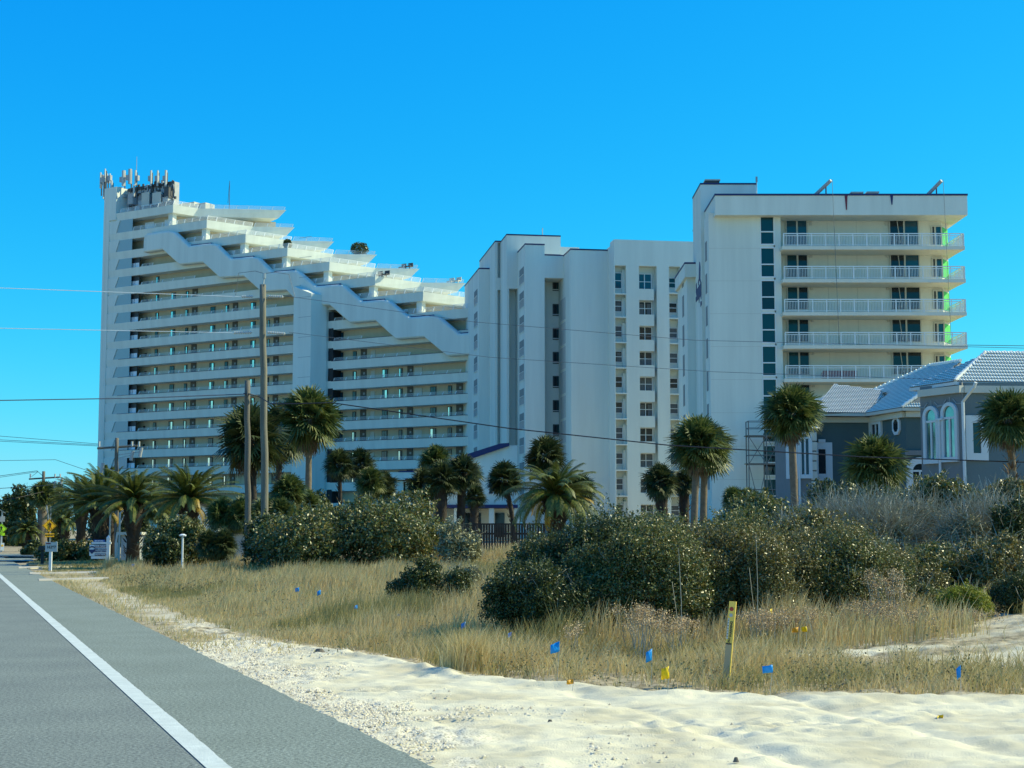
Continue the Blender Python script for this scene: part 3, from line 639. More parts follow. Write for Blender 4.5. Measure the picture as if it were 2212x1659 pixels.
# recess windows (with low white rails)
mb = MB(); s0_, zt_ = f5.hit(*c5(800, 532)); s1_ = f5.S(c5(1005, 0)[0])
lint = MB(); f4b = f5; lint_top = f5.hit(*c5(900, 310))[1]; f4.box(lint, r4, f4.S(1219), -.004, -3.4, f4.hit(*c5(900, 528))[1], f4.hit(*c5(900, 312))[1]); lint.build('recess_lintel', M['stuccoB'], mid)
nb = MB(); f4.box(nb, r4 + .02, f4.S(1212), .03, -.12, f4.hit(*c5(900, 312))[1] + .003, f4.hit(*c5(900, 312))[1] + .16); nb.build('roof_coping', M['navy'], mid)
for i in range(9):
    z = f5.hit(*c5(930, 530 if i == 0 else 780))[1] - FH * max(0, i - 1); h = 2.35 / 1.6 if i == 0 else 2.1 / 1.6
    sa, sb = f5.S(c5(877, 0)[0]), f5.S(c5(984, 0)[0]); h = 1.38 if i else 1.5
    mb = MB(); f5.box(mb, sa, sb, 0, .06, z - h, z, 0); f5.box(mb, sa + .15, sa + (sb - sa) * .34, .06, .075, z - h + .15, z - .12, 1); f5.box(mb, sa + (sb - sa) * .38, sb - .1, .06, .075, z - h + .15, z - .12, 3); f5.box(mb, sa, sb, .06, .12, z - h + .12, z - h + .18, 2)
    mb.build('recess_window', [M['bronze'], M['glass'], M['rail'], M['glassteal']], mid)
# main wall built of piers, sills and lintels around three window columns
D7 = 1.0
def s7(zx): return f7.S(c5(zx, 0)[0], D7)
zTop = z7b
cols = [(1488, 1595, 405), (1722, 1895, 410), (2015, 2124, 415), (2330, 2440, 420)]
edges = [0.0]
for a, b, _ in cols: edges += [s7(a), s7(b)]
edges.append(r7)
mb = MB()
for i in range(0, len(edges), 2): f7.box(mb, edges[i] if i else -.0, edges[i + 1], .0, D7, 0, zTop)
for i, (a, b, yt) in enumerate(cols): 
    zt = f7.hit(*c5(a, yt), D7)[1]; f7.box(mb, edges[2 * i + 1], edges[2 * i + 2], .003, D7, zt, zTop)
f7.box(mb, -.0, r7, -1.0, -14, 0, zTop - .4)
mb.build('main_wall', M['stuccoB'], mid)
zw = f7.hit(*c5(1530, 747), .1)[1]
def win(f, s0, s1, z0, z1, d, parent, cols=1, rows=2, cur=None, name='window', fw=.07, gl='glass', frame='wframe'):
    mb = MB()
    f.box(mb, s0, s0 + fw, d, d + .09, z0, z1); f.box(mb, s1 - fw, s1, d, d + .09, z0, z1); f.box(mb, s0 + fw, s1 - fw, d, d + .09, z0, z0 + fw); f.box(mb, s0 + fw, s1 - fw, d, d + .09, z1 - fw, z1)
    for i in range(1, cols): s = s0 + (s1 - s0) * i / cols; f.box(mb, s - fw * .6, s + fw * .6, d, d + .07, z0 + fw, z1 - fw)
    for i in range(1, rows): z = z0 + (z1 - z0) * i / rows; f.box(mb, s0 + fw, s1 - fw, d, d + .08, z - fw * .5, z + fw * .5)
    o = mb.build(name, M[frame], parent)
    g = MB(); f.box(g, s0 + fw * .5, s1 - fw * .5, d - .02, d + .02, z0 + fw * .5, z1 - fw * .5); g.build('pane', M[gl], o)
    if cur:
        g = MB(); k = cur
        for i in range(cols):
            a = s0 + (s1 - s0) * i / cols + fw; b = s0 + (s1 - s0) * (i + 1) / cols - fw; 
            f.box(g, a + (b - a) * k[0], a + (b - a) * k[1], d + .021, d + .026, z0 + fw, z1 - fw - (z1 - z0) * k[2])
        g.build('curtain', M['curtaindark'], o)
    return o
rr = random.Random(5)
for j in range(11):
    z = zw - FH * (j - 1)
    for ci, (a, b) in enumerate(((1488, 1570), (1722, 1862), (2015, 2110), (2330, 2425))):
        sa, sb = s7(a), s7(b)
        if ci == 0: h = 1.82 if j == 0 else 1.28
        elif ci == 1: h = 1.82 if j == 0 else 1.55
        else: h = 1.18
        zt = z + (.32 if j == 0 and ci < 2 else 0) - (.05 if ci == 1 else 0) - (.0 if ci != 2 else .1)
        if zt - h < 1.5: continue
        gl = 'glassblue' if (j == 0 and ci < 2) else 'glass'
        win(f7, sa, sb, zt - h, zt, .12, mid, cols=2 if ci == 1 else 1, rows=2, cur=None if j == 0 else rr.choice([None, (.05, .95, 0), (.3, .9, .1), (0, 1, .5)]), gl=gl)
        if ci != 1:
            sm = MB(); f7.box(sm, edges[2 * ci + 1], edges[2 * ci + 2], .004, .98, zt - h - .74, zt - h - .60); f7.box(sm, sb, edges[2 * ci + 2], .004, .35, zt - h - .6, zt + .3); f7.box(sm, edges[2 * ci + 1], sb, .004, .11, zt - h - .6, zt - h); sm.build('window_ledge', M['stuccoB'], mid)
        else:
            sm = MB(); f7.box(sm, edges[2 * ci + 1], sb + .06, .004, .95, zt - h - 1.25, zt - h); sm.build('spandrel', M['stuccoB'], mid)
mb = MB(); mb.tube([f3.P(f3.S(1179), -2, z3b), f3.P(f3.S(1179), -2, z3b + 1.4)], .05, 6); tag(mb.build('roof_rod', M['equip'], loc=f3.P(f3.S(1179), -2, z3b)), 'tiny rod on the flat roof of the sawtooth block', 'mast')
# ================================================================ right balconied block
def c6(x, y): return ((2620 + x / 2.765) / 1.8228, (680 + y / 2.765) / 1.8228)
def c7(x, y): return ((3200 + x / 2.6587) / 1.8228, (680 + y / 2.6587) / 1.8228)
p0 = W(1535.6, 900, 130)
C = Frame((p0.x, p0.y), 0)
cb = thing('balcony_apartment_block', 'white apartment block with railed balconies and green film strips, behind the grey house', 'apartment building', (p0.x, p0.y, 0))
def cS(x, d=0): return C.S(x, d, 800)
def cZ(y, d=0): return C.hit(1600, y, d)[1]
zPT, zPB = cZ(422.5, .9), cZ(464.5, .9)
sW0, sW1 = cS(1691.5), cS(2091)
# floors: slab tops
rt = [503.6, 574.3, 645.6, 717.3, 789]; sb_ = [531.5, 602.5, 674, 746, 817.5]
zs = [C.hit(1900, y, 1.1)[1] for y in sb_]; fh = (zs[0] - zs[4]) / 4
zs = [zs[0] - fh * i for i in range(9)]
mb = MB(); C.box(mb, 0, cS(1647.5), 0, -2.9, 0, zPB + .4); C.box(mb, 1.4, cS(1647.5), -2.9, -16, 0, zPB + .3); 
mb.build('front_wall', M['stucco'], cb)
e0_, e1_ = cS(2041, -1.7), cS(2054.5, -3.2); pts = [(sW0 - .9, -1.7), (e0_, -1.7), (e1_, -3.2), (e1_, -15), (sW0 - .9, -15)]
mb = MB(); mb.prism([C.P(a, d, 0) for a, d in pts], (0, 0, zPB)); mb.build('balcony_wall', M['stuccoC'], cb)
# stair window column
s0, s1 = cS(1646.5), cS(1691.5)
mb = MB(); C.box(mb, cS(1675.5), s1, .02, -3.0, 0, zPB); C.box(mb, s0, cS(1675.5), -.25, -4, 0, zPB - .01); 
mb.build('window_pier', M['stucco'], cb)
for i in range(9):
    zt = C.hit(*c6(1100, 470))[1] - fh * i; zb = C.hit(*c6(1100, 775))[1] - fh * i; zm = C.hit(*c6(1100, 643))[1] - fh * i
    a, b = cS(c6(1063, 0)[0]), cS(c6(1207, 0)[0])
    if zb < .8: continue
    mb = MB(); fw = .07
    C.box(mb, a - .06, a, -.25, .05, zb, zt); C.box(mb, b, b + .06, -.25, .05, zb, zt); C.box(mb, a - .06, b + .06, -.24, .06, zb - .12, zb); C.box(mb, a, b, -.25, .03, zm - .05, zm + .05); C.box(mb, a - .06, b + .06, -.24, .03, zt, zt + .1)
    o = mb.build('stair_window', M['wframe'], cb); g = MB(); C.box(g, a, b, -.24, -.1, zb, zt, 0); g.build('pane', M['glassteal'] if i not in (2, 6, 7) else M['glass'], o)
    mb = MB(); C.box(mb, a - .06, b + .06, -.245, .02, zb - fh + (zt - zb) + .1 if False else zb - (fh - (zt - zb)) + .1, zb - .12); mb.build('spandrel', M['stucco'], cb)
# parapet with deep soffit
mb = MB(); a, b = cS(1549.5, .9), cS(2100, .9)
C.box(mb, a, b, .9, -15, zPB, zPT); mb.build('roof_parapet', M['stucco'], cb)
nb = MB(); C.box(nb, a - .05, b + .05, .96, -15.05, zPT + .003, zPT + .16); nb.build('roof_coping', M['navy'], cb)
# balconies
sR = cS(2092, 1.1)
for i, z in enumerate(zs):
    if z < 2: continue
    mb = MB(); poly = [(sW0 - .1, 1.1), (sR, 1.1), (sR - .1, -1.0), (sR - .1, -6), (sW0 - .1, -6)]
    mb.prism([C.P(x, d, z - .3) for x, d in poly], (0, 0, .3)); mb.build('balcony_slab', M['stuccoC'], cb)
    mb = MB(); zr = z + 1.09
    def rl_(p, q, n, posts):
        p, q = Vector(p), Vector(q); d = (q - p)
        for k in range(n + 1): x = p + d * k / n; mb.bar(x + Vector((0, 0, .1)), x + Vector((0, 0, .92)), .028)
        for k in range(posts + 1): x = p + d * k / posts; mb.bar(x, x + Vector((0, 0, 1.09)), .07)
        for zz, w_ in ((.1, .05), (.92, .05), (1.09, .08)): mb.bar(p + Vector((0, 0, zz)), q + Vector((0, 0, zz)), w_)
    L_ = sR - sW0
    rl_(C.P(sW0 + .05, 1.02, z), C.P(sR - .06, 1.02, z), 118, 13 if i else 13); rl_(C.P(sR - .1, .95, z), C.P(sR - .1, -5.8, z), 48, 5)
    mb.build('balcony_railing', M['rail'], cb)
# doors behind the balconies
def sd(s0, s1, z0, z1, split, name='sliding_door', open_rod=False, gl=('glassteal', 'glass')):
    mb = MB(); d = -1.68; fw = .09; sm = s0 + (s1 - s0) * split
    for a_, b_ in ((s0 - .1, s0), (s1, s1 + .1), (sm - .07, sm + .07)): C.box(mb, a_, b_, d, d + .12, z0, z1 + .12)
    C.box(mb, s0, sm - .07, d, d + .12, z1, z1 + .12); C.box(mb, sm + .07, s1, d, d + .12, z1, z1 + .12)
    o = mb.build(name, M['fascia'], cb)
    for (a_, b_), g_ in zip(((s0, sm - .07), (sm + .07, s1)), gl):
        g = MB(); C.box(g, a_, b_, d, d + .05, z0, z1); g.build('pane', M[g_], o)
    if open_rod:
        g = MB(); g.bar(C.P(s0 + .6, d + .08, z1), C.P(s0 + .85, d + .08, z1 - 2.1), .06); g.build('security_bar', M['fascia'], o)
dS = lambda zx: C.S(c6(zx, 0)[0], -1.68, 800)
dS7 = lambda zx: C.S(c7(zx, 0)[0], -1.68, 800)
zd = C.hit(*c6(1400, 512), -1.68)[1]
for i in range(9):
    z1 = zd - fh * i; z0 = z1 - 2.2
    if z0 < 1.5: continue
    sd(dS(1345), dS(1562), z0, z1, .52, gl=('glassblue', 'glassblue') if i == 0 else ('glassteal', 'glass'))
    sd(dS7(843), dS7(1136), z0, C.hit(*c7(900, 487), -1.68)[1] - fh * i, .5, open_rod=True, gl=('glass', 'glassblue' if i < 2 else 'glass'))
    sd(dS7(1288), dS7(1378), z0, C.hit(*c7(1300, 568), -1.68)[1] - fh * i, .32, name='narrow_door', gl=('bronze', 'glassblue'))
    mb = MB(); C.box(mb, dS(1597), dS(1622), -1.69, -1.56, z1 - .5, z1 - .15); C.box(mb, dS7(793), dS7(815), -1.69, -1.56, z1 - .5, z1 - .15); mb.build('wall_light', M['fascia'], cb)
    mb = MB(); e = dS7(1391); zg = C.hit(*c7(1400, 560), -1.6)[1] - fh * i; e = e0_ - .9; mb.prism([C.P(e0_ - .35, -1.66, z0 - .02), C.P(e0_ + .02, -1.66, z0 - .02), C.P(e1_ + .03, -3.18, z0 - .02), C.P(e1_ + .03, -3.3, z0 - .02), C.P(e0_ - .35, -1.72, z0 - .02)], (0, 0, zg - z0)); mb.build('green_film', M['green'], cb)
# control joints and patched strips
mb = MB()
for zx in (1790, 2110): s = C.S(c6(zx, 0)[0], -1.7, 800); C.box(mb, s, s + .03, -1.7, -1.69, 2, zPB)
for i in range(8): z = zs[i] + .0; C.box(mb, .05, cS(1646), -.0, .006, z, z + .025)
mb.build('control_joint', M['fascia'], cb)
# tall core behind with emblem, lower wing at far left
zT = C.hit(*c6(700, 115), -6)[1]; ta, tb = C.S(c6(388, 0)[0], -6, 500), C.S(c6(988, 0)[0], -6, 430)
core = MB(); zT2 = C.hit(*c6(388, 112), -6)[1]; C.box(core, ta, tb, -6, -12, 0, zT2 - .15); core.build('lift_core', M['stucco'], cb)
nb = MB(); C.box(nb, ta - .04, tb + .04, -5.96, -12.04, zT2 - .147, zT2); nb.build('roof_coping', M['navy'], cb)
wa, wb = C.S(c6(240, 0)[0], -11, 700), ta + .5
zW = C.hit(*c6(260, 975), -10.3)[1]; zWb = C.hit(*c6(260, 1135), -10.3)[1]
mb = MB(); C.box(mb, wa, wb, -11, -19, 0, zWb + .2); mb.build('rear_wing', M['stucco'], cb)
mb = MB(); C.box(mb, C.S(c6(215, 0)[0], -10.3, 620), wb, -10.3, -19, zWb, zW - .15, 0); C.box(mb, C.S(c6(215, 0)[0], -10.3, 620) - .04, wb, -10.26, -19, zW - .147, zW, 1); mb.build('rear_parapet', [M['stucco'], M['navy']], cb)
for i in range(8):                                                         # dark panels, painted shade for slit openings on the left faces
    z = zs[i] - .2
    mb = MB(); C.box(mb, wa - .03, wa + .02, -13.6, -14.9, z - .9, z + 1.1); C.box(mb, -.03, .02, -1.3, -2.3, z - .6, z + 1.1); mb.build('painted_slot_shade', M['recess'], cb)
# navy emblem painted on the left face of the lift core
def emb(pts, name='painted_emblem'):
    mb = MB(); q = []
    for zx, zy in pts:
        x = (2680 + zx / 5.531) / 1.8228; y = (980 + zy / 5.531) / 1.8228; r = ray(x, y); k = (C.O.x + ta - .03) / r.x; q.append(Vector((C.O.x + ta - .03, r.y * k, CAMZ + r.z * k)))
    mb.prism(q, (.02, 0, 0)); return mb
eb = MB()
for poly in ([(405, 280), (415, 290), (428, 380), (425, 640), (392, 660), (398, 420)], [(330, 780), (345, 740), (347, 860), (345, 890), (400, 800), (448, 715), (450, 1010), (330, 1165), (328, 1060), (345, 1030), (330, 960)], [(378, 700), (392, 650), (425, 645), (437, 720), (420, 740), (415, 690), (395, 700), (390, 800), (380, 790)], [(392, 1070), (406, 1060), (404, 1178), (394, 1175)], [(428, 1150), (455, 1135), (455, 1220), (430, 1265)], [(437, 1020), (446, 1015), (446, 1100), (438, 1105)]):
    m_ = emb(poly); off = len(eb.v); eb.v += m_.v; eb.f += [tuple(i + off for i in f_) for f_ in m_.f]; eb.m += m_.m
eo_ = eb.build('painted_emblem', M['navy'], cb)
# on the roof
def roofbox(name, label, cat, x0, x1, y0, y1, d, m='equip', grp=None, cap=True):
    s0, zt = C.hit(x0, y0, d); s1 = C.S(x1, d, y1); zb = zPT if y0 > 400 else zT2 
    mb = MB(); C.box(mb, s0, s1, d, d - 1.4, zb, zt - .12, 0); C.box(mb, s0 - .08, s1 + .08, d + .08, d - 1.48, zt - .12, zt, 1)
    if cap: C.box(mb, s0 + (s1 - s0) * .35, s1 - .15, d + .001, d + .02, zb + .15, zt - .2, 2)
    o = mb.build(name, [M[m], M['fascia'], M['equipdark']], loc=C.P(s0, d, zb)); tag(o, label, cat, grp)
roofbox('rooftop_fan', 'squat fan box on the roof left of its twin', 'roof fan', *[c7(v, 0)[0] for v in (410, 522)], c7(0, 200)[1], 422, -1.5, grp='twin roof fans')
roofbox('rooftop_fan', 'squat fan box on the roof right of its twin', 'roof fan', *[c7(v, 0)[0] for v in (576, 686)], c7(0, 197)[1], 422, -1.5, grp='twin roof fans')
roofbox('rooftop_vent', 'wide dark louvred vent on the lift core roof', 'roof vent', *[c6(v, 0)[0] for v in (440, 588)], c6(0, 72)[1], 396, -7.5, m='equipdark', cap=False)
for xt, xb_, lab in ((c7(168, 105), c7(18, 240), 'slanted roof hoist boom on a blue tripod, farther from the roof corner'), (c7(1318, 108), c7(1200, 235), 'slanted roof hoist boom on a blue tripod, nearest the roof corner')):
    d = .2; st, zt = C.hit(*xt, d); sb2, zb = C.hit(*xb_, d); t = thing('roof_hoist', lab, 'hoist', C.P(sb2, d, zPT + .16), 'hoists at the roof edge')
    mb = MB(); mb.bar(C.P(sb2, d - .6, zPT + .16), C.P(st, d + .9, zt), .22); mb.build('boom', M['equip'], t)
    sm = sb2 + (st - sb2) * .8; zm = zPT + .16 + (zt - zPT) * .76
    mb = MB(); mb.tube([C.P(sm, d, zm), C.P(sm, d, zm - .9)], .06, 6)
    for dx in (-.75, .75): mb.tube([C.P(sm, d, zm - .85), C.P(sm + dx * .6, d, zm - 1.05), C.P(sm + dx, d, zPT + .17)], .05, 6)
    mb.build('tripod', M['navy'], t)
    mb = MB(); mb.tube([C.P(st, 1.6, zt), C.P(st + .3, 1.7, zs[3])], .018, 4); mb.build('rope', M['wirel'], t)
for xx, lab in ((c7(388, 0)[0], 'rusty roof drain with a long red streak below the coping'), (c7(870, 0)[0], 'short roof drain nearer the roof corner')):
    s = cS(xx, .93); mb = MB(); h = 1.25 if 'red' in lab else .8; mb.prism([C.P(s - .12, .905, zPT), C.P(s + .12, .905, zPT), C.P(s + .05, .905, zPT - h), C.P(s - .02, .905, zPT - h)], C.n * .05)
    mb.build('overflow_drain', M['signred'] if 'red' in lab else M['navy'], cb)
s, z = C.hit(*c6(992, 50), -8); mb = MB(); mb.tube([C.P(s, -8, zPT), C.P(s, -8, z)], .04, 6); mb.box(C.P(s, -8, z - .2), (.16, .16, .5)); mb.bar(C.P(s, -8, z - 2.4), C.P(s + .5, -8, z - 2.4), .12); tag(mb.build('roof_mast', M['equip'], loc=C.P(s, -8, zPT)), 'thin mast at the right corner of the lift core', 'mast')
mb = MB(); a, b = cS(c6(1780 / 1, 0)[0] + 0, .3), 0
s0, s1 = C.S((2600 + 1780 / 2.765) / 1.8228, .5), C.S((2600 + 2160 / 2.765) / 1.8228, .5)
C.box(mb, s0, s1, .3, -.2, zs[4] + .02, zs[4] + .12); C.box(mb, s0, s1, .3, .22, zs[4] + .12, zs[4] + .75)
for k in range(4): C.box(mb, s0 + k * (s1 - s0 - .1) / 3, s0 + k * (s1 - s0 - .1) / 3 + .1, -.25, .21, zs[4] + .01, zs[4] + .6)
tag(mb.build('balcony_bench', M['signred'], loc=C.P(s0, .3, zs[4])), 'dark red bench on the lowest clear balcony', 'bench')
# scaffold beside the block
def c8(x, y): return ((2600 + x / 2.765) / 1.8228, (1240 + y / 2.765) / 1.8228)
SF = Frame((C.O.x, C.O.y - 2.2), 0); sc = thing('scaffold', 'steel frame scaffold standing against the balconied block behind a fan palm', 'scaffold', SF.P(SF.S(c8(955, 0)[0]), 0, .6))
xs = [SF.S(c8(v, 0)[0]) for v in (957, 1150, 1320, 1400)]; zz0 = .6; zlv = [SF.hit(*c8(960, v))[1] for v in (1900, 1625, 1525, 1320, 1230, 1155)]
mb = MB()
for x in xs:
    for d in (0, -1.3): mb.tube([SF.P(x, d, zz0), SF.P(x, d, zlv[-1] if x == xs[0] else zlv[3] + .3)], .05, 6)
for z in zlv:
    mb.tube([SF.P(xs[0], 0, z), SF.P(xs[-1], 0, z)], .03, 6); mb.tube([SF.P(xs[0], -1.3, z), SF.P(xs[-1], -1.3, z)], .03, 6)
    for x in xs: mb.tube([SF.P(x, 0, z), SF.P(x, -1.3, z)], .03, 6)
for za_, zb_ in ((zz0, zlv[1]), (zlv[1], zlv[3])):
    for a, b in zip(xs, xs[1:]): mb.tube([SF.P(a, 0, za_), SF.P(b, 0, zb_)], .032, 5); mb.tube([SF.P(b, 0, za_), SF.P(a, 0, zb_)], .032, 5)
mb.build('tube_frame', M['scaff'], sc)
for z in (zlv[1], zlv[3]):
    mb = MB()
    for d in (0, -.45, -.9): SF.box(mb, xs[0] - .2, xs[-1] + .5, d, d - .4, z + .03, z + .09)
    mb.build('plank', M['wood'], sc)
# ================================================================ low wing with navy roof and the small canopy
LWF = Frame((W(975, 1000, 150).x, 150), 0)
low = thing('low_annex', 'low white annex with a sloping navy roof, half hidden by dark palms', 'annex', LWF.P(0, 0, 0))
def lw(x, y, d=0): return LWF.hit(x, y, d)
a = [lw(940, 1012), lw(1098, 962), lw(1300, 962)]
zc_ = lw(1092, 1092)[1]
mb = MB(); poly = [lw(878, 1092), lw(1118, 1092), lw(1118, 962), lw(1096, 962), lw(950, 1016), lw(878, 1040)]
mb.prism([LWF.P(s, 0, z) for s, z in poly], (0, 9, 0)); mb.build('upper_wall', M['stuccoB'], low)
mb = MB(); LWF.box(mb, lw(878, 0)[0], lw(1118, 0)[0], .5, -9, zc_ - .25, zc_); LWF.box(mb, lw(878, 0)[0], lw(1118, 0)[0], .52, .5, zc_ - .05, zc_ + .08); mb.build('floor_slab', M['navy'], low)
mb = MB(); poly = [lw(940, 1017, .4), lw(1100, 963, .4), lw(1100, 956.5, .4), lw(1080, 958, .4), lw(940, 1003, .4)]
mb.prism([LWF.P(s, .4, z) for s, z in poly], (0, 10, 0)); mb.build('sloping_roof', M['navy'], low)
mb = MB(); LWF.box(mb, lw(878, 0)[0], lw(1118, 0)[0], -3.2, -8.8, 0, zc_ - .26); mb.build('lower_wall', M['stuccoB'], low)
for x in (985, 1058, 1111): mb = MB(); s = lw(x, 0)[0]; LWF.box(mb, s, s + .5, .3, -.2, 0, zc_ - .26); mb.build('column', M['stuccoB'], low)
for xa, xb in ((995, 1040), (1070, 1090)): mb = MB(); LWF.box(mb, lw(xa, 0)[0], lw(xb, 0)[0], -3.19, -3.1, .9, zc_ - .7); mb.build('lower_window', M['glass'], low)
sa, zt = lw(*c5b(180, 1100)); sb2, zb = lw(*c5b(322, 1222)); win(LWF, sa, sb2, zb, zt, .0, low, cols=3, rows=2)
can = thing('entrance_lodge', 'small white flat-roofed lodge with navy edging between dark palms', 'lodge', LWF.P(lw(850, 0, 6)[0], 6, 0))
q = lambda x, y: lw(x, y, 6)
mb = MB(); LWF.box(mb, q(850, 0)[0], q(935, 0)[0], 6, 1, q(0, 1036)[1] if False else LWF.hit(880, 1036, 6)[1], LWF.hit(880, 1020, 6)[1]); mb.build('flat_roof', M['stuccoB'], can)
mb = MB(); zt = LWF.hit(880, 1020, 6)[1]; LWF.box(mb, q(870, 0)[0], q(936, 0)[0], 6.05, 1, zt + .003, zt + .14); LWF.box(mb, q(882, 0)[0], q(936, 0)[0], 6.04, 6, zt - .75, zt - .6); mb.build('roof_coping', M['navy'], can)
mb = MB(); LWF.box(mb, q(855, 0)[0], q(877, 0)[0], 5.6, 2, 0, zt - .8); LWF.box(mb, q(880, 0)[0], q(930, 0)[0], 4.6, 2, 0, zt - .8); mb.build('wall', M['stuccoB'], can)
# ================================================================ grey house with white tiled hip roofs
def c9(x, y): return (1773.1 + x * .19842, 713.2 + y * .19842)
def c9w(x, y, z): xx, yy = c9(x, y); r = ray(xx, yy); k = (z - CAMZ) / r.z; return Vector((r.x * k, r.y * k, z))
def c9Y(x, y, Y): return W(*c9(x, y), Y)
ZE = 8.2
h0 = c9w(1470, 555, ZE)
house = thing('grey_villa', 'grey two-storey villa with arched windows and white tiled hip roofs at the right', 'house', (h0.x, h0.y, 1.0))
# eave points (all at the same height)
eL = c9w(965, 628, ZE); eC = c9w(1462, 556, ZE); eR = c9w(3000, 580, ZE)
def inset(p, dx, dy, z): return Vector((p.x + dx, p.y + dy, z))
wall_top = ZE - .05
bC = Vector((c9w(1535, 626, 7.55).x, 0, 0))
# right wing plan: bay facade (left facing) and long front wall
b0 = W(1988.4, 900, 70.0); b1 = W(2079.5, 900, 67.6); b2 = W(2083, 900, 67.75); b3 = W(2360, 900, 68.3)
b0.z = b1.z = b2.z = b3.z = 0
rw = MB(); rw.prism([Vector((p.x, p.y, 0)) for p in (b0, b1, Vector((b1.x + 1, b1.y + 1.5, 0)), Vector((b0.x + 2, b0.y + 3.5, 0)))], (0, 0, wall_top)); rw.build('bay_wall', M['housebeige'], house)
rw = MB(); rw.prism([Vector((p.x, p.y + .01, 0)) for p in (b2, b3, Vector((b3.x, b3.y + 5, 0)), Vector((b2.x, b2.y + 5, 0)))], (0, 0, wall_top)); rw.build('front_wall', M['housegrey'], house)
def fr_from(p, q): return Frame((p.x, p.y), math.degrees(math.atan2(q.y - p.y, q.x - p.x)))
BF = fr_from(b0, b1); FF = fr_from(b2, b3)
# cornice boards and gutter
def cornice(p, q, z0, z1, off, m='fascia', name='cornice'):
    f = fr_from(p, q); mb = MB(); L_ = (q - p).length; L_ = math.hypot(q.x - p.x, q.y - p.y); f.box(mb, -.0, L_, -.3, off, z0, z1); mb.build(name, M[m], house)
cornice(b0, b1, 7.68, 8.0, .15); cornice(b2, b3, 7.68, 8.0, .14)
eLx, eCx, eRx = eL.copy(), eC.copy(), eR.copy()
cornice(eLx, eCx, ZE - .16, ZE - .02, .02, 'trim', 'gutter'); cornice(eCx, eRx, ZE - .16, ZE - .02, .02, 'trim', 'gutter')
# ---- tiled roof plane inside a polygon
def tiled(poly, name='roof', tw=.14, tl=.21, ref=2):
    P = [Vector(p) for p in poly]; e = (P[1] - P[0]); u = e.normalized(); n = u.cross(P[ref] - P[0]).normalized()
    if n.z < 0: n = -n
    v = n.cross(u).normalized()
    if v.z < 0: v = -v
    pu = [((p - P[0]).dot(u), (p - P[0]).dot(v)) for p in P]; u0, u1 = min(a for a, _ in pu), max(a for a, _ in pu); v0, v1 = min(b for _, b in pu), max(b for _, b in pu)
    du = tw / 6; us = np.arange(u0, u1 + du, du); V = []; Fa = []
    vr = np.arange(v0 - .02, v1, tl); cols_ = len(us)
    def inside(a, b):
        r = np.zeros(a.shape, bool); j = len(pu) - 1
        for i in range(len(pu)):
            (xi, yi), (xj, yj) = pu[i], pu[j]
            c = ((yi > b) != (yj > b)) & (a < (xj - xi) * (b - yi) / ((yj - yi) if abs(yj - yi) > 1e-9 else 1e-9) + xi); r ^= c; j = i
        return r
    prof = np.maximum(np.cos(us * 2 * math.pi / tw), -.45) * .017 + .012
    un, vn, nn = (np.array(tuple(q)) for q in (u, v, n)); O = np.array(tuple(P[0]))
    for r_i, b in enumerate(vr):
        lift0, lift1 = .040, .0; k = len(V)
        rows = [(b, prof * .3 + .0), (b, prof + lift0), (b + tl, prof + lift1)]
        base = sum(len(x) for x in V)
        for bb, h in rows: V.append(O + us[:, None] * un + bb * vn + (h[:, None]) * nn)
        idx = np.arange(cols_ - 1); cu = (us[:-1] + us[1:]) / 2; m = inside(cu, np.full(cu.shape, b + tl * .5))
        for rr_ in (0, 1):
            a_ = base + rr_ * cols_ + idx; Fa.append(np.stack([a_, a_ + 1, a_ + cols_ + 1, a_ + cols_], -1)[m])
    mi = np.concatenate([np.full(len(q), 1 - (i % 2)) for i, q in enumerate(Fa)]); V = np.concatenate(V); Fa = np.concatenate(Fa); o0 = origin(house)  # risers take the dark tone as painted shade between tile rows
    o = np_mesh(name, V - np.array(tuple(o0)), Fa, [M['tile'], M['tiledark']], parent=house, midx=mi); o.location = (0, 0, 0)
    mb = MB(); mb.prism([p - n * .03 for p in P], n * -.12); mb.build('roof_deck', M['tiledark'], o)
    return o
def ridge(p, q, name='ridge_cap'):
    p, q = Vector(p), Vector(q); d = q - p; n = max(1, int(d.length / .3)); mb = MB()
    for i in range(n): a = p + d * i / n; b = p + d * (i + 1.08) / n; mb.tube([a + Vector((0, 0, .03)), b + Vector((0, 0, .09))], .085, 7, r2=.10)
    mb.build(name, M['tile'], house)
ap = c9Y(1790, 262, 69.6); ap2 = Vector((max(ap.x + 1.5, eR.x - 1.6), ap.y + .2, ap.z))
tiled([eC, eR, Vector((ap2.x, ap2.y, ap2.z)), ap]); tiled([eL, eC, ap])
eLb = Vector((eL.x + 2.2, eL.y + 3.0, ZE)); eRb = Vector((eR.x, eR.y + 4.4, ZE))
bk = MB(); bk.face([eL, ap, Vector((ap.x + .3, ap.y + 2.3, ZE))]); bk.face([ap2, eR, eRb]); bk.face([ap, ap2, eRb, Vector((ap.x + .3, ap.y + 2.3, ZE))]); bk.build('rear_slope', M['tile'], house)
ridge(eC, ap); ridge(ap, ap2)
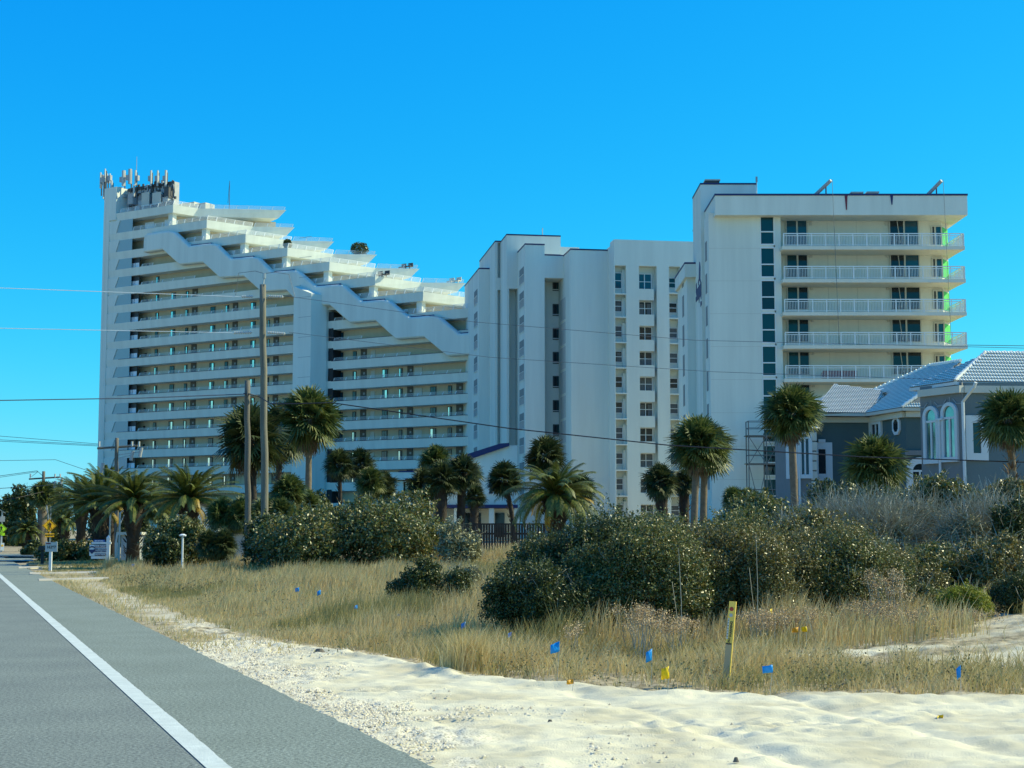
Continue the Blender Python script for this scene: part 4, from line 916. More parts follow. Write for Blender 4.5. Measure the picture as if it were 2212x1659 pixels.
# arched windows
def arch_win(f, s0, s1, z0, z1, d, parent, tr=.16, transom=None, gl='glassmir', half=None, sill=True):
    r = (s1 - s0) / 2; c = (s0 + s1) / 2; zs_ = z1 - r; n = 14
    def arc(rad, dd): return [f.P(c + rad * math.cos(math.pi * (1 - i / n)), dd, zs_ + rad * math.sin(math.pi * (1 - i / n))) for i in range(n + 1)]
    out, inn = arc(r + tr, d + .12), arc(r, d + .12); ob, ib = arc(r + tr, d), arc(r, d); mb = MB()
    for i in range(n):
        mb.face([out[i], out[i + 1], inn[i + 1], inn[i]]); mb.face([ob[i], ob[i + 1], out[i + 1], out[i]]); mb.face([inn[i], inn[i + 1], ib[i + 1], ib[i]])
    f.box(mb, s0 - tr, s0, d, d + .12, z0, zs_); f.box(mb, s1, s1 + tr, d, d + .12, z0, zs_); f.box(mb, s0 - tr, s1 + tr, d, d + .14, z0 - .22, z0)
    t = transom or zs_; f.box(mb, s0, s1, d, d + .08, t - .05, t + .05); f.box(mb, c - .045, c + .045, d, d + .08, z0, t - .05)
    o = mb.build('arched_window', M['trim'], parent)
    g = MB(); g.prism([f.P(s0, d + .01, z0), f.P(s1, d + .01, z0)] + [p - f.n * .11 for p in arc(r, d + .12)][::-1], f.n * .02); g.build('pane', M[gl], o)
    return o
for (xa, xb, yt, yb, ym) in ((1165, 1262, 860, 1405, 995), (1362, 1468, 818, 1385, 955)):
    sa, z0 = BF.hit(*c9(xa, yb)); sb2, z1 = BF.hit(*c9(xb, yt)); zm = BF.hit(*c9((xa + xb) / 2, ym))[1]
    arch_win(BF, sa, sb2, z0, z1, .0, house, transom=zm)
    # radiating joints in the stone above
    mb = MB(); c = (sa + sb2) / 2
    for an in (35, 62, 90, 118, 145):
        a_ = math.radians(an); r0, r1_ = .75, 1.25; zc = z1 - (sb2 - sa) / 2; mb.bar(BF.P(c + r0 * math.cos(a_) * .6, .02, zc + r0 * math.sin(a_)), BF.P(c + r1_ * math.cos(a_) * .75, .02, min(7.2, zc + r1_ * math.sin(a_) * 1.15)), .035); mb.build('stone_joint', M['grey'], house); mb = MB()
# downpipes
s = BF.S(c9(1312, 0)[0]); mb = MB(); mb.tube([BF.P(s, .15, BF.hit(*c9(1300, 965))[1]), BF.P(s, .15, .5)], .06, 8); BF.box(mb, s - .22, s + .22, .0, .2, BF.hit(*c9(1300, 985))[1], BF.hit(*c9(1300, 962))[1]); mb.build('downpipe', M['trim'], house)
mb = MB(); pb = b1.copy(); mb.tube([Vector((pb.x + .35, pb.y - .9, ZE - .15)), Vector((pb.x + .3, pb.y - .8, ZE - .35)), Vector((pb.x - .02, pb.y - .15, ZE - .95)), Vector((pb.x - .02, pb.y - .12, .5))], .075, 8); mb.build('downpipe', M['trim'], house)
# front wall window with broad surround
sa, z0 = FF.hit(*c9(1655, 1340)); sb2, z1 = FF.hit(*c9(1730, 1010)); tr = .33
mb = MB(); FF.box(mb, sa - tr, sa, 0, .1, z0 - tr, z1 + tr); FF.box(mb, sb2, sb2 + tr, 0, .1, z0 - tr, z1 + tr); FF.box(mb, sa, sb2, 0, .1, z0 - tr, z0); FF.box(mb, sa, sb2, 0, .1, z1, z1 + tr); o = mb.build('framed_window', M['trim'], house); g = MB(); FF.box(g, sa, sb2, -.01, .03, z0, z1); g.build('pane', M['glassteal'], o)
# ---- back wings
v0 = c9w(-40, 893, ZE); v1 = c9w(490, 902, ZE); v2 = c9w(885, 840, ZE); v3 = c9w(1110, 842, ZE)
LF = fr_from(v0, v1); 
w0 = W(1700, 900, v1.y + .7); w1 = W(1880, 900, v1.y + .7); w2 = W(1956, 900, v2.y + .5); w3 = W(2000, 900, v2.y + .4)
mb = MB(); mb.prism([Vector((p[0], p[1], 0)) for p in ((W(1734, 900, w1.y).x, w1.y), (w1.x, w1.y), (w1.x + 1, w1.y + 6), (W(1734, 900, w1.y).x, w1.y + 6))], (0, 0, ZE - .1)); mb.build('wing_wall', M['housegrey2'], house)
mb = MB(); mb.prism([Vector((w1.x, w1.y + .01, 0)), Vector((w2.x, w2.y, 0)), Vector((w3.x + 2, w3.y, 0)), Vector((w3.x + 2, w3.y + 8, 0)), Vector((w1.x, w1.y + 8, 0))], (0, 0, ZE - .1)); mb.build('link_wall', M['housegrey2'], house)
for p, q in ((Vector((W(1734, 900, w1.y).x, w1.y, 0)), w1), (w1, w2), (w2, Vector((w3.x + 1, w3.y, 0)))): cornice(p, q, ZE - .5, ZE - .2, .2)
for p, q in ((Vector((W(1720, 900, v0.y).x, v0.y, ZE)), v1), (v1, v2), (v2, v3)): cornice(p, q, ZE - .18, ZE - .02, .03)
# roofs: left wing front slope, link slope, little front slope
ra = c9Y(130, 672, 90.5); rb = c9Y(748, 686, 90.0); rb.z = ra.z
vL = c9w(-120, 893, ZE)
tiled([vL, v1, rb, ra]); ridge(ra, rb); ridge(vL, ra); 
T0 = c9Y(1190, 392, 89); pn = (v2 - v1).cross(T0 - v1).normalized()
def onp(x, y): r = ray(*c9(x, y)); C_ = Vector((0, 0, CAMZ)); k = (v1 - C_).dot(pn) / r.dot(pn); return C_ + r * k
T1, T2, hp, rb2 = onp(1520, 345), onp(560, 668), onp(1100, 695), onp(748, 686)
tiled([v1, v2, hp, T1, T0, T2, rb2], ref=4); ridge(T2, T0); ridge(T0, T1); ridge(v2, hp)
tiled([v2, Vector((v3.x + 1.5, v3.y, ZE)), hp + Vector((1.5, .3, 0)), hp])
mb = MB(); mb.face([T0, T1, Vector((T1.x + 4, T1.y + 5, ZE)), Vector((T0.x - 2, T0.y + 7, ZE)), T2]); mb.face([ra, rb, T2, Vector((ra.x, ra.y + 5, ZE))]); mb.build('rear_slope', M['tile'], house)
# windows of the back wings
WF = Frame((w1.x - 10, w1.y), 0); KF = fr_from(w1, w2); QF = Frame((w2.x, w2.y), 0)
def framed(f, x0, x1, y0, y1, tr, key=True, cols=1, conv=c9, gl='glass'):
    sa, z0 = f.hit(*conv(x0, y1)); sb2, z1 = f.hit(*conv(x1, y0)); mb = MB()
    f.box(mb, sa - tr, sa, 0, .12, z0 - tr, z1 + tr); f.box(mb, sb2, sb2 + tr, 0, .12, z0 - tr, z1 + tr); f.box(mb, sa, sb2, 0, .12, z0 - tr, z0); f.box(mb, sa, sb2, 0, .12, z1, z1 + tr)
    if key: c = (sa + sb2) / 2; f.box(mb, c - .2, c + .2, 0, .16, z1 + tr, z1 + tr + .18)
    for i in range(1, cols): c = sa + (sb2 - sa) * i / cols; f.box(mb, c - .05, c + .05, 0, .08, z0, z1)
    o = mb.build('framed_window', M['trim'], house); g = MB(); f.box(g, sa, sb2, -.01, .03, z0, z1); g.build('pane', M[gl], o)
framed(KF, 568, 645, 1020, 1160, .3, cols=2)
framed(WF, 1721, 1795, 1462, 1730, .38, conv=c8)
# octagon window
s, z = KF.hit(*c9(832, 1040)); mb = MB(); hw, hh = .55, .78
def octo(k, d): return [KF.P(s + x * k[0], d, z + y * k[1]) for x, y in ((-.45, 1), (.45, 1), (1, .5), (1, -.5), (.45, -1), (-.45, -1), (-1, -.5), (-1, .5))]
s_l, s_r = KF.S(c9(792, 0)[0]), KF.S(c9(872, 0)[0]); z_t, z_b = KF.hit(*c9(832, 940))[1], KF.hit(*c9(832, 1140))[1]; kx, kz = (s_r - s_l) / 2, (z_t - z_b) / 2
mb.prism(octo((kx, kz), 0), KF.n * .1); o = mb.build('octagonal_window', M['trim'], house); g = MB(); g.prism(octo((kx * .58, kz * .66), .101), KF.n * .01); g.build('pane', M['glass'], o)
# lower arched door window, ledge
sa, z0 = QF.hit(*c9(1000, 1640)); sb2, z1 = QF.hit(*c9(1150, 1455)); arch_win(QF, sa, sb2, z0 - .8, z1, 0, house, tr=.35, gl='glass')
mb = MB(); QF.box(mb, QF.S(c9(905, 0)[0]), QF.S(c9(1200, 0)[0]), 0, .15, QF.hit(*c9(950, 1362))[1], QF.hit(*c9(950, 1310))[1]); mb.build('string_course', M['housebeige'], house)
# turret with arched windows at the left end
TF = Frame((W(1740, 900, w1.y).x, w1.y - 1.2), 0)
tc = lambda x: c8(x, 0)[0]
ta_, tb_ = TF.S(1706), TF.S(tc(1690)); mb = MB(); TF.box(mb, ta_, tb_, 0, -5, 0, 7.3); mb.build('turret_wall', M['housebeige'], house)
for i in range(9): mb = MB(); z = 2.2 + i * .55; TF.box(mb, TF.S(tc(1630)), tb_ + .03, .0, .08, z, z + .47); mb.build('quoin', M['fascia'], house)
def c10(x, y): return ((3000 + x / 5.53) / 1.8228, (1650 + y / 5.53) / 1.8228)
sa, z0 = TF.hit(*c10(862, 1208)); sb2, z1 = TF.hit(*c10(1005, 330)); arch_win(TF, sa, sb2, z0, z1, .0, house, tr=.2, gl='glassmir')
sa, z0 = TF.hit(*c10(590, 1215)); sb2, z1 = TF.hit(*c10(700, 330)); arch_win(TF, sa, sb2, z0, z1, .0, house, tr=.16, gl='glass')
mb = MB(); s = TF.S(c10(785, 0)[0]); mb.tube([TF.P(s, .12, TF.hit(*c10(785, 560))[1]), TF.P(s, .12, .5)], .07, 8); mb.build('downpipe', M['trim'], house)
mb = MB(); apx = TF.P((ta_ + tb_) / 2, -2.5, 8.2); qs = [TF.P(ta_ - .2, .2, 7.3), TF.P(tb_ + .2, .2, 7.3), TF.P(tb_ + .2, -5, 7.3), TF.P(ta_ - .2, -5, 7.3)]
for i in range(4): mb.face([qs[i], qs[(i + 1) % 4], apx])
mb.face(qs); mb.build('turret_roof', M['tile'], house)
# ================================================================ plants
def nrm(a): return a / np.maximum(np.linalg.norm(a, axis=-1, keepdims=True), 1e-9)
def rnd_unit(n, rg):
    v = rg.normal(size=(n, 3)); return nrm(v)
def quads_from(P):                      # P: (n,4,3)
    n = len(P); return P.reshape(-1, 3), np.arange(n * 4).reshape(n, 4)
# ---- fan palm
def fan_crown(rg, R=1.75, n=64, seg=22, elmin=-50, elmax=88, blade=.98, droop=.24):
    out = []
    for i in range(n):
        el = math.radians(elmin + (elmax - elmin) * (i + rg.random()) / n); az = i * 2.39996 + rg.random() * .5
        d = np.array([math.cos(az) * math.cos(el), math.sin(az) * math.cos(el), math.sin(el)])
        pet = (R - blade) * (.6 + .65 * rg.random()); c = d * pet + np.array([0, 0, -.10 * pet * math.cos(el)])
        side = nrm(np.cross(d, [0, 0, 1]) + 1e-6); tw = rg.normal() * .8; up = np.cross(side, d); side = side * math.cos(tw) + up * math.sin(tw); up = np.cross(side, d)
        # petiole
        w = .022; out.append([side * -w, side * w, c + side * w, c - side * w])
        for j in range(seg):
            a = math.radians(-125 + 250 * (j + .5) / seg); r = blade * (.72 + .28 * math.cos(a * .6)) * (.85 + .25 * rg.random())
            t = d * math.cos(a) + side * math.sin(a); t = t + up * (.10 * math.cos(a))
            pw = np.cross(t, up); pw = pw / (np.linalg.norm(pw) + 1e-9); wd = r * math.radians(250 / seg) * .25
            m = c + t * r * .55; tip = c + t * r + np.array([0, 0, -droop * r * (.3 + .7 * rg.random())])
            tip = tip - up * 0.08
            out.append([c - pw * .01, c + pw * .01, m + pw * wd, m - pw * wd]); out.append([m - pw * wd, m + pw * wd, tip + pw * .008, tip - pw * .008])
    return np.array(out)
def skirt(rg, R=1.3, n=26, seg=12):
    out = []
    for i in range(n):
        az = rg.random() * 2 * math.pi; el = math.radians(-62 - 24 * rg.random()); d = np.array([math.cos(az) * math.cos(el), math.sin(az) * math.cos(el), math.sin(el)])
        c = d * R * (.35 + .35 * rg.random()); side = nrm(np.cross(d, [0, 0, 1]))
        up = np.cross(side, d)
        for j in range(seg):
            a = math.radians(-70 + 140 * (j + .5) / seg); t = d * math.cos(a) + side * math.sin(a) * .7 + np.array([0, 0, -.5]); t = t / np.linalg.norm(t); r = R * .55 * (.6 + .6 * rg.random())
            w = .03; out.append([c - side * .01, c + side * .01, c + t * r * .6 + side * w + up * .05, c + t * r * .6 - side * w + up * .05]); out.append([c + t * r * .6 - side * w + up * .05, c + t * r * .6 + side * w + up * .05, c + t * r + side * .006, c + t * r - side * .006])
    return np.array(out)
def as_mesh(name, P, m):
    V, Fa = quads_from(P); o = np_mesh(name, V, Fa, m); me = o.data; bpy.data.objects.remove(o); return me
rg = np.random.default_rng(4)
FANS = [as_mesh('crown', fan_crown(np.random.default_rng(i + 1), n=90, seg=24, elmin=-58), M['sabal']) for i in range(4)]
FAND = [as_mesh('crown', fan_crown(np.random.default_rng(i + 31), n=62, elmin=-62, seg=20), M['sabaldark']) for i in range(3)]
SK = [as_mesh('dead_fronds', skirt(np.random.default_rng(i + 61)), M['deadleaf']) for i in range(3)]
def put(me, name, parent, loc, sc, rz=0, m=None):
    o = bpy.data.objects.new(name, me); COL.objects.link(o); o.location = Vector(loc) - origin(parent); o.parent = parent; o.scale = sc if isinstance(sc, tuple) else (sc,) * 3; o.rotation_euler = (0, 0, rz); return o
fan_i = 0
def fan_palm(label, xb, xc, yc, rpx, Y, dark=False, trunk=.16, sk=True, bulge=False, group='fan palms'):
    global fan_i
    fan_i += 1; k = fan_i
    c = W(xc, yc, Y); b = W(xb, 1150, Y); bz = Hs(b.x, Y); b.z = bz - .1
    t = thing('fan_palm', label, 'palm tree', b, group); R = rpx * 1.14 / F * Y; s = R / 1.75
    mb = MB(); n = 9; pts = []; rs = []
    for i in range(n + 1):
        f = i / n; p = b.lerp(c, f); p.x += (c.x - b.x) * (f * f - f) * .6; pts.append(p); rs.append(trunk * (1.25 - .35 * min(1, f * 3) + (.5 * max(0, f - .8) / .2 if bulge else .15 * max(0, f - .8))) * (1 + .06 * math.sin(i * 9.1 + k)))
    mb.tube(pts, rs, 12); mb.build('trunk', M['trunkdark'] if dark else M['trunk'], t, smooth=True)
    if bulge or dark:                    # old leaf bases
        V = []; rgk = np.random.default_rng(k)
        for i in range(70):
            f = .35 + .6 * rgk.random(); p = np.array(tuple(b.lerp(c, f))); a = rgk.random() * 6.28; d = np.array([math.cos(a), math.sin(a), 1.1]); d /= np.linalg.norm(d); sd_ = np.array([-math.sin(a), math.cos(a), 0]) * .045; p = p + np.array([math.cos(a), math.sin(a), 0]) * trunk * .9
            V.append([p - sd_, p + sd_, p + d * .28 + sd_ * .5, p + d * .28 - sd_ * .5])
        Vv, Ff = quads_from(np.array(V)); o0 = np.array(tuple(b)); np_mesh('leaf_bases', Vv - o0, Ff, M['trunkdark'] if dark else M['deadleaf'], parent=t)['kind'] = 'stuff'
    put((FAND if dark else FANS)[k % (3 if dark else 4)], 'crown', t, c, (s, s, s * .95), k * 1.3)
    if sk: put(SK[k % 3], 'dead_fronds', t, c, (s * .95, s * .95, s * 1.1), k * 2.1)
    return t
FP = [
 ('tall fan palm with a bare straight trunk, right of the tall utility pole', 665, 668, 905, 73, 82, False, .19, True, False),
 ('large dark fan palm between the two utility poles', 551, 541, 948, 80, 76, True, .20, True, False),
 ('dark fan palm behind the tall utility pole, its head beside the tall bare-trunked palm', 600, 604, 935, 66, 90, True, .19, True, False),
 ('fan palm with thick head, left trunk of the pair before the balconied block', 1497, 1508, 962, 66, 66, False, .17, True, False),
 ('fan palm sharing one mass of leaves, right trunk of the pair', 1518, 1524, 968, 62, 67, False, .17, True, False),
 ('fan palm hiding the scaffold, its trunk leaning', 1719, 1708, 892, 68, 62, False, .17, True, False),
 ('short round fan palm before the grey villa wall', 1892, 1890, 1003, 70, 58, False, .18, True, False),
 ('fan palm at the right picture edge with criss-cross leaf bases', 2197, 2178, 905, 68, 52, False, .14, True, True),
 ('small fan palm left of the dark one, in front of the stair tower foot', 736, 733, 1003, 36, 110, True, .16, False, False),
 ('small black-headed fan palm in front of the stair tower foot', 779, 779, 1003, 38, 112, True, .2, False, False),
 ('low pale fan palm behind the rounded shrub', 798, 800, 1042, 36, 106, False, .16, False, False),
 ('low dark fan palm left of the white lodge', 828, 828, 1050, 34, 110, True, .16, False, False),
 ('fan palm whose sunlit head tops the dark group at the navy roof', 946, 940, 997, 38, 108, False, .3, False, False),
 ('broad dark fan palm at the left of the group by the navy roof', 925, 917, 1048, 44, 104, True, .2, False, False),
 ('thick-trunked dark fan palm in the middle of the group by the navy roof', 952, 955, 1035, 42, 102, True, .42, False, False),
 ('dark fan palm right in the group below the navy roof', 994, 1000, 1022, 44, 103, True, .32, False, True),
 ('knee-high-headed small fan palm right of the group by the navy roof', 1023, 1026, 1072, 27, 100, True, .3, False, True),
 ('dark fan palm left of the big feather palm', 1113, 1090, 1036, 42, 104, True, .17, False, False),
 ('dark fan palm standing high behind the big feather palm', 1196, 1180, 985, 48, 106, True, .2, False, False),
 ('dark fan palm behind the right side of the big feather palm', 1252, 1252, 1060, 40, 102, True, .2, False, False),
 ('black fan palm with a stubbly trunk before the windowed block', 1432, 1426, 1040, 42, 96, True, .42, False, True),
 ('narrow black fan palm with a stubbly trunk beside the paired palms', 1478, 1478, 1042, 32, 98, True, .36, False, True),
 ('fan palm behind the amber crossing sign with a thick pale trunk', 91, 92, 1068, 32, 118, False, .4, True, True),
 ('low fan palm clump right of the tall utility pole', 622, 624, 1062, 40, 66, False, .14, False, False),
]
for a in FP: fan_palm(*a, group='fan palms')
# trunkless fan clumps
def fan_clump(label, x, y, rpx, Y, dark=False):
    global fan_i
    fan_i += 1; c = W(x, y, Y); t = thing('palmetto', label, 'palmetto', (c.x, Y, Hs(c.x, Y)), 'trunkless palmettos'); s = rpx / F * Y / 1.75
    for j in range(3): put((FAND if dark else FANS)[(fan_i + j) % 3], 'leaf_fan', t, (c.x + (j - 1) * s * .9, Y + (j % 2) * .6, c.z - .25 * s * (j % 2)), (s, s, s * 1.1), j * 2 + fan_i)
for a in (('palmetto clump behind the left roadside bush', 500, 1112, 40, 60), ('dark palmetto in front of the left roadside bush', 468, 1175, 34, 50, True), ('palmetto clump below the feather palms on the left', 590, 1108, 36, 64), ('palmetto beside the tall trunk, behind the rounded shrub', 648, 1090, 34, 74), ('palmetto left of the white marker post', 345, 1098, 30, 84), ('spiky pale palmetto below the paired palms', 1600, 1080, 30, 52)): fan_clump(*a)
# ---- feather palm
def feather(rg, n=58, L=3.0, nl=46, upr=1.0, yellow=0.0):
    out = []; rach = []
    for i in range(n):
        f = (i + .5) / n; el0 = math.radians(88 - 95 * f ** .85 + rg.normal() * 5); az = i * 2.39996 + rg.normal() * .15; Ln = L * (.8 + .3 * rg.random()) * (.75 + .45 * math.sin(min(1, f * 1.6) * math.pi / 2))
        h = np.array([math.cos(az), math.sin(az), 0]); sag = (.95 + .55 * rg.random()) * upr; P = []; p = np.zeros(3); ns = nl
        for j in range(ns + 1):
            s = j / ns; e = el0 - sag * s ** 1.5 * (1.0 + .3 * (el0 < .3)); t = h * math.cos(e) + np.array([0, 0, math.sin(e)]); P.append((p.copy(), t)); p = p + t * Ln / ns
        sd = np.array([-math.sin(az), math.cos(az), 0]); roll = rg.normal() * .35
        for j in range(0, ns, 6):
            a, b = P[j][0], P[min(ns, j + 6)][0]; w = .035 * (1 - j / ns) + .008; rach.append([a - sd * w, a + sd * w, b + sd * w * .8, b - sd * w * .8]); u = np.array([0, 0, 1.]) * w; rach.append([a - u, a + u, b + u * .8, b - u * .8])
        for j in range(5, ns):
            s = j / ns; p, t = P[j]; n_ = np.cross(sd, t); ll = L * .155 * math.sin(min(1, (s + .12)) * math.pi * .86) ** .6 * (.85 + .3 * rg.random())
            for q in (-1, 1):
                d = t * .62 + sd * q * .72 * math.cos(roll * q) + n_ * (.30 + .25 * roll * q); d = d / np.linalg.norm(d); wv = np.cross(d, n_); wv = wv / (np.linalg.norm(wv) + 1e-9) * (.020 * L / 3 + .006)
                m = p + d * ll * .5; tip = p + d * ll + np.array([0, 0, -.16 * ll]); out.append([p - wv * .6, p + wv * .6, m + wv, m - wv]); out.append([m - wv, m + wv, tip + wv * .1, tip - wv * .1])
    return np.array(out), np.array(rach)
def fe_meshes(seed, **k):
    a, b = feather(np.random.default_rng(seed), **k); return as_mesh('fronds', a, M['phoenix']), as_mesh('frond_stalks', b, M['rachis'])
FE = [fe_meshes(5, n=66), fe_meshes(6, n=60, upr=.62, nl=56), fe_meshes(7, n=60, upr=.5, nl=56)]
ay, by = feather(np.random.default_rng(70), n=7, upr=1.25); FEY = as_mesh('yellow_fronds', ay[:int(len(ay))], M['phoenixyel'])
def feather_palm(label, xb, xc, yc, rpx, Y, v, tr=.4, yel=0):
    c = W(xc, yc, Y); b = W(xb, 1150, Y); b.z = Hs(b.x, Y) - .1; t = thing('feather_palm', label, 'palm tree', b, 'feather palms'); s = rpx / F * Y / 2.75
    mb = MB(); hgt = c.z - b.z; mb.tube([b, b.lerp(c, .45), b.lerp(c, .75), b.lerp(c, .95), c], [tr * .8, tr * .7, tr * 1.05, tr * 1.3, tr * .4], 12); mb.build('trunk', M['trunkdark'], t, smooth=True)
    V = []; rgk = np.random.default_rng(int(xb))
    for i in range(120):
        f = .1 + .85 * rgk.random(); p = np.array(tuple(b.lerp(c, f))); a = rgk.random() * 6.28; h = np.array([math.cos(a), math.sin(a), 0]); d = h * .7 + np.array([0, 0, .9]); sd_ = np.array([-math.sin(a), math.cos(a), 0]) * .06; p = p + h * tr * (.9 + .3 * (f > .6)); V.append([p - sd_, p + sd_, p + d * .22 + sd_ * .4, p + d * .22 - sd_ * .4])
    Vv, Ff = quads_from(np.array(V)); np_mesh('leaf_bases', Vv - np.array(tuple(b)), Ff, M['trunkdark'], parent=t)['kind'] = 'stuff'
    put(FE[v][0], 'fronds', t, c, s, xb * .7); put(FE[v][1], 'frond_stalks', t, c, s, xb * .7)
    if yel: put(FEY, 'yellow_fronds', t, c - Vector((0, 0, .2)), s * .8, yel)
    put(SK[v], 'dead_fronds', t, c - Vector((0, 0, .1)), (s * 1.1, s * 1.1, s * 1.3), v)
for a in (('big round feather palm in the middle, some fronds yellow', 1204, 1201, 1072, 104, 62, 0, .45, 2.6),
          ('feather palm just left of the utility poles with a yellow frond', 409, 408, 1078, 92, 66, 1, .38, 3.9),
          ('feather palm behind the for sale board, shaggy dark trunk', 288, 290, 1082, 88, 72, 1, .42, 0),
          ('feather palm left of the for sale board with a black boss', 216, 214, 1090, 84, 80, 2, .42, 4.4),
          ('feather palm farther back, rising above the left row', 176, 176, 1080, 66, 95, 1, .4, 0),
          ('feather palm behind the left row, against the sky', 240, 232, 1062, 70, 92, 2, .4, 0),
          ('low arching feather palm left of the amber sign', 60, 58, 1148, 40, 118, 0, .3, 0),
          ('feather palm deep in the shade behind the amber sign', 140, 140, 1125, 46, 104, 0, .35, 0)): feather_palm(*a)
# ---- shrubs
def leafset(P, Nn, size, rg, aspect=.5, flat=.5):
    n = len(P); a = rnd_unit(n, rg) + Nn * flat; nn = nrm(a); t = nrm(np.cross(nn, rnd_unit(n, rg))); b = np.cross(nn, t)
    L_ = (size * (.6 + .8 * rg.random(n)))[:, None]; w = L_ * aspect
    return np.stack([P - t * L_ * .5, P + b * w * .5 + nn * L_ * .08, P + t * L_ * .5, P - b * w * .5 + nn * L_ * .08], 1)
def lobes(rg, W_, D_, H_, n, lo=.28, hi=.5):
    out = []
    for i in range(n):
        a = rg.random() * 6.28; r = math.sqrt(rg.random()) * .8; r0 = (lo + (hi - lo) * rg.random()) * min(W_, D_, H_ * 1.4); x, y = math.cos(a) * r * W_, math.sin(a) * r * D_
        top = H_ * math.sqrt(max(.05, 1 - (r) ** 2 * .85)) * (.78 + .3 * rg.random()); out.append((x, y, max(.1, top - r0 * (.8 + .3 * rg.random())), r0 * (1 + .4 * rg.random()), r0 * (1 + .2 * rg.random()), r0))
        out.append((x * 1.02, y * 1.02, max(.08, top * .45), r0 * 1.25, r0 * 1.25, top * .5))
    return out
def shrub_mesh(seed, W_, D_, H_, nl, size, nlobe=16, m='leafoak', twigs=60, aspect=.5, rough=.35, twm='stem', flat=.5):
    rg = np.random.default_rng(seed); Lb = np.array(lobes(rg, W_, D_, H_, nlobe)); area = Lb[:, 3] * Lb[:, 4] + Lb[:, 5] * Lb[:, 3]; pr = area / area.sum()
    N_ = nl; idx = rg.choice(len(Lb), N_, p=pr); d = rnd_unit(N_, rg); d[:, 2] = np.where(rg.random(N_) < .55, np.abs(d[:, 2]), d[:, 2])
    nz = vnoise(d[:, 0] * 3 + Lb[idx, 0] * 2, d[:, 2] * 3 + Lb[idx, 1] * 2 + d[:, 1] * 2, seed + 5); rad = (.72 + .5 * nz) * (1 - rough * rg.random(N_) ** 1.6) + .10 * rg.normal(size=N_) * (rg.random(N_) < .25)
    P = Lb[idx, :3] + d * Lb[idx, 3:6] * rad[:, None]
    # thin out leaves by noise so gaps and clumps appear
    dens = vnoise(P[:, 0] * 2.6 / max(.5, H_) + seed, P[:, 2] * 2.6 / max(.5, H_) + P[:, 1] * 1.7, seed)
    keep = (P[:, 2] > .02) & (rg.random(N_) < .35 + .9 * dens)
    P, d = P[keep], d[keep]
    return P, d, leafset(P, d, size, rg, aspect, flat), rg, Lb
def sprigs(rg, Lb, n, size, aspect, Hh):
    out = []; w = Lb[:, 2] ** 2 + .05; w = w / w.sum()
    for i in range(n):
        l = Lb[rg.choice(len(Lb), p=w)]; d = rg.normal(size=3); d[2] = abs(d[2]) * 1.3; d /= np.linalg.norm(d); p = l[:3] + d * l[3:6] * .95; t = d * .7 + np.array([0, 0, .7]) + rg.normal(size=3) * .35; t /= np.linalg.norm(t)
        k = int(10 + rg.random() * 22); ln = Hh * (.07 + .16 * rg.random() ** 2); f = rg.random(k)[:, None]; P = p + t * f * ln + rg.normal(size=(k, 3)) * size * .7 * (1.2 - f); P = P[P[:, 2] > .02]
        if len(P): out.append(leafset(P, np.tile(t, (len(P), 1)), size, rg, aspect, .2))
    return np.concatenate(out) if out else np.zeros((0, 4, 3))
def twig_quads(rg, Lb, n, Ls, w, out=1.12):
    V = []
    for i in range(n):
        l = Lb[rg.integers(len(Lb))]; d = rg.normal(size=3); d[2] = abs(d[2]) * 1.1; d /= np.linalg.norm(d); p = l[:3] + d * l[3:6] * (.55 + .35 * rg.random()); t = d + rg.normal(size=3) * (1.3 if n > 900 else .6); t /= np.linalg.norm(t)
        for s in range(3):
            q = p + t * Ls / 3 * (.7 + .6 * rg.random()); sd_ = np.cross(t, [0, .6, .3]); sd_ = sd_ / (np.linalg.norm(sd_) + 1e-9) * w * (1 - s * .28); V.append([p - sd_, p + sd_, q + sd_ * .7, q - sd_ * .7]); p = q; t = t + rg.normal(size=3) * .35; t /= np.linalg.norm(t)
    return np.array(V)
def shrub(label, x, Y, wpx, ytop, seed, nl, size, m='leafoak', depth=.6, name='shrub', cat='shrub', twn=80, tw=.004, twl=.35, nlobe=16, aspect=.5, z0=None, group=None, rough=.35, core=True):
    c = W(x, 1150, Y); bz = Hs(c.x, Y) - .05 if z0 is None else z0; zt = ZZ(ytop, Y); Hh = zt - bz; W_ = wpx / F * Y / 2
    P, d, Q, rg, Lb = shrub_mesh(seed, W_, W_ * depth, Hh, nl, size, nlobe, aspect=aspect, rough=rough)
    t = thing(name, label, cat, (c.x, Y, bz), group); SPR = sprigs(rg, Lb, int(nl / 260), size, aspect, Hh); Q = np.concatenate([Q, SPR]); nq = len(Q)
    if twn: Q = np.concatenate([Q, twig_quads(rg, Lb, twn, twl, tw)])
    V, Fa = quads_from(Q); np_mesh('foliage', V, Fa, [M[m], M['twig']], parent=t, midx=np.where(np.arange(len(Q)) < nq, 0, 1))
    # stems from the ground
    mb = MB(); o = Vector((c.x, Y, bz))
    for i in range(9):
        a = rg.random() * 6.28; l = Lb[rg.integers(len(Lb))]; p0 = o + Vector((l[0] * .35, l[1] * .35, 0)); p1 = o + Vector((l[0] * .7, l[1] * .7, l[2] * .6)); p2 = o + Vector((l[0], l[1], l[2])); mb.tube([p0, p1, p2], [.03, .022, .012], 5)
    mb.build('stems', M['stem'], t); return t
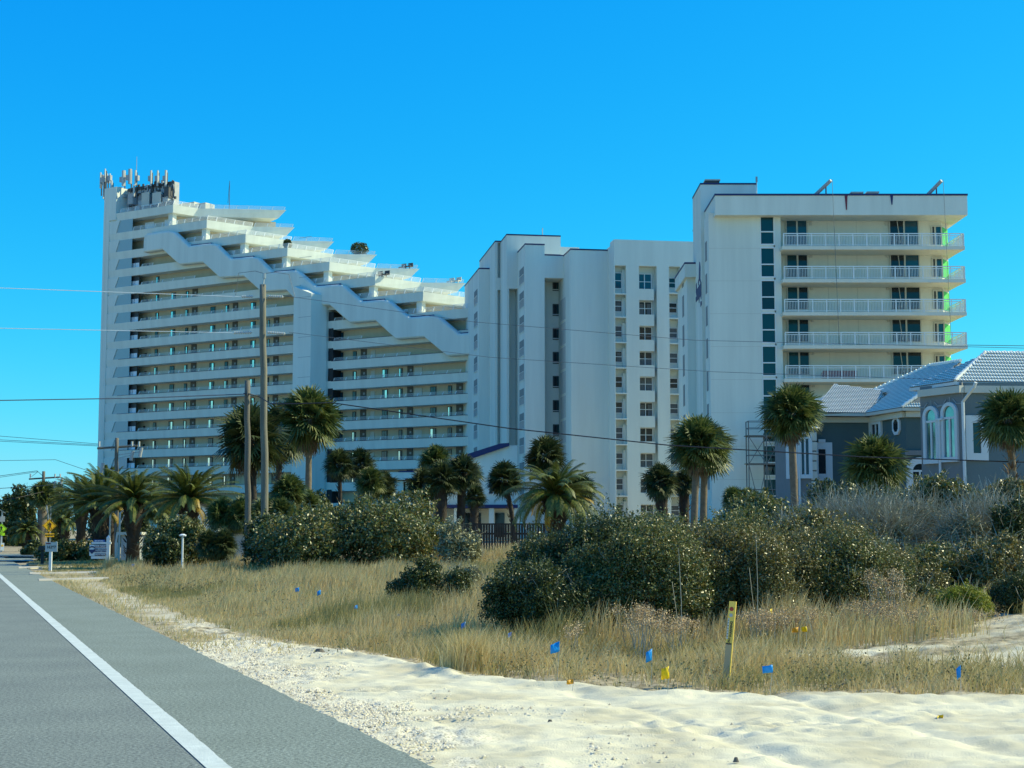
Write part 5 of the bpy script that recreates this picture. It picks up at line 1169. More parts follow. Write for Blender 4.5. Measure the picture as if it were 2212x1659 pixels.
SH = [
 # near mass (label, x, Y, width px, top y, seed, leaves, size, mat)
 ('dark leafy shrub nearest the road at the left of the big thicket', 1170, 21.5, 260, 1205, 1, 75000, .037, 'leafdark', .6),
 ('dark green rounded shrub forming the left shoulder of the big thicket', 1290, 22.5, 420, 1120, 2, 118750, .037, 'leafdark', .6),
 ('tall glossy shrub at the middle of the big thicket, behind the marker post', 1500, 23.0, 460, 1105, 3, 137500, .037, 'leafoak', .6),
 ('bronzed glossy shrub right of the marker post', 1715, 23.2, 440, 1132, 4, 131250, .037, 'leafrust', .6),
 ('sloping bronzed shrub at the right end of the big thicket', 1890, 23.6, 300, 1190, 5, 81250, .037, 'leafrust', .6),
 ('leafy green shrub joining the two crests left of the marker post', 1400, 22.0, 360, 1128, 7, 100000, .037, 'leafoak', .6),
 ('broad bronzed shrub directly behind the marker post', 1610, 22.4, 380, 1128, 8, 106250, .037, 'leafrust', .6),
 ('olive shrub between the bronzed shrub and the sloping end of the thicket', 1810, 22.8, 330, 1160, 9, 87500, .037, 'leafoak', .6),
 ('low leafy shrub ending the thicket beside the yellow-green bush', 1985, 23.0, 160, 1262, 6, 22000, .042, 'leafoak', .7),
]
for a in SH: shrub(*a, nlobe=22, twn=160, twl=.3, group='shrubs of the big roadside thicket')
shrub('large rounded sunlit shrub left of centre, in front of the tower', 790, 52, 420, 1068, 11, 90000, .11, 'leafoak', nlobe=26, twn=220, tw=.008, twl=.7, depth=.7)
shrub('left shoulder of the rounded shrub, wrapping the tall pole foot', 618, 54, 190, 1106, 12, 36000, .11, 'leafdark', nlobe=14, twn=70, tw=.008, twl=.7)
shrub('low right flank of the rounded shrub beside the wooden fence', 965, 50, 130, 1118, 13, 20000, .10, 'leafgrey', nlobe=10, twn=60, tw=.008, twl=.6)
shrub('yellow-green roadside bush with a black hollow, left of the short pole', 385, 58, 180, 1116, 14, 42000, .11, 'leafoak', nlobe=16, twn=60, tw=.008, twl=.6)
shrub('dark undergrowth below the left roadside bush', 345, 56, 110, 1150, 15, 15000, .11, 'leafdark', nlobe=8, twn=30, tw=.008, twl=.6)
shrub('small dark juniper alone in the dry grass', 925, 31, 170, 1208, 16, 26000, .05, 'leafdark', nlobe=12, twn=50, twl=.3)
shrub('feathery pale seed shrub on the bank behind the juniper', 1010, 36, 110, 1222, 17, 9000, .05, 'leafgrey', nlobe=8, twn=120, twl=.5)
# right hand bank
BK = [
 ('bronzed shrub on the bank behind the big thicket, below the paired palms', 1440, 34, 260, 1112, 21, 30000, .075, 'leafrust'),
 ('shrub with white-tipped leaves below the scaffold', 1640, 36, 240, 1072, 22, 34000, .075, 'leafoak'),
 ('dark green shrub mound below the short round fan palm', 1845, 40, 230, 1046, 23, 36000, .085, 'leafdark'),
 ('shrub along the villa wall at its downpipe', 2030, 41, 260, 1034, 24, 36000, .085, 'leafoak'),
 ('rusty shrub at the right edge below the villa window', 2185, 38, 160, 1036, 25, 24000, .08, 'leafrust'),
 ('olive shrub on the right bank below the bare grey thicket', 2120, 29, 220, 1170, 26, 36000, .06, 'leafrust'),
 ('dark conical shrub at the right edge of the bank', 2195, 31, 110, 1082, 27, 22000, .065, 'leafdark'),
 ('olive shrub filling the slope above the rosemary bush', 2030, 27, 300, 1180, 29, 42000, .055, 'leafoak'),
 ('brownish shrub at the right edge above the dark evergreen bush', 2175, 26.5, 220, 1165, 30, 32000, .055, 'leafrust'),
 ('low olive shrub between the thicket end and the bare grey thicket', 1930, 28, 240, 1178, 39, 30000, .055, 'leafgrey'),
 ('olive shrub patch on the slope right of the thicket crest', 1740, 31, 260, 1100, 28, 36000, .065, 'leafrust'),
]
for a in BK: shrub(*a, nlobe=14, twn=120, tw=.006, twl=.5, group='shrubs on the right bank')
for (lab, x, Y, w_, yt, sd_, nt) in (('bare grey twiggy thicket at the middle of the right bank', 1930, 33, 330, 1090, 31, 5200), ('bare grey twiggy shrub left of the bare thicket', 1780, 34, 200, 1098, 32, 2400), ('bare grey twigs under the dark conical shrub', 2110, 32, 180, 1098, 33, 2400)):
    shrub(lab, x, Y, w_, yt, sd_, int(nt * 5), .06, 'leafgrey', twn=int(nt * .7), tw=.007, twl=.8, nlobe=12, name='bare_shrub', group='leafless grey shrubs')
shrub('bright yellow-green rosemary bush at the edge of the white sand', 2082, 20.9, 105, 1262, 41, 26000, .035, 'leafyel', nlobe=16, twn=10, aspect=.25, depth=.8)
shrub('dark evergreen bush at the right edge behind the rosemary bush', 2195, 21.3, 125, 1235, 42, 42000, .035, 'leafdark', nlobe=18, twn=10, aspect=.25, depth=.8)
shrub('clipped green hedge behind the house number board', 150, 82, 160, 1170, 43, 22000, .14, 'leafoak', nlobe=12, twn=0, group='hedges by the driveway')
shrub('rounded hedge left of the black mailbox', 70, 98, 70, 1174, 44, 12000, .15, 'leafdark', nlobe=8, twn=0, group='hedges by the driveway')
# dark far trees
for (lab, x, Y, w_, yt, sd_, n_) in (('dark evergreen tree at the far left, tallest of the dark mass', 48, 150, 60, 1056, 51, 16000), ('dark evergreen tree at the left picture edge', 8, 158, 70, 1078, 52, 14000), ('dark tree behind the amber crossing sign', 118, 146, 60, 1062, 53, 14000), ('dark tree filling the gap behind the feather palms', 250, 130, 150, 1084, 54, 22000), ('dark tree beyond the tower foot, left of the poles', 480, 120, 130, 1100, 55, 16000), ('dark hedge tree at the foot of the stair tower', 690, 118, 120, 1072, 56, 14000)):
    shrub(lab, x, Y, w_, yt, sd_, n_, .35, 'leafdark', nlobe=16, twn=0, name='evergreen_tree', cat='tree', group='dark evergreen trees')
# ================================================================ grass
def blades(X, Y, h, w, rg, lean=.35, zoff=0):
    n = len(X); Z = H(X, Y) - .02 + zoff; a = rg.random(n) * 6.283; fx, fy = np.cos(a), np.sin(a); ln = lean * (.3 + rg.random(n)) * h; b = rg.random(n) * 6.283; lx, ly = np.cos(b) * ln + .12 * h, np.sin(b) * ln
    base = np.stack([X, Y, Z], 1); sd_ = np.stack([fx, fy * .3, 0 * fx], 1) * w[:, None]; up = np.stack([lx * .3, ly * .3, h * .6], 1); tip = np.stack([lx, ly, h], 1)
    m = base + up; t = base + tip
    Q1 = np.stack([base - sd_, base + sd_, m + sd_ * .8, m - sd_ * .8], 1); Q2 = np.stack([m - sd_ * .8, m + sd_ * .8, t + sd_ * .12, t - sd_ * .12], 1)
    V = np.concatenate([Q1[:, :2], m[:, None] + np.stack([sd_ * .8, -sd_ * .8], 1), t[:, None] + np.stack([sd_ * .12, -sd_ * .12], 1)], 1)   # 6 verts
    i = np.arange(n)[:, None] * 6; Fa = np.concatenate([i + np.array([[0, 1, 2, 3]]), i + np.array([[3, 2, 4, 5]])], 1).reshape(-1, 4); return V.reshape(-1, 3), Fa
def grass(name, label, X, Y, h, w, m, lean=.35):
    rg = np.random.default_rng(len(X)); V, Fa = blades(X, Y, h, w, rg, lean); o = np_mesh(name, V, Fa, M[m]); return tag(o, label, 'grass', kind='stuff')
rg = np.random.default_rng(21)
def past_of(X, Y): return Y - np.interp(X, SBX, SBY)
def sample(n, x0, x1, y0, y1): return x0 + (x1 - x0) * rg.random(n), y0 + (y1 - y0) * rg.random(n)
def patchmask(X, Y):
    return np.clip(np.exp(-((X - 6.9) / 2.6) ** 2 - ((Y - 18.8) / 1.5) ** 2) + np.exp(-((X - 4.2) / 1.1) ** 2 - ((Y - 19.2) / .7) ** 2) * .8, 0, 1)
# front belt
X, Y = sample(230000, -3.5, 11, 14.5, 23); p = past_of(X, Y); cl = fbm(X * 1.6, Y * 1.6, 3, 81) ; q = q_of(X, Y)
fine = vnoise(X * 6, Y * 6, 82)
k = (p > .12 + .25 * (vnoise(X * 3, Y * 3, 83) - .3)) & (rg.random(len(X)) < np.clip((cl - .25) * 2.6, .08, 1) * np.clip(1.25 - patchmask(X, Y) * 1.9, .02, 1) * (.25 + .75 * fine) * np.clip(1.5 - p / 4.5, .12, 1) * np.where((X > 5.2) & (Y > 19.6), .15, 1)) & (q > 1.2)
X, Y = X[k], Y[k]; p = p[k]; cl = cl[k]
hh = (.10 + .30 * sstep(.1, 1.1, p)) * (.2 + 1.5 * cl * vnoise(X * 2.5, Y * 2.5, 85)) * (.6 + .7 * rg.random(len(X))); hh *= 1 - .45 * sstep(6, 10, X) 
grass('dry_grass', 'tall dry golden grass along the edge of the white sand', X, Y, hh, .0028 + .0035 * rg.random(len(X)), 'grass', .6)
X, Y = sample(60000, -3, 11, 14.5, 23); p = past_of(X, Y); cl = fbm(X * 1.1 + 9, Y * 1.1, 3, 84); k = (p > .3) & (cl > .5) & (patchmask(X, Y) < .4) & (q_of(X, Y) > 1.5); X, Y = X[k], Y[k]
grass('green_grass', 'greener tufts among the dry grass at the sand edge', X, Y, .12 + .16 * rg.random(len(X)), .003 + .003 * rg.random(len(X)), 'grassgreen', .8)
# left field
X, Y = sample(900000, -22, 6, 19.5, 62); q = q_of(X, Y); p = past_of(X, Y); cl = fbm(X * .5, Y * .5, 4, 91)
dn = 1.0 * np.clip(26 / Y, 0, 1) ** 1.1
k = (q > 1.25 + .9 * (1 - sstep(21, 24, Y)) + .7 * (fbm(X * 1.6, Y * 1.6, 3, 92) - .45) + .6 * sstep(44, 56, Y)) & (p > .3) & (rg.random(len(X)) < dn * np.clip((cl - .2) * 2.2, .15, 1)) & (q < 17) & (Y < 58)
X, Y, q, cl = X[k], Y[k], q[k], cl[k]
hh = (.12 + .38 * sstep(1.3, 4.0, q)) * (.15 + 1.7 * cl * vnoise(X * 1.6, Y * 1.6, 94) + .3 * vnoise(X * 4, Y * 4, 99)) * (.55 + .7 * rg.random(len(X)))
g2 = fbm(X * .35 + 4, Y * .35, 3, 93) > .50
ww = (.003 + .004 * rg.random(len(X))) * np.clip(Y / 24, 1, 3)
grass('dry_grass', 'field of dry golden grass left of the big thicket', X[~g2], Y[~g2], hh[~g2], ww[~g2], 'grass')
r_ = rg.random(int(g2.sum())) < .75
grass('green_grass', 'olive grass patches in the left field', X[g2][r_], Y[g2][r_], hh[g2][r_] * .9, ww[g2][r_], 'grassgreen')
# verge strip against the asphalt
X, Y = sample(240000, -22, 2, 20.5, 60); q = q_of(X, Y); cl = fbm(X * 1.5, Y * 1.5, 3, 95); k = (q > .02) & (q < 1.5) & (rg.random(len(X)) < np.clip((cl - .28) * 3, 0, 1) * np.where(q < .5 + .5 * (cl - .4), 1, .28 + .5 * (vnoise(X * 3, Y * 3, 12) > .6))); X, Y = X[k], Y[k]
grass('verge_grass', 'short dry grass fringe along the asphalt', X, Y, .05 + .09 * rg.random(len(X)), .004 + .005 * rg.random(len(X)), 'grass', .9)
# bank on the right
X, Y = sample(200000, 2, 22, 22, 40); cl = fbm(X * .6, Y * .6, 3, 97); k = (rg.random(len(X)) < np.clip((cl - .35) * 2, 0, .5)); X, Y = X[k], Y[k]
grass('bank_grass', 'dry grass between the shrubs of the right bank', X, Y, .2 + .3 * rg.random(len(X)), .005 + .004 * rg.random(len(X)), 'grass')
# lawn tufts near the driveway
X, Y = sample(120000, -34, -8, 58, 84); q = q_of(X, Y); cl = fbm(X * .4, Y * .4, 3, 98); k = (q > .6) & (q < 16) & (rg.random(len(X)) < .25 + .5 * cl); X, Y = X[k], Y[k]
grass('lawn_grass', 'short lawn and weeds around the driveway kerbs', X, Y, .04 + .12 * rg.random(len(X)) * (cl[k] > .45), .012 + .01 * rg.random(len(X)), 'grassgreen', .6)
# dried flower stalks
def flowers(label, x, Y, wpx, ytop, seed, n=26):
    rk = np.random.default_rng(seed); c = W(x, 1150, Y); Wd = wpx / F * Y / 2; V = []; bz = Hs(c.x, Y); ht = ZZ(ytop, Y) - bz; S = []
    for i in range(n):
        px, py = rk.normal() * Wd * .5, rk.normal() * .25; h = ht * (.6 + .4 * rk.random()); lean = rk.normal(size=2) * .12
        b0_ = np.array([px, py, 0.]); t_ = np.array([px + lean[0], py + lean[1], h]); w = np.array([.0035, 0, 0]); S.append([b0_ - w, b0_ + w, t_ + w * .6, t_ - w * .6])
        m = 90; pp = t_ + rk.normal(size=(m, 3)) * np.array([.05, .05, .035]); V.append(leafset(pp, np.zeros((m, 3)), .016, rk, .8, 0))
    t = thing('dried_wildflower', label, 'wildflower', (c.x, Y, bz), 'dried wildflower clumps'); A_, B_ = quads_from(np.concatenate(V)); np_mesh('flower_heads', A_, B_, M['seed'], parent=t)['kind'] = 'stuff'; A_, B_ = quads_from(np.array(S)); np_mesh('stalks', A_, B_, M['twig'], parent=t)
for a in (('dried wildflowers left of the marker post, at the foot of the thicket', 1378, 19.2, 70, 1312, 1, 34), ('dried wildflowers just right of the first clump, nearer the marker post', 1462, 19.4, 60, 1338, 2, 24), ('dried wildflowers immediately right of the marker post', 1640, 20.2, 80, 1322, 3, 30), ('single dried wildflower stem left of the clumps', 1236, 19.4, 20, 1345, 4, 8), ('dried wildflowers over the small sand patch', 1730, 20.6, 90, 1318, 5, 34), ('dried wildflowers below the right end of the thicket', 1880, 20.8, 90, 1300, 6, 34), ('dried wildflowers high before the sloping shrub', 1915, 21.2, 70, 1235, 7, 26), ('dried wildflowers in front of the rosemary bush', 2080, 20.6, 120, 1322, 8, 40), ('dried wildflowers on the slope left of the dark evergreen bush', 1960, 20.4, 90, 1325, 9, 30)): flowers(*a)
# pampas-like tuft by the for sale board
c = W(228, 1150, 64); rk = np.random.default_rng(3); n = 260; X = c.x + .12 + rk.normal(size=n) * .10; Y = 64 + rk.normal(size=n) * .10; V, Fa = blades(X, Y, .25 + .50 * rk.random(n) ** 2, np.full(n, .009), rk, .6)
o = np_mesh('grass_tuft', V - np.array([c.x, 64, 0]), Fa, M['grass'], loc=(c.x, 64, 0)); tag(o, 'pale upright grass tuft in front of the for sale board', 'grass tuft')
for (lab, x, Y, n) in (('golden grass tuft, densest one left of the marker post', 1010, 17.8, 1100),):
    c = W(x, 1150, Y); X = c.x + rk.normal(size=n) * .12; Yy = Y + rk.normal(size=n) * .1; V, Fa = blades(X, Yy, .25 + .3 * rk.random(n), np.full(n, .004), rk, .5); o = np_mesh('grass_tuft', V - np.array([c.x, Y, 0]), Fa, M['grass'], loc=(c.x, Y, 0)); tag(o, lab, 'grass tuft')
# tall bare weeds
for (lab, xb, yb, xt, yt, Y) in (('tall thin bare weed before the thicket, left of the marker post', 2680 / 1.8228, 1330, 2672 / 1.8228, 1185, 19.2), ('tall thin bare weed before the thicket, right of the marker post', 1633, 1330, 1633, 1150, 20)):
    a, b = W(xb, yb, Y), W(xt, yt, Y); a.z = Hs(a.x, Y); mb = MB(); mb.tube([a, a.lerp(b, .5) + Vector((.02, 0, 0)), b], [.006, .005, .003], 5); mb.tube([a.lerp(b, .15), a.lerp(b, .7) + Vector((-.09, 0, 0))], .0035, 4); tag(mb.build('bare_weed', M['twig'], loc=a), lab, 'weed')
# loose sand clods and grit near the asphalt (nobody could count them)
n = 12500; tt = rg.random(n) * 14 - 1; qq = .05 + np.abs(rg.normal(size=n)) * .75; X = Pe.x + T.x * tt + Rr.x * qq; Y = Pe.y + T.y * tt + Rr.y * qq
k = (fbm(X * .8, Y * .8, 3, 66) + .25 * (qq < .5) > .48) & (past_of(X, Y) < .3); X, Y = X[k], Y[k]; n = len(X); r = .007 + .013 * rg.random(n) ** 2
Z = H(X, Y) + .10 * np.abs(fbm(X * .55 + 3, Y * 1.5, 4, 31) - .47) * 2 + .03 * fbm(X * 9, Y * 9, 3, 61) - .02
O8 = np.array([[1, 0, 0], [0, 1, 0], [-1, 0, 0], [0, -1, 0], [.1, .1, .9], [0, 0, -1]]); V = np.stack([X, Y, Z], 1)[:, None] + O8[None] * r[:, None, None] * (.6 + .8 * rg.random((n, 6, 1)))
Fo = np.array([[0, 1, 4, 4], [1, 2, 4, 4], [2, 3, 4, 4], [3, 0, 4, 4]])[:, :3]; Fa = (np.arange(n)[:, None, None] * 6 + Fo[None]).reshape(-1, 3)
M['gritm'] = mat('sand_grit', (.50, .45, .32), .95, island=[(.30, .26, .19), (.58, .53, .40), (.66, .61, .48)])
tag(np_mesh('sand_grit', V.reshape(-1, 3), Fa, M['gritm']), 'loose lumps of sand and shell grit beside the asphalt', 'grit', kind='stuff')

# low weeds and leafy scrub scattered through the grass (nobody could count them)
C0 = []; rk = np.random.default_rng(77)
for i in range(1700):
    if i < 1200: y = 20 + 34 * rk.random(); x = -22 + 28 * rk.random(); q = q_of(x, y); ok = 1.6 < q < 15 and vnoise(x * .5, y * .5, 101) > .38
    else: x = -2 + 13 * rk.random(); y = 15.5 + 6.5 * rk.random(); p = float(past_of(np.array([x]), np.array([y]))[0]); q = q_of(x, y); ok = p > .4 and vnoise(x * .9, y * .9, 102) > .45
    if not ok: continue
    z = Hs(x, y); m = 70; r = .08 + .16 * rk.random(); P = np.array([x, y, z + r * .6]) + rk.normal(size=(m, 3)) * np.array([r, r * .8, r * .55]); C0.append(leafset(P[P[:, 2] > z], np.zeros((int((P[:, 2] > z).sum()), 3)), .03 * max(1, y / 26), rk, .55, 0))
V, Fa = quads_from(np.concatenate(C0)); M['weedleaf'] = mat('weed_leaf', (.15, .14, .07), .7, island=[(.10, .09, .045), (.17, .17, .07), (.26, .22, .12), (.13, .15, .05)], trans=.2)
tag(np_mesh('weeds', V, Fa, M['weedleaf']), 'low brown-green weeds scattered through the dry grass', 'weeds', kind='stuff')
# ================================================================ utility poles and wires
def wood_pole(name, label, xb, yt, xt, Y, r0, r1, m='wood', extra=None):
    b = W(xb, 1150, Y); b.z = Hs(b.x, Y) - .1; t_ = W(xt, yt, Y); t = thing(name, label, 'utility pole', b, 'wooden utility poles')
    mb = MB(); n = 10; mb.tube([b.lerp(t_, i / n) + Vector((.02 * math.sin(i * 2.1), 0, 0)) for i in range(n + 1)], r0, 14, r2=r1); mb.build('shaft', M[m], t, smooth=True); return t, b, t_
P1, b1_, t1_ = wood_pole('utility_pole', 'tall pale wooden utility pole with an insulator pin on top', 575, 615, 567, 60, .155, .125)
mb = MB(); tp = t1_; mb.tube([tp - Vector((0, 0, .35)), tp + Vector((.06, 0, .45))], .035, 6); mb.tube([tp + Vector((.06, 0, .25)), tp + Vector((.06, 0, .45))], .07, 8); mb.build('insulator_pin', M['steel'], P1)
def insul(parent, p, d, n=7):
    mb = MB(); d = Vector(d).normalized(); 
    for i in range(n): mb.tube([p + d * (.09 * i), p + d * (.09 * i + .05)], .055, 8)
    mb.tube([p, p + d * .09 * n], .02, 6); mb.build('insulator', M['antwhite'], parent)
y1a, y1b = W(569, 641, 60), W(571, 719, 60)
insul(P1, y1a + Vector((.2, -.1, 0)), (1, -.1, -.05)); insul(P1, y1a + Vector((-.85, 0, 0)), (1, 0, 0), 5); insul(P1, y1b + Vector((.15, -.1, 0)), (1, -.1, -.08), 8); insul(P1, y1b + Vector((-1.2, 0, 0)), (1, 0, .02), 8)
mb = MB(); mb.tube([tp + Vector((.06, 0, .45)), tp + Vector((-.3, 0, .55)), y1a + Vector((-1.0, 0, .95)), y1a + Vector((-1.1, 0, .05))], .012, 5); mb.tube([tp + Vector((.06, 0, .45)), tp + Vector((.5, 0, .5)), y1a + Vector((1.0, 0, .9)), y1a + Vector((1.25, 0, 0))], .012, 5); mb.build('jumper_wire', M['wirel'], P1)
P2, b2_, t2_ = wood_pole('utility_pole', 'short grey wooden stub pole left of the tall pole', 537, 822, 534, 57, .12, .105, 'wood2')
mb = MB(); q0 = W(535, 852, 57); mb.tube([q0 + Vector((-.14, -.1, .02)), q0 + Vector((.14, -.1, 0))], .03, 6); mb.tube([q0 + Vector((0, -.13, .1)), q0 + Vector((0, -.13, -.1))], .03, 6); mb.build('wire_clamp', M['equipdark'], P2)
# distant poles
def far_pole(label, x, yt, Y, r, arm=True, cond=True):
    t, b, tp = wood_pole('utility_pole', label, x + 1, yt, x, Y, r * 1.2, r, 'wood2')
    mb = MB(); mb.tube([tp + Vector((-1.1, 0, -.6)), tp + Vector((1.2, .1, -.45))], .07, 6); mb.build('crossarm', M['wood2'], t)
    for dx in (-1.0, .9, 1.3): 
        mb = MB(); mb.tube([tp + Vector((dx, 0, -.5)), tp + Vector((dx, 0, -.2))], .06, 6); mb.build('insulator', M['antwhite'], t)
    for dx, dz in ((-.85, -2.0), (.85, -1.3), (1.35, -1.1)): mb = MB(); mb.tube([tp + Vector((dx, 0, dz)), tp + Vector((dx + .1, 0, dz + .55))], .10, 8); mb.bar(tp + Vector((dx, 0, dz + .3)), tp + Vector((0, 0, dz + .1)), .04); mb.build('cutout', M['equip'], t)
    mb = MB(); mb.tube([tp + Vector((.9, 0, -3.6)), tp + Vector((.25, -.2, -5.2)), tp + Vector((.16, -.2, -6))], .05, 6); mb.tube([tp + Vector((.18, -.2, -6)), Vector((tp.x + .2, tp.y - .2, b.z))], .09, 8); mb.build('riser_pipe', M['antwhite'], t)
    return t, tp
F1, tf1 = far_pole('distant wooden pole with crossarm in front of the tower corner', 252, 946, 88, .105)
F2, tf2 = far_pole('distant dark wooden pole against the sky at the far left', 94, 1018, 118, .115)
def wire(label, pts, r=.012, m='wire', sag=0):
    mb = MB(); P = []
    for a, b in zip(pts, pts[1:]):
        for i in range(12): f = i / 12; p = Vector(a).lerp(Vector(b), f); p.z -= sag * 4 * f * (1 - f); P.append(p)
    P.append(Vector(pts[-1])); mb.tube(P, r, 5); tag(mb.build('overhead_wire', M[m], loc=P[0]), label, 'wire', 'overhead wires')
wire('thin pale wire running left from the top insulators of the tall pole', [W(-500, 606, 60), W(0, 622, 60), y1a + Vector((-.9, 0, 0))], .013, 'rail')
wire('thin pale wire running left from the lower insulators of the tall pole', [W(-500, 695, 60), W(0, 709, 60), y1b + Vector((-1.2, 0, 0))], .013, 'rail')
wire('faint wire falling right from the top insulators across the white blocks', [y1a + Vector((.9, -.2, 0)), W(1020, 695, 58), W(1500, 735, 56), W(2212, 752, 52), W(2900, 760, 50)], .009, 'wirel')
wire('faint wire falling right from the lower insulators across the white blocks', [y1b + Vector((1, -.2, 0)), W(1060, 772, 58), W(1540, 803, 56), W(2212, 826, 52), W(2900, 842, 50)], .009, 'wirel')
wire('dark wire running left from the stub pole', [W(-500, 885, 57), W(0, 865, 57), W(300, 860, 57), q0 + Vector((-.1, -.12, 0))], .02, 'wirel')
wire('thick black cable crossing low from the stub pole to the right edge', [q0 + Vector((.1, -.15, 0)), W(558, 856, 57), W(585, 872, 56), W(640, 872, 56), W(717, 870, 56), W(1097, 925, 55), W(1446, 962, 54), W(1865, 987, 53), W(2212, 998.5, 52), W(2900, 1008, 50)], .021, 'wire')
wire('wire continuing right of the balconied block under the roofline', [W(2060, 745, 200), W(2212, 747, 200), W(2800, 750, 200)], .04, 'wire')
for j, (ya, yb, lab) in enumerate(((942, 948, 'upper'), (950, 951.5, 'middle'), (953, 953, 'lower'))): wire('distant %s wire of three reaching the far pole by the tower corner' % lab, [W(-400, ya - 6, 95), W(0, ya, 92), tf1 + Vector((-1.0, 0, -.35 - .06 * j))], .014, 'wirel')
wire('distant sagging wire below the three, left of the tower', [W(-400, 990, 92), W(0, 995, 90), W(120, 993, 90), tf1 + Vector((-.1, 0, -2.4))], .014, 'wirel')
wire('upper wire of the dark distant pole, rising from the left', [W(-300, 1040, 125), W(0, 1028, 120), W(80, 1017, 118), tf2 + Vector((0, 0, -.4))], .02)
wire('second wire of the dark distant pole, just under the upper', [W(-300, 1043, 125), W(0, 1031, 120), W(82, 1019, 118), tf2 + Vector((-.9, 0, -.4))], .016)
wire('lower wire crossing the dark distant pole toward the palms', [W(-300, 1062, 110), W(0, 1055, 105), W(130, 1047, 100), W(230, 1038, 92)], .02)
wire('lowest wire at the far left above the dark trees', [W(-300, 1115, 120), W(0, 1081, 115), W(34, 1076, 114), W(94, 1062, 117)], .016)
# ================================================================ signs
def text_mesh(mb_parent, txt, size, p, ux, m, name='lettering', bold=.0, align='CENTER'):
    cu = bpy.data.curves.new('t', 'FONT'); cu.body = txt; cu.size = size; cu.align_x = align; cu.align_y = 'CENTER'; cu.extrude = .003; cu.offset = bold
    ob = bpy.data.objects.new('t', cu); COL.objects.link(ob); dg = bpy.context.evaluated_depsgraph_get(); me = bpy.data.meshes.new_from_object(ob.evaluated_get(dg)); bpy.data.objects.remove(ob); me.name = name
    me.materials.clear(); me.materials.append(M[m]); o = bpy.data.objects.new(name, me); COL.objects.link(o); o.parent = mb_parent
    ux = Vector(ux).normalized(); uz = Vector((0, 0, 1)); n = ux.cross(uz); R = Matrix((ux, uz, n)).transposed().to_4x4(); o.matrix_local = Matrix.Translation(Vector(p) - origin(mb_parent)) @ R; return o
def walker(t, c, s, m='black', n=-.03):
    P = lambda x, z: c + Vector((x * s, n, z * s)); mb = MB()
    mb.prism([P(-.10 + .075 * math.cos(a), .62 + .085 * math.sin(a)) for a in np.linspace(0, 2 * math.pi, 12, endpoint=False)], (0, -.01, 0))
    for poly in ([(-.14, .50), (.02, .52), (.14, .42), (.16, .05), (.02, .02), (-.06, .08)], [(-.12, .48), (-.05, .40), (-.18, .22), (-.36, .14), (-.38, .20), (-.24, .28)], [(.08, .46), (.15, .44), (.26, .26), (.17, .08), (.13, .12), (.18, .26), (.08, .36)], [(-.06, .10), (.08, .06), (.0, -.22), (-.10, -.62), (-.20, -.62), (-.10, -.25)], [(.0, .06), (.15, .06), (.18, -.22), (.34, -.56), (.25, -.60), (.06, -.22)], [(-.10, -.62), (-.24, -.62), (-.26, -.56), (-.12, -.54)]):
        mb.prism([P(x, z) for x, z in poly], (0, -.01, 0))
    mb.build('walking_figure', M[m], t)
def diamond(t, c, h, face, border='black'):
    mb = MB(); mb.prism([c + Vector((x * h, -.012, z * h)) for x, z in ((0, 1), (1, 0), (0, -1), (-1, 0))], (0, .02, 0)); mb.build('sign_panel', M[face], t)
    mb = MB(); k0, k1 = .93, .87
    for a, b in (((0, 1), (1, 0)), ((1, 0), (0, -1)), ((0, -1), (-1, 0)), ((-1, 0), (0, 1))):
        mb.prism([c + Vector((p[0] * k * h, -.016, p[1] * k * h)) for p, k in ((a, k0), (b, k0), (b, k1), (a, k1))], (0, -.004, 0))
    mb.build('sign_border', M[border], t)
Y = 98.0; c = W(106, 1135.5, Y); b = Vector((W(108, 1150, Y).x, Y + .05, 0)); sg = thing('crossing_sign', 'amber diamond pedestrian sign with AHEAD plate behind the number board', 'traffic sign', b)
mb = MB(); mb.box(Vector((b.x, b.y, 1.5)), (.09, .06, 3.2)); mb.tube([W(103, 1090, Y + .2), Vector((b.x - .05, b.y + .1, c.z))], .05, 6); mb.build('post', M['steel'], sg); diamond(sg, c, .44, 'signorange'); walker(sg, c + Vector((.03, 0, -.02)), .40)
p = W(106.5, 1156, Y); mb = MB(); mb.box(p, (.56, .02, .23)); mb.build('plate', M['signorange'], sg); text_mesh(sg, 'AHEAD', .17, p + Vector((0, -.014, 0)), (1, 0, 0), 'black', bold=.004)
Y = 112.0; c = W(2, 1142, Y); b = Vector((W(3, 1150, Y).x, Y + .06, 0)); sg = thing('crosswalk_sign', 'lime pedestrian sign with arrow plate and solar panel at the left picture edge', 'traffic sign', b)
mb = MB(); top = ZZ(1104, Y); mb.box(Vector((b.x, b.y, top / 2)), (.12, .08, top)); mb.build('post', M['antwhite'], sg); diamond(sg, c, .40, 'signlime'); walker(sg, c + Vector((0, 0, -.01)), .36)
p = W(3, 1154, Y); mb = MB(); mb.box(p, (.42, .02, .2)); mb.build('plate', M['signlime'], sg)
mb = MB(); mb.bar(p + Vector((.1, -.02, .06)), p + Vector((-.08, -.02, -.05)), .03, .01); mb.prism([p + Vector((x, -.018, z)) for x, z in ((-.13, -.08), (-.02, -.08), (-.12, .02))], (0, -.006, 0)); mb.build('arrow', M['black'], sg)
p = W(4, 1121, Y); mb = MB(); mb.box(p, (.36, .25, .40)); mb.build('control_box', M['grey'], sg)
p = W(1, 1105, Y); mb = MB(); mb.prism([p + Vector((-.3, -.3, .28)), p + Vector((.34, -.3, -.12)), p + Vector((.34, .3, -.12)), p + Vector((-.3, .3, .28))], (0, 0, .04)); mb.build('solar_panel', M['glassblue'], sg)
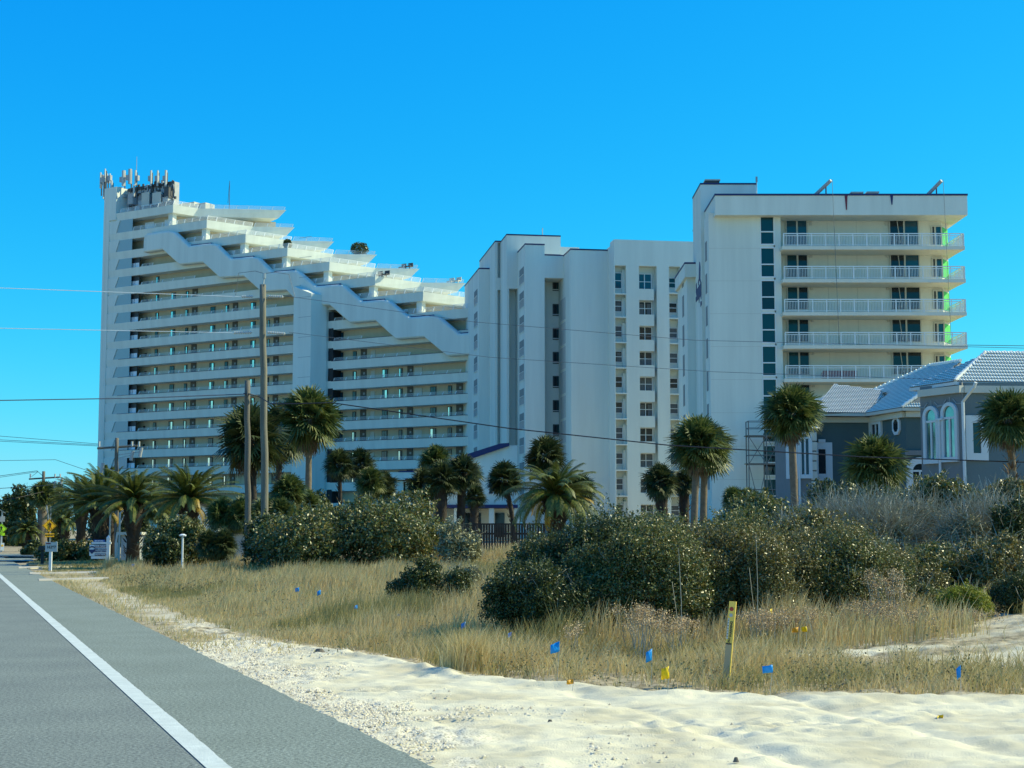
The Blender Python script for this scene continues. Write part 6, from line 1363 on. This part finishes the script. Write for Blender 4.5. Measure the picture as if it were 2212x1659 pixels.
p = W(4, 1181, Y); mb = MB(); mb.box(p, (.26, .03, .55)); mb.build('button_sign', M['signwhite'], sg); mb = MB(); mb.box(p + Vector((0, -.02, .08)), (.14, .01, .14)); mb.build('button_mark', M['signorange'], sg)
for o_ in list(COL.objects):
    if o_.name.startswith(('crossing_sign', 'crosswalk_sign')): o_.rotation_euler = (0, 0, math.radians(24))
# number board
Y = 60.0; c = W(111, 1181.5, Y); b = Vector((W(110, 1150, Y).x, Y, 0)); nb_ = thing('number_board', 'grey house number board reading 16297 on a white post', 'number sign', b)
mb = MB(); mb.box(Vector((b.x, Y + .05, (c.z) / 2)), (.105, .09, c.z)); mb.build('post', M['wpost'], nb_); mb = MB(); mb.box(c, (.47, .03, .37)); mb.box(c + Vector((-.2, 0, .2)), (.04, .03, .03)); mb.box(c + Vector((.19, 0, .2)), (.05, .03, .03)); mb.build('board', M['signgrey'], nb_)
text_mesh(nb_, '16297', .145, c + Vector((.0, -.018, -.01)), (1, 0, 0), 'black', bold=.004); mb = MB(); mb.prism([c + Vector((x, -.02, z)) for x, z in ((-.21, .155), (-.02, .15), (-.03, .11), (-.2, .115))], (0, -.004, 0)); mb.build('red_mark', M['signred'], nb_)
# for sale board
Y = 70.0; s_ = Y / F; c = W(213, 1187, Y); fs = thing('for_sale_board', 'pale realtor for sale board with blue rider hanging from a white post', 'sale sign', Vector((W(235, 1150, Y).x, Y, 0)))
px = lambda x, y: W(194 + (x - 150) / 20.16, 1141 + (y - 0) / 20.16 * 1.0, Y)
def fsq(x, y, d=0): q = W((340 + x / 11.06) / 1.8228, (2080 + y / 11.06) / 1.8228, Y); q.y -= d; return q
def quad(mb, x0, x1, y0, y1, d, th=.01): a = fsq(x0, y0, d); b_ = fsq(x1, y1, d); mb.prism([Vector((a.x, a.y, a.z)), Vector((b_.x, a.y, a.z)), Vector((b_.x, a.y, b_.z)), Vector((a.x, a.y, b_.z))], (0, th, 0))
mb = MB(); a = fsq(965, 400); mb.box(Vector((a.x, Y, a.z / 2)), (.16, .1, a.z)); mb.prism([Vector((a.x - .08, Y - .05, a.z)), Vector((a.x + .08, Y - .05, a.z)), Vector((a.x, Y, a.z + .1))], (0, .08, 0)); quad(mb, 240, 1090, 600, 680, .06, .08); mb.build('post', M['wpost'], fs)
mb = MB(); quad(mb, 150, 905, 715, 1200, .04, .02); quad(mb, 210, 900, 1215, 1330, .04, .02); mb.build('board', M['signwhite'], fs)
mb = MB(); quad(mb, 325, 820, 500, 605, .03, .02); mb.build('rider', M['signblue'], fs)
mb = MB(); quad(mb, 378, 870, 735, 835, .055); mb.build('maroon_panel', M['signred'], fs); mb = MB(); quad(mb, 378, 870, 1100, 1195, .055); mb.build('navy_panel', M['signnavy'], fs)
def ft(txt, x, y, w, m, sz): q = fsq(x, y, .07); o = text_mesh(fs, txt, sz, q, (1, 0, 0), m, bold=.003)
ft('FOR SALE', 622, 783, 0, 'signwhite', .115); ft('JAMES HOLLAND', 622, 910, 0, 'signnavy', .075); ft('850.307.0000', 622, 1005, 0, 'signnavy', .10); ft('SOLD BY THE SEA', 622, 1148, 0, 'signwhite', .06); ft('850 307 0000', 570, 553, 0, 'signwhite', .07)
mb = MB(); q = fsq(258, 925, .05)
arc = [q + Vector((.145 * math.cos(a), 0, .055 + .10 * math.sin(a))) for a in np.linspace(0, math.pi, 12)]; arc2 = [q + Vector((.145 * math.cos(a), 0, .02 + .075 * math.sin(a))) for a in np.linspace(math.pi, 0, 12)]
mb.prism(arc + arc2, (0, -.005, 0)); mb.build('balloon_top', M['signnavy'], fs)
mb = MB(); mb.prism([q + Vector((x, 0, z)) for x, z in ((-.145, -.005), (.145, -.005), (.14, -.05), (.03, -.185), (-.03, -.185), (-.14, -.05))], (0, -.005, 0)); mb.build('balloon_bottom', M['signnavy'], fs)
# mailbox, marker, utility pedestals
Y = 72.0; b = Vector((W(93, 1150, Y).x, Y, 0)); mt_ = thing('mailbox', 'black mailbox on a dark post left of the number board', 'mailbox', b)
mb = MB(); mb.box(Vector((b.x + .0, Y, ZZ(1185, Y) / 2)), (.13, .13, ZZ(1185, Y))); mb.build('post', M['black'], mt_); mb = MB(); q = W(92, 1185, Y); mb.prism([q + Vector((-.13 + 0, -.25, -.08)), q + Vector((.13, -.25, -.08)), q + Vector((.13, -.25, .06)), q + Vector((.07, -.25, .13)), q + Vector((-.07, -.25, .13)), q + Vector((-.13, -.25, .06))], (0, .5, 0)); mb.build('box', M['black'], mt_)
Y = 54.0; b = Vector((W(395, 1150, Y).x, Y, 0)); b.z = Hs(b.x, Y); vp = thing('vent_post', 'slim white post with a small cap standing in the grass by the left bush', 'post', b)
mb = MB(); zt_ = ZZ(1157, Y); mb.tube([b, Vector((b.x, Y, zt_))], .035, 8); mb.build('shaft', M['wpost'], vp); mb = MB(); mb.tube([Vector((b.x, Y, zt_ - .02)), Vector((b.x, Y, zt_ + .02)), Vector((b.x, Y, zt_ + .06))], [.12, .13, .05], 10); mb.build('cap', M['wpost'], vp)
Y = 66.0; q = W(888 / 2.766 / 1.8228 + 500 / 1.8228, 1150, Y)
def crop3(x, y): return ((500 + x / 2.7657) / 1.8228, (1650 + y / 2.7657) / 1.8228)
for (x0, x1, y0, y1, Y, lab, m) in ((1035, 1115, 1200, 1380, 64, 'grey electrical box with a dark meter behind the left bushes', 'grey'), ):
    (xa, ya), (xb, yb) = crop3(x0, y0), crop3(x1, y1); a, b_ = W(xa, ya, Y), W(xb, yb, Y); mb = MB(); mb.box(Vector(((a.x + b_.x) / 2, Y, (a.z + b_.z) / 2)), (b_.x - a.x, .4, a.z - b_.z), 0); mb.box(Vector(((a.x + b_.x) / 2 + .12, Y - .22, a.z - .35)), (.25, .05, .4), 1); mb.box(Vector(((a.x + b_.x) / 2, Y, a.z + .02)), (b_.x - a.x + .06, .46, .05), 0); tag(mb.build('meter_box', [M[m], M['black']], loc=Vector((a.x, Y, b_.z))), lab, 'meter box')
# low grey wall with gable cap behind the poles
a, b_ = W(crop3(1130, 0)[0], 1115, 70), W(crop3(1500, 0)[0], 1115, 70); ww = thing('garden_wall', 'low grey masonry wall with dark coping between the two utility poles', 'wall', Vector((a.x, 70, 0)))
z1_, z2_ = ZZ(crop3(0, 1250)[1], 70), ZZ(crop3(0, 1140)[1], 70); mb = MB(); mb.prism([Vector((a.x - 1, 70, 0)), Vector((b_.x, 70, 0)), Vector((b_.x, 70, z1_)), Vector((a.x - 1, 70, z1_))], (0, .25, 0)); mb.build('wall', M['equip'], ww)
mb = MB(); mb.box(Vector(((a.x + b_.x) / 2 - .5, 70.1, z1_ + .03)), (b_.x - a.x + 1.2, .45, .07)); mb.build('coping', M['equipdark'], ww)
mb = MB(); mb.prism([Vector((a.x + .9, 71.2, 0)), Vector((b_.x, 71.2, 0)), Vector((b_.x, 71.2, z2_)), Vector((a.x + 1.9, 71.2, z2_)), Vector((a.x + .9, 71.2, z1_ + .1))], (0, .3, 0)); mb.build('gable', M['fascia'], ww)
# low white buildings glimpsed behind the poles and beside the board
for (x0, x1, y0, y1, Y, lab, m) in ((345, 470, 1092, 1200, 96, 'low grey service building glimpsed behind the left bush', 'stuccoB'), (262, 300, 1155, 1210, 78, 'grey utility kiosk behind the for sale board', 'equip')):
    a, b_ = W(x0, y0, Y), W(x1, y1, Y); t = thing('kiosk' if 'kiosk' in lab else 'service_building', lab, 'kiosk' if 'kiosk' in lab else 'outbuilding', Vector((a.x, Y, 0)))
    mb = MB(); mb.box(Vector(((a.x + b_.x) / 2, Y + 1, a.z / 2)), (b_.x - a.x, 2, a.z)); mb.build('wall', M[m], t); mb = MB(); mb.box(Vector(((a.x + b_.x) / 2, Y + 1, a.z + .06)), (b_.x - a.x + .3, 2.3, .14)); mb.build('roof', M['fascia'], t)
# white pipe bends and slim posts near the board
for (x, y0, y1, Y, lab, m) in ((238.6, 1110, 1170, 74, 'thin white riser pipe beside the kiosk', 'antwhite'), (259.5, 1108, 1172, 76, 'bright white riser pipe on the kiosk side', 'antwhite')):
    a, b_ = W(x, y0, Y), W(x, y1, Y); mb = MB(); mb.tube([Vector((a.x, Y, .0)), Vector((a.x, Y, a.z)), Vector((a.x + .15, Y, a.z + .12))], .045, 8); tag(mb.build('riser_pipe', M[m], loc=Vector((a.x, Y, 0))), lab, 'pipe')
# ================================================================ wooden fence
fY = 76.0; fx0, fx1 = W(1010, 1150, fY).x, W(1175, 1150, fY).x; fn = thing('wooden_fence', 'dark weathered picket fence behind the dry grass in the middle', 'fence', Vector((fx0, fY, 0)))
zf = ZZ(1131, fY); mb = MB(); x = fx0; k = 0
while x < fx1:
    mb.box(Vector((x, fY, zf / 2 + .1)), (.11, .03, zf - .2 + .04 * math.sin(k * 1.7))); x += .135; k += 1
tag(mb.build('picket_panel', M['trunkdark'], fn)); mb = MB(); mb.box(Vector(((fx0 + fx1) / 2, fY + .06, zf - .02)), (fx1 - fx0, .12, .07)); mb.box(Vector(((fx0 + fx1) / 2, fY + .05, zf - .5)), (fx1 - fx0, .05, .09)); mb.build('rail', M['trunkdark'], fn)
# ================================================================ marker post
Y = 16.15; bx = W(1561, 1150, Y).x; bt = Vector((bx, Y, Hs(bx, Y) - .05)); tp = W(1582, 1299, Y); mk = thing('marker_post', 'leaning yellow utility marker post with a red dot standing in the grass', 'marker post', bt)
ax = (tp - bt).normalized(); sx_ = Vector((1, -.25, 0)).normalized(); sx_ = (sx_ - ax * sx_.dot(ax)).normalized(); nn_ = sx_.cross(ax); nn_ = nn_ if nn_.y < 0 else -nn_
Lk = (tp - bt).length; wk = .031
def mk_seg(f0, f1, m, name, w0=-wk, w1=wk, d0=0, d1=.012):
    mb = MB(); a, b_ = bt.lerp(tp, f0), bt.lerp(tp, f1); mb.loft([a + sx_ * w0 + nn_ * d0, a + sx_ * w1 + nn_ * d0, a + sx_ * w1 + nn_ * d1, a + sx_ * w0 + nn_ * d1], [b_ + sx_ * w0 + nn_ * d0, b_ + sx_ * w1 + nn_ * d0, b_ + sx_ * w1 + nn_ * d1, b_ + sx_ * w0 + nn_ * d1]); return mb.build(name, M[m], mk)
mk_seg(0, .52, 'mktan', 'lower_shaft'); mk_seg(.52, 1.0, 'mkyellow', 'upper_shaft'); mk_seg(0, 1.0, 'mkyellow', 'flange', wk, wk + .010, -.045, .014)
mb = MB(); c = bt.lerp(tp, .915) + nn_ * .013; mb.prism([c + sx_ * .022 * math.cos(a) + ax * .022 * math.sin(a) for a in np.linspace(0, 2 * math.pi, 14, endpoint=False)], nn_ * .003); mb.build('red_dot', M['mkred'], mk)
mb = MB(); c = bt.lerp(tp, .845) + nn_ * .013; mb.prism([c + sx_ * .018 * math.cos(a) + ax * .018 * math.sin(a) for a in np.linspace(0, 2 * math.pi, 14, endpoint=False)], nn_ * .003); mb.build('grey_emblem', M['equip'], mk)
mk_seg(.58, .81, 'antwhite', 'white_strip', -wk + .002, -.012, .0125, .015)
def mtext(txt, f, sz, off, name):
    cu = bpy.data.curves.new('t', 'FONT'); cu.body = txt; cu.size = sz; cu.align_x = 'CENTER'; cu.align_y = 'CENTER'; cu.extrude = .001; cu.offset = .0012; ob = bpy.data.objects.new('t', cu); COL.objects.link(ob); dg = bpy.context.evaluated_depsgraph_get(); me = bpy.data.meshes.new_from_object(ob.evaluated_get(dg)); bpy.data.objects.remove(ob); me.materials.clear(); me.materials.append(M['black'])
    o = bpy.data.objects.new(name, me); COL.objects.link(o); o.parent = mk; p = bt.lerp(tp, f) + nn_ * .016 + sx_ * off
    ux = ax; uy = nn_.cross(ux); o.matrix_local = Matrix.Translation(p - origin(mk)) @ Matrix((ux, uy, nn_)).transposed().to_4x4()
mtext('WARNING', .69, .034, .012, 'lettering'); mtext('CALL', .555, .03, .0, 'lettering')
for f in (.605, .635, .665, .695, .725, .755, .785): mk_seg(f, f + .006, 'black', 'strip_line', -wk + .004, -.014, .015, .016)
mk_seg(.52, .535, 'black', 'label_line', -.03, .03, .012, .0135)
mb = MB(); a = bt.lerp(tp, .13); mb.tube([a - ax * .02, a + ax * .02], .048, 10); mb.tube([bt, bt.lerp(tp, .1)], .04, 8); mb.build('base_collar', M['wood2'], mk)
# ================================================================ survey flags
FLG = [ # x, y centre, Y, colour, w px, h px, label
 (1199, 1396, 16.7, 'flagblue', 20, 22, 'blue survey flag, leftmost in the tall front grass'),
 (1402, 1413, 15.9, 'flagblue', 14, 24, 'folded blue survey flag above and left of the yellow one'),
 (1437, 1452, 15.1, 'flagyellow', 17, 26, 'bright yellow survey flag in the grass left of the marker post'),
 (1658, 1444, 15.05, 'flagblue', 22, 17, 'flat blue survey flag right of the marker post'),
 (2070, 1449, 15.05, 'flagblue', 9, 26, 'narrow rolled blue survey flag at the right below the white sand'),
 (2030, 1551, 13.4, 'flagyellow', 14, 15, 'yellow survey flag standing alone in the white sand'),
 (1232, 1472, 15.7, 'flagorange', 16, 10, 'amber survey flag lying at the sand edge'),
 (1664, 1321, 20.5, 'flagyellow', 9, 13, 'small yellow survey flag near the thicket foot, right of the marker post'),
 (1718, 1360, 18.9, 'flagorange', 14, 11, 'drooping amber survey flag, left one of the pair at the sand patch'),
 (1737, 1359, 18.9, 'flagyellow', 12, 12, 'pale yellow survey flag, right one of the pair at the sand patch'),
 (1001, 1349, 20.6, 'flagblue', 9, 13, 'blue survey flag at the grass edge left of the thicket'),
 (1101, 1370, 19.4, 'flagblue', 7, 10, 'tiny dark blue survey flag at the thicket foot'),
 (861, 1329, 24.5, 'flagblue', 8, 10, 'small blue survey flag right one of the two near the juniper line'),
 (769, 1310, 26.5, 'flagblue', 7, 8, 'tiny blue survey flag in the middle of the left field'),
 (689, 1279, 31, 'flagblue', 8, 10, 'blue survey flag, right one of the farther pair in the left field'),
 (642, 1273, 33, 'flagblue', 9, 9, 'blue survey flag, left one of the farther pair in the left field'),
 (288, 1221, 55, 'flagblue', 7, 7, 'farthest blue survey flag by the driveway kerb'),
]
for i, (x, y, Y, m, w_, h_, lab) in enumerate(FLG):
    c = W(x, y, Y); b = Vector((c.x + .02, Y, Hs(c.x, Y))); t = thing('survey_flag', lab, 'survey flag', b, 'survey flags in the verge'); s = Y / F; w2, h2 = w_ * s / 2, h_ * s / 2; top = c + Vector((w2, 0, h2)); 
    mb = MB(); mb.tube([b, top], .0022, 5); mb.build('wire_stake', M['steel'], t)
    rgf = random.Random(i); n = 6; V = []; Fq = []
    for a in range(n + 1):
        for k in range(4):
            f = a / n; g = k / 3; droop = (.35 + .3 * (h_ > w_)) * f * h2; V.append((c.x + w2 - 2 * w2 * f, Y + .015 * math.sin(f * 5 + i + g * 2) - .01 * f, c.z + h2 * (1 - 2 * g) * (1 - .25 * f * rgf.random()) - droop + .3 * h2 * f * (m == 'flagyellow')))
    for a in range(n):
        for k in range(3): j = a * 4 + k; Fq.append((j, j + 4, j + 5, j + 1))
    o0 = np.array(tuple(b)); o = np_mesh('flag_film', np.array(V) - o0, np.array(Fq), M[m], parent=t); md = o.modifiers.new('s', 'SOLIDIFY'); md.thickness = .001
# debris on the sand: clods and a little plant
rk = random.Random(8)
M['clod'] = mat('dark_sand_clod', (.16, .14, .115), .95, .3, 8)
def clod(x, y, w_, lab, grp='clods on the white sand'):
    p = G(x, y, .0); p.z = 0.0; r = w_ / F * p.y / 2; mb = MB(); n = 9
    ring = [(math.cos(a) * r * (1 + .3 * rk.random()), math.sin(a) * r * .7) for a in np.linspace(0, 2 * math.pi, n, endpoint=False)]
    mb.loft([p + Vector((a, b_, -.02)) for a, b_ in ring], [p + Vector((a * .45, b_ * .45, r * .5 + .004)) for a, b_ in ring]); tag(mb.build('sand_clod', M['clod'], loc=p), lab, 'clod', grp)
clod(1188, 1559, 14, 'dark clod near the lower middle of the sand'); clod(1092, 1448, 9, 'small clod at the sand and grass border'); clod(1590, 1640, 12, 'small clod at the bottom edge of the sand'); clod(690, 1408, 24, 'largest clod at the left corner of the sand')
# ---------------------------------------------------------------- plants on the tower terraces
def tip_of(k, f):
    c, p2, p3 = outline(k)
    if f < .05: return c[0] - .9, -1.0
    return p2[0] + (p3[0] - p2[0]) * f - .9, p2[1] + (p3[1] - p2[1]) * f - .9
def terrace_plant(label, px, kk, wpx, hpx, d):
    s, d = tip_of(kk, d); z = LV[kk]; b = A.P(s, d, z); t = thing('potted_shrub', label, 'potted plant', b, 'plants on the tower terraces'); sc_ = b.y / F; Wd, Hd = wpx * sc_ / 2, hpx * sc_
    rg_ = np.random.default_rng(kk); P = rnd_unit(1500, rg_) * np.array([Wd, Wd * .7, Hd * .5]) * (.6 + .5 * rg_.random((1500, 1))); P[:, 2] += Hd * .55; V, Fa = quads_from(leafset(P, P * 0, .3, rg_, .4, 0)); np_mesh('foliage', V, Fa, M['leafdark'], parent=t)
    mb = MB(); mb.tube([b, b + Vector((0, 0, .5))], .3, 10, r2=.38); mb.build('pot', M['grey'], t)
terrace_plant('bushy potted plant at the lit corner of the fourth terrace', 622, 3, 17, 20, 0)
terrace_plant('large domed plant on the tip of the terrace left of the block', 784, 3, 38, 28, .62)
for (px, kk, d, lab) in ((866, 4, .55, 'two garden chairs on a terrace tip'), (964, 5, .6, 'pale loungers on the last visible terrace tip'), (812, 5, 0, 'dark deck box behind the corner railing of a middle terrace')):
    s, d = tip_of(kk, d); z = LV[kk]; mb = MB()
    for j in range(2): A.box(mb, s + j * 1.2, s + j * 1.2 + .8, d, d - .8, z + .35, z + .45); A.box(mb, s + j * 1.2, s + j * 1.2 + .8, d - .7, d - .8, z + .45, z + .95); A.box(mb, s + j * 1.2, s + j * 1.2 + .1, d, d - .1, z, z + .35); A.box(mb, s + j * 1.2 + .7, s + j * 1.2 + .8, d, d - .1, z, z + .35)
    tag(mb.build('terrace_furniture', M['equipdark'] if 'pale' not in lab else M['fascia'], loc=A.P(s, d, z)), lab, 'furniture')
SKYC = ((2.95, .00197), (.936, .155), (.25, .66))
# ---------------------------------------------------------------- camera, light, sky
cam = bpy.data.cameras.new('camera'); co = bpy.data.objects.new('camera', cam); COL.objects.link(co); SC.camera = co
cam.sensor_width = 36; cam.lens = 36 * F / 2212; cam.clip_end = 8000; cam.clip_start = .1
co.location = (0, 0, CAMZ); co.rotation_euler = (math.pi / 2 + TH, 0, 0)
AZ, EL = math.radians(80), math.radians(38)      # sun: to the right and beyond the buildings
sd = Vector((math.sin(AZ) * math.cos(EL), math.cos(AZ) * math.cos(EL), math.sin(EL)))
sl = bpy.data.lights.new('sun', 'SUN'); sl.energy = 5.0; sl.angle = math.radians(.5); sl.color = (1, .94, .60)
so = bpy.data.objects.new('sun', sl); COL.objects.link(so); so.rotation_euler = sd.to_track_quat('Z', 'Y').to_euler()
w = bpy.data.worlds.new('World'); SC.world = w; w.use_nodes = True; N = w.node_tree.nodes; L = w.node_tree.links
bg = N['Background']; sky = N.new('ShaderNodeTexSky'); sky.sky_type = 'NISHITA'; sky.sun_disc = False
sky.sun_elevation = EL; sky.sun_rotation = AZ; sky.air_density = 1.0; sky.dust_density = .3; sky.ozone_density = 3.0
sep = N.new('ShaderNodeSeparateColor'); cmb = N.new('ShaderNodeCombineColor'); L.new(sky.outputs[0], sep.inputs[0])
for i, (pw, k) in enumerate(SKYC):
    m1 = N.new('ShaderNodeMath'); m1.operation = 'POWER'; m1.inputs[1].default_value = pw; L.new(sep.outputs[i], m1.inputs[0])
    m2 = N.new('ShaderNodeMath'); m2.operation = 'MULTIPLY'; m2.inputs[1].default_value = k / .12746; L.new(m1.outputs[0], m2.inputs[0])
    m3 = N.new('ShaderNodeMath'); m3.operation = 'MINIMUM'; m3.inputs[1].default_value = 14; L.new(m2.outputs[0], m3.inputs[0]); L.new(m3.outputs[0], cmb.inputs[i])
L.new(cmb.outputs[0], bg.inputs[0]); bg.inputs[1].default_value = .10
vs = SC.view_settings; vs.view_transform = 'Standard'; vs.look = 'None'; vs.exposure = .35; vs.gamma = 1; vs.use_curve_mapping = False
SC.cycles.max_bounces = 6; SC.cycles.diffuse_bounces = 3; SC.cycles.glossy_bounces = 3; SC.cycles.transparent_max_bounces = 8
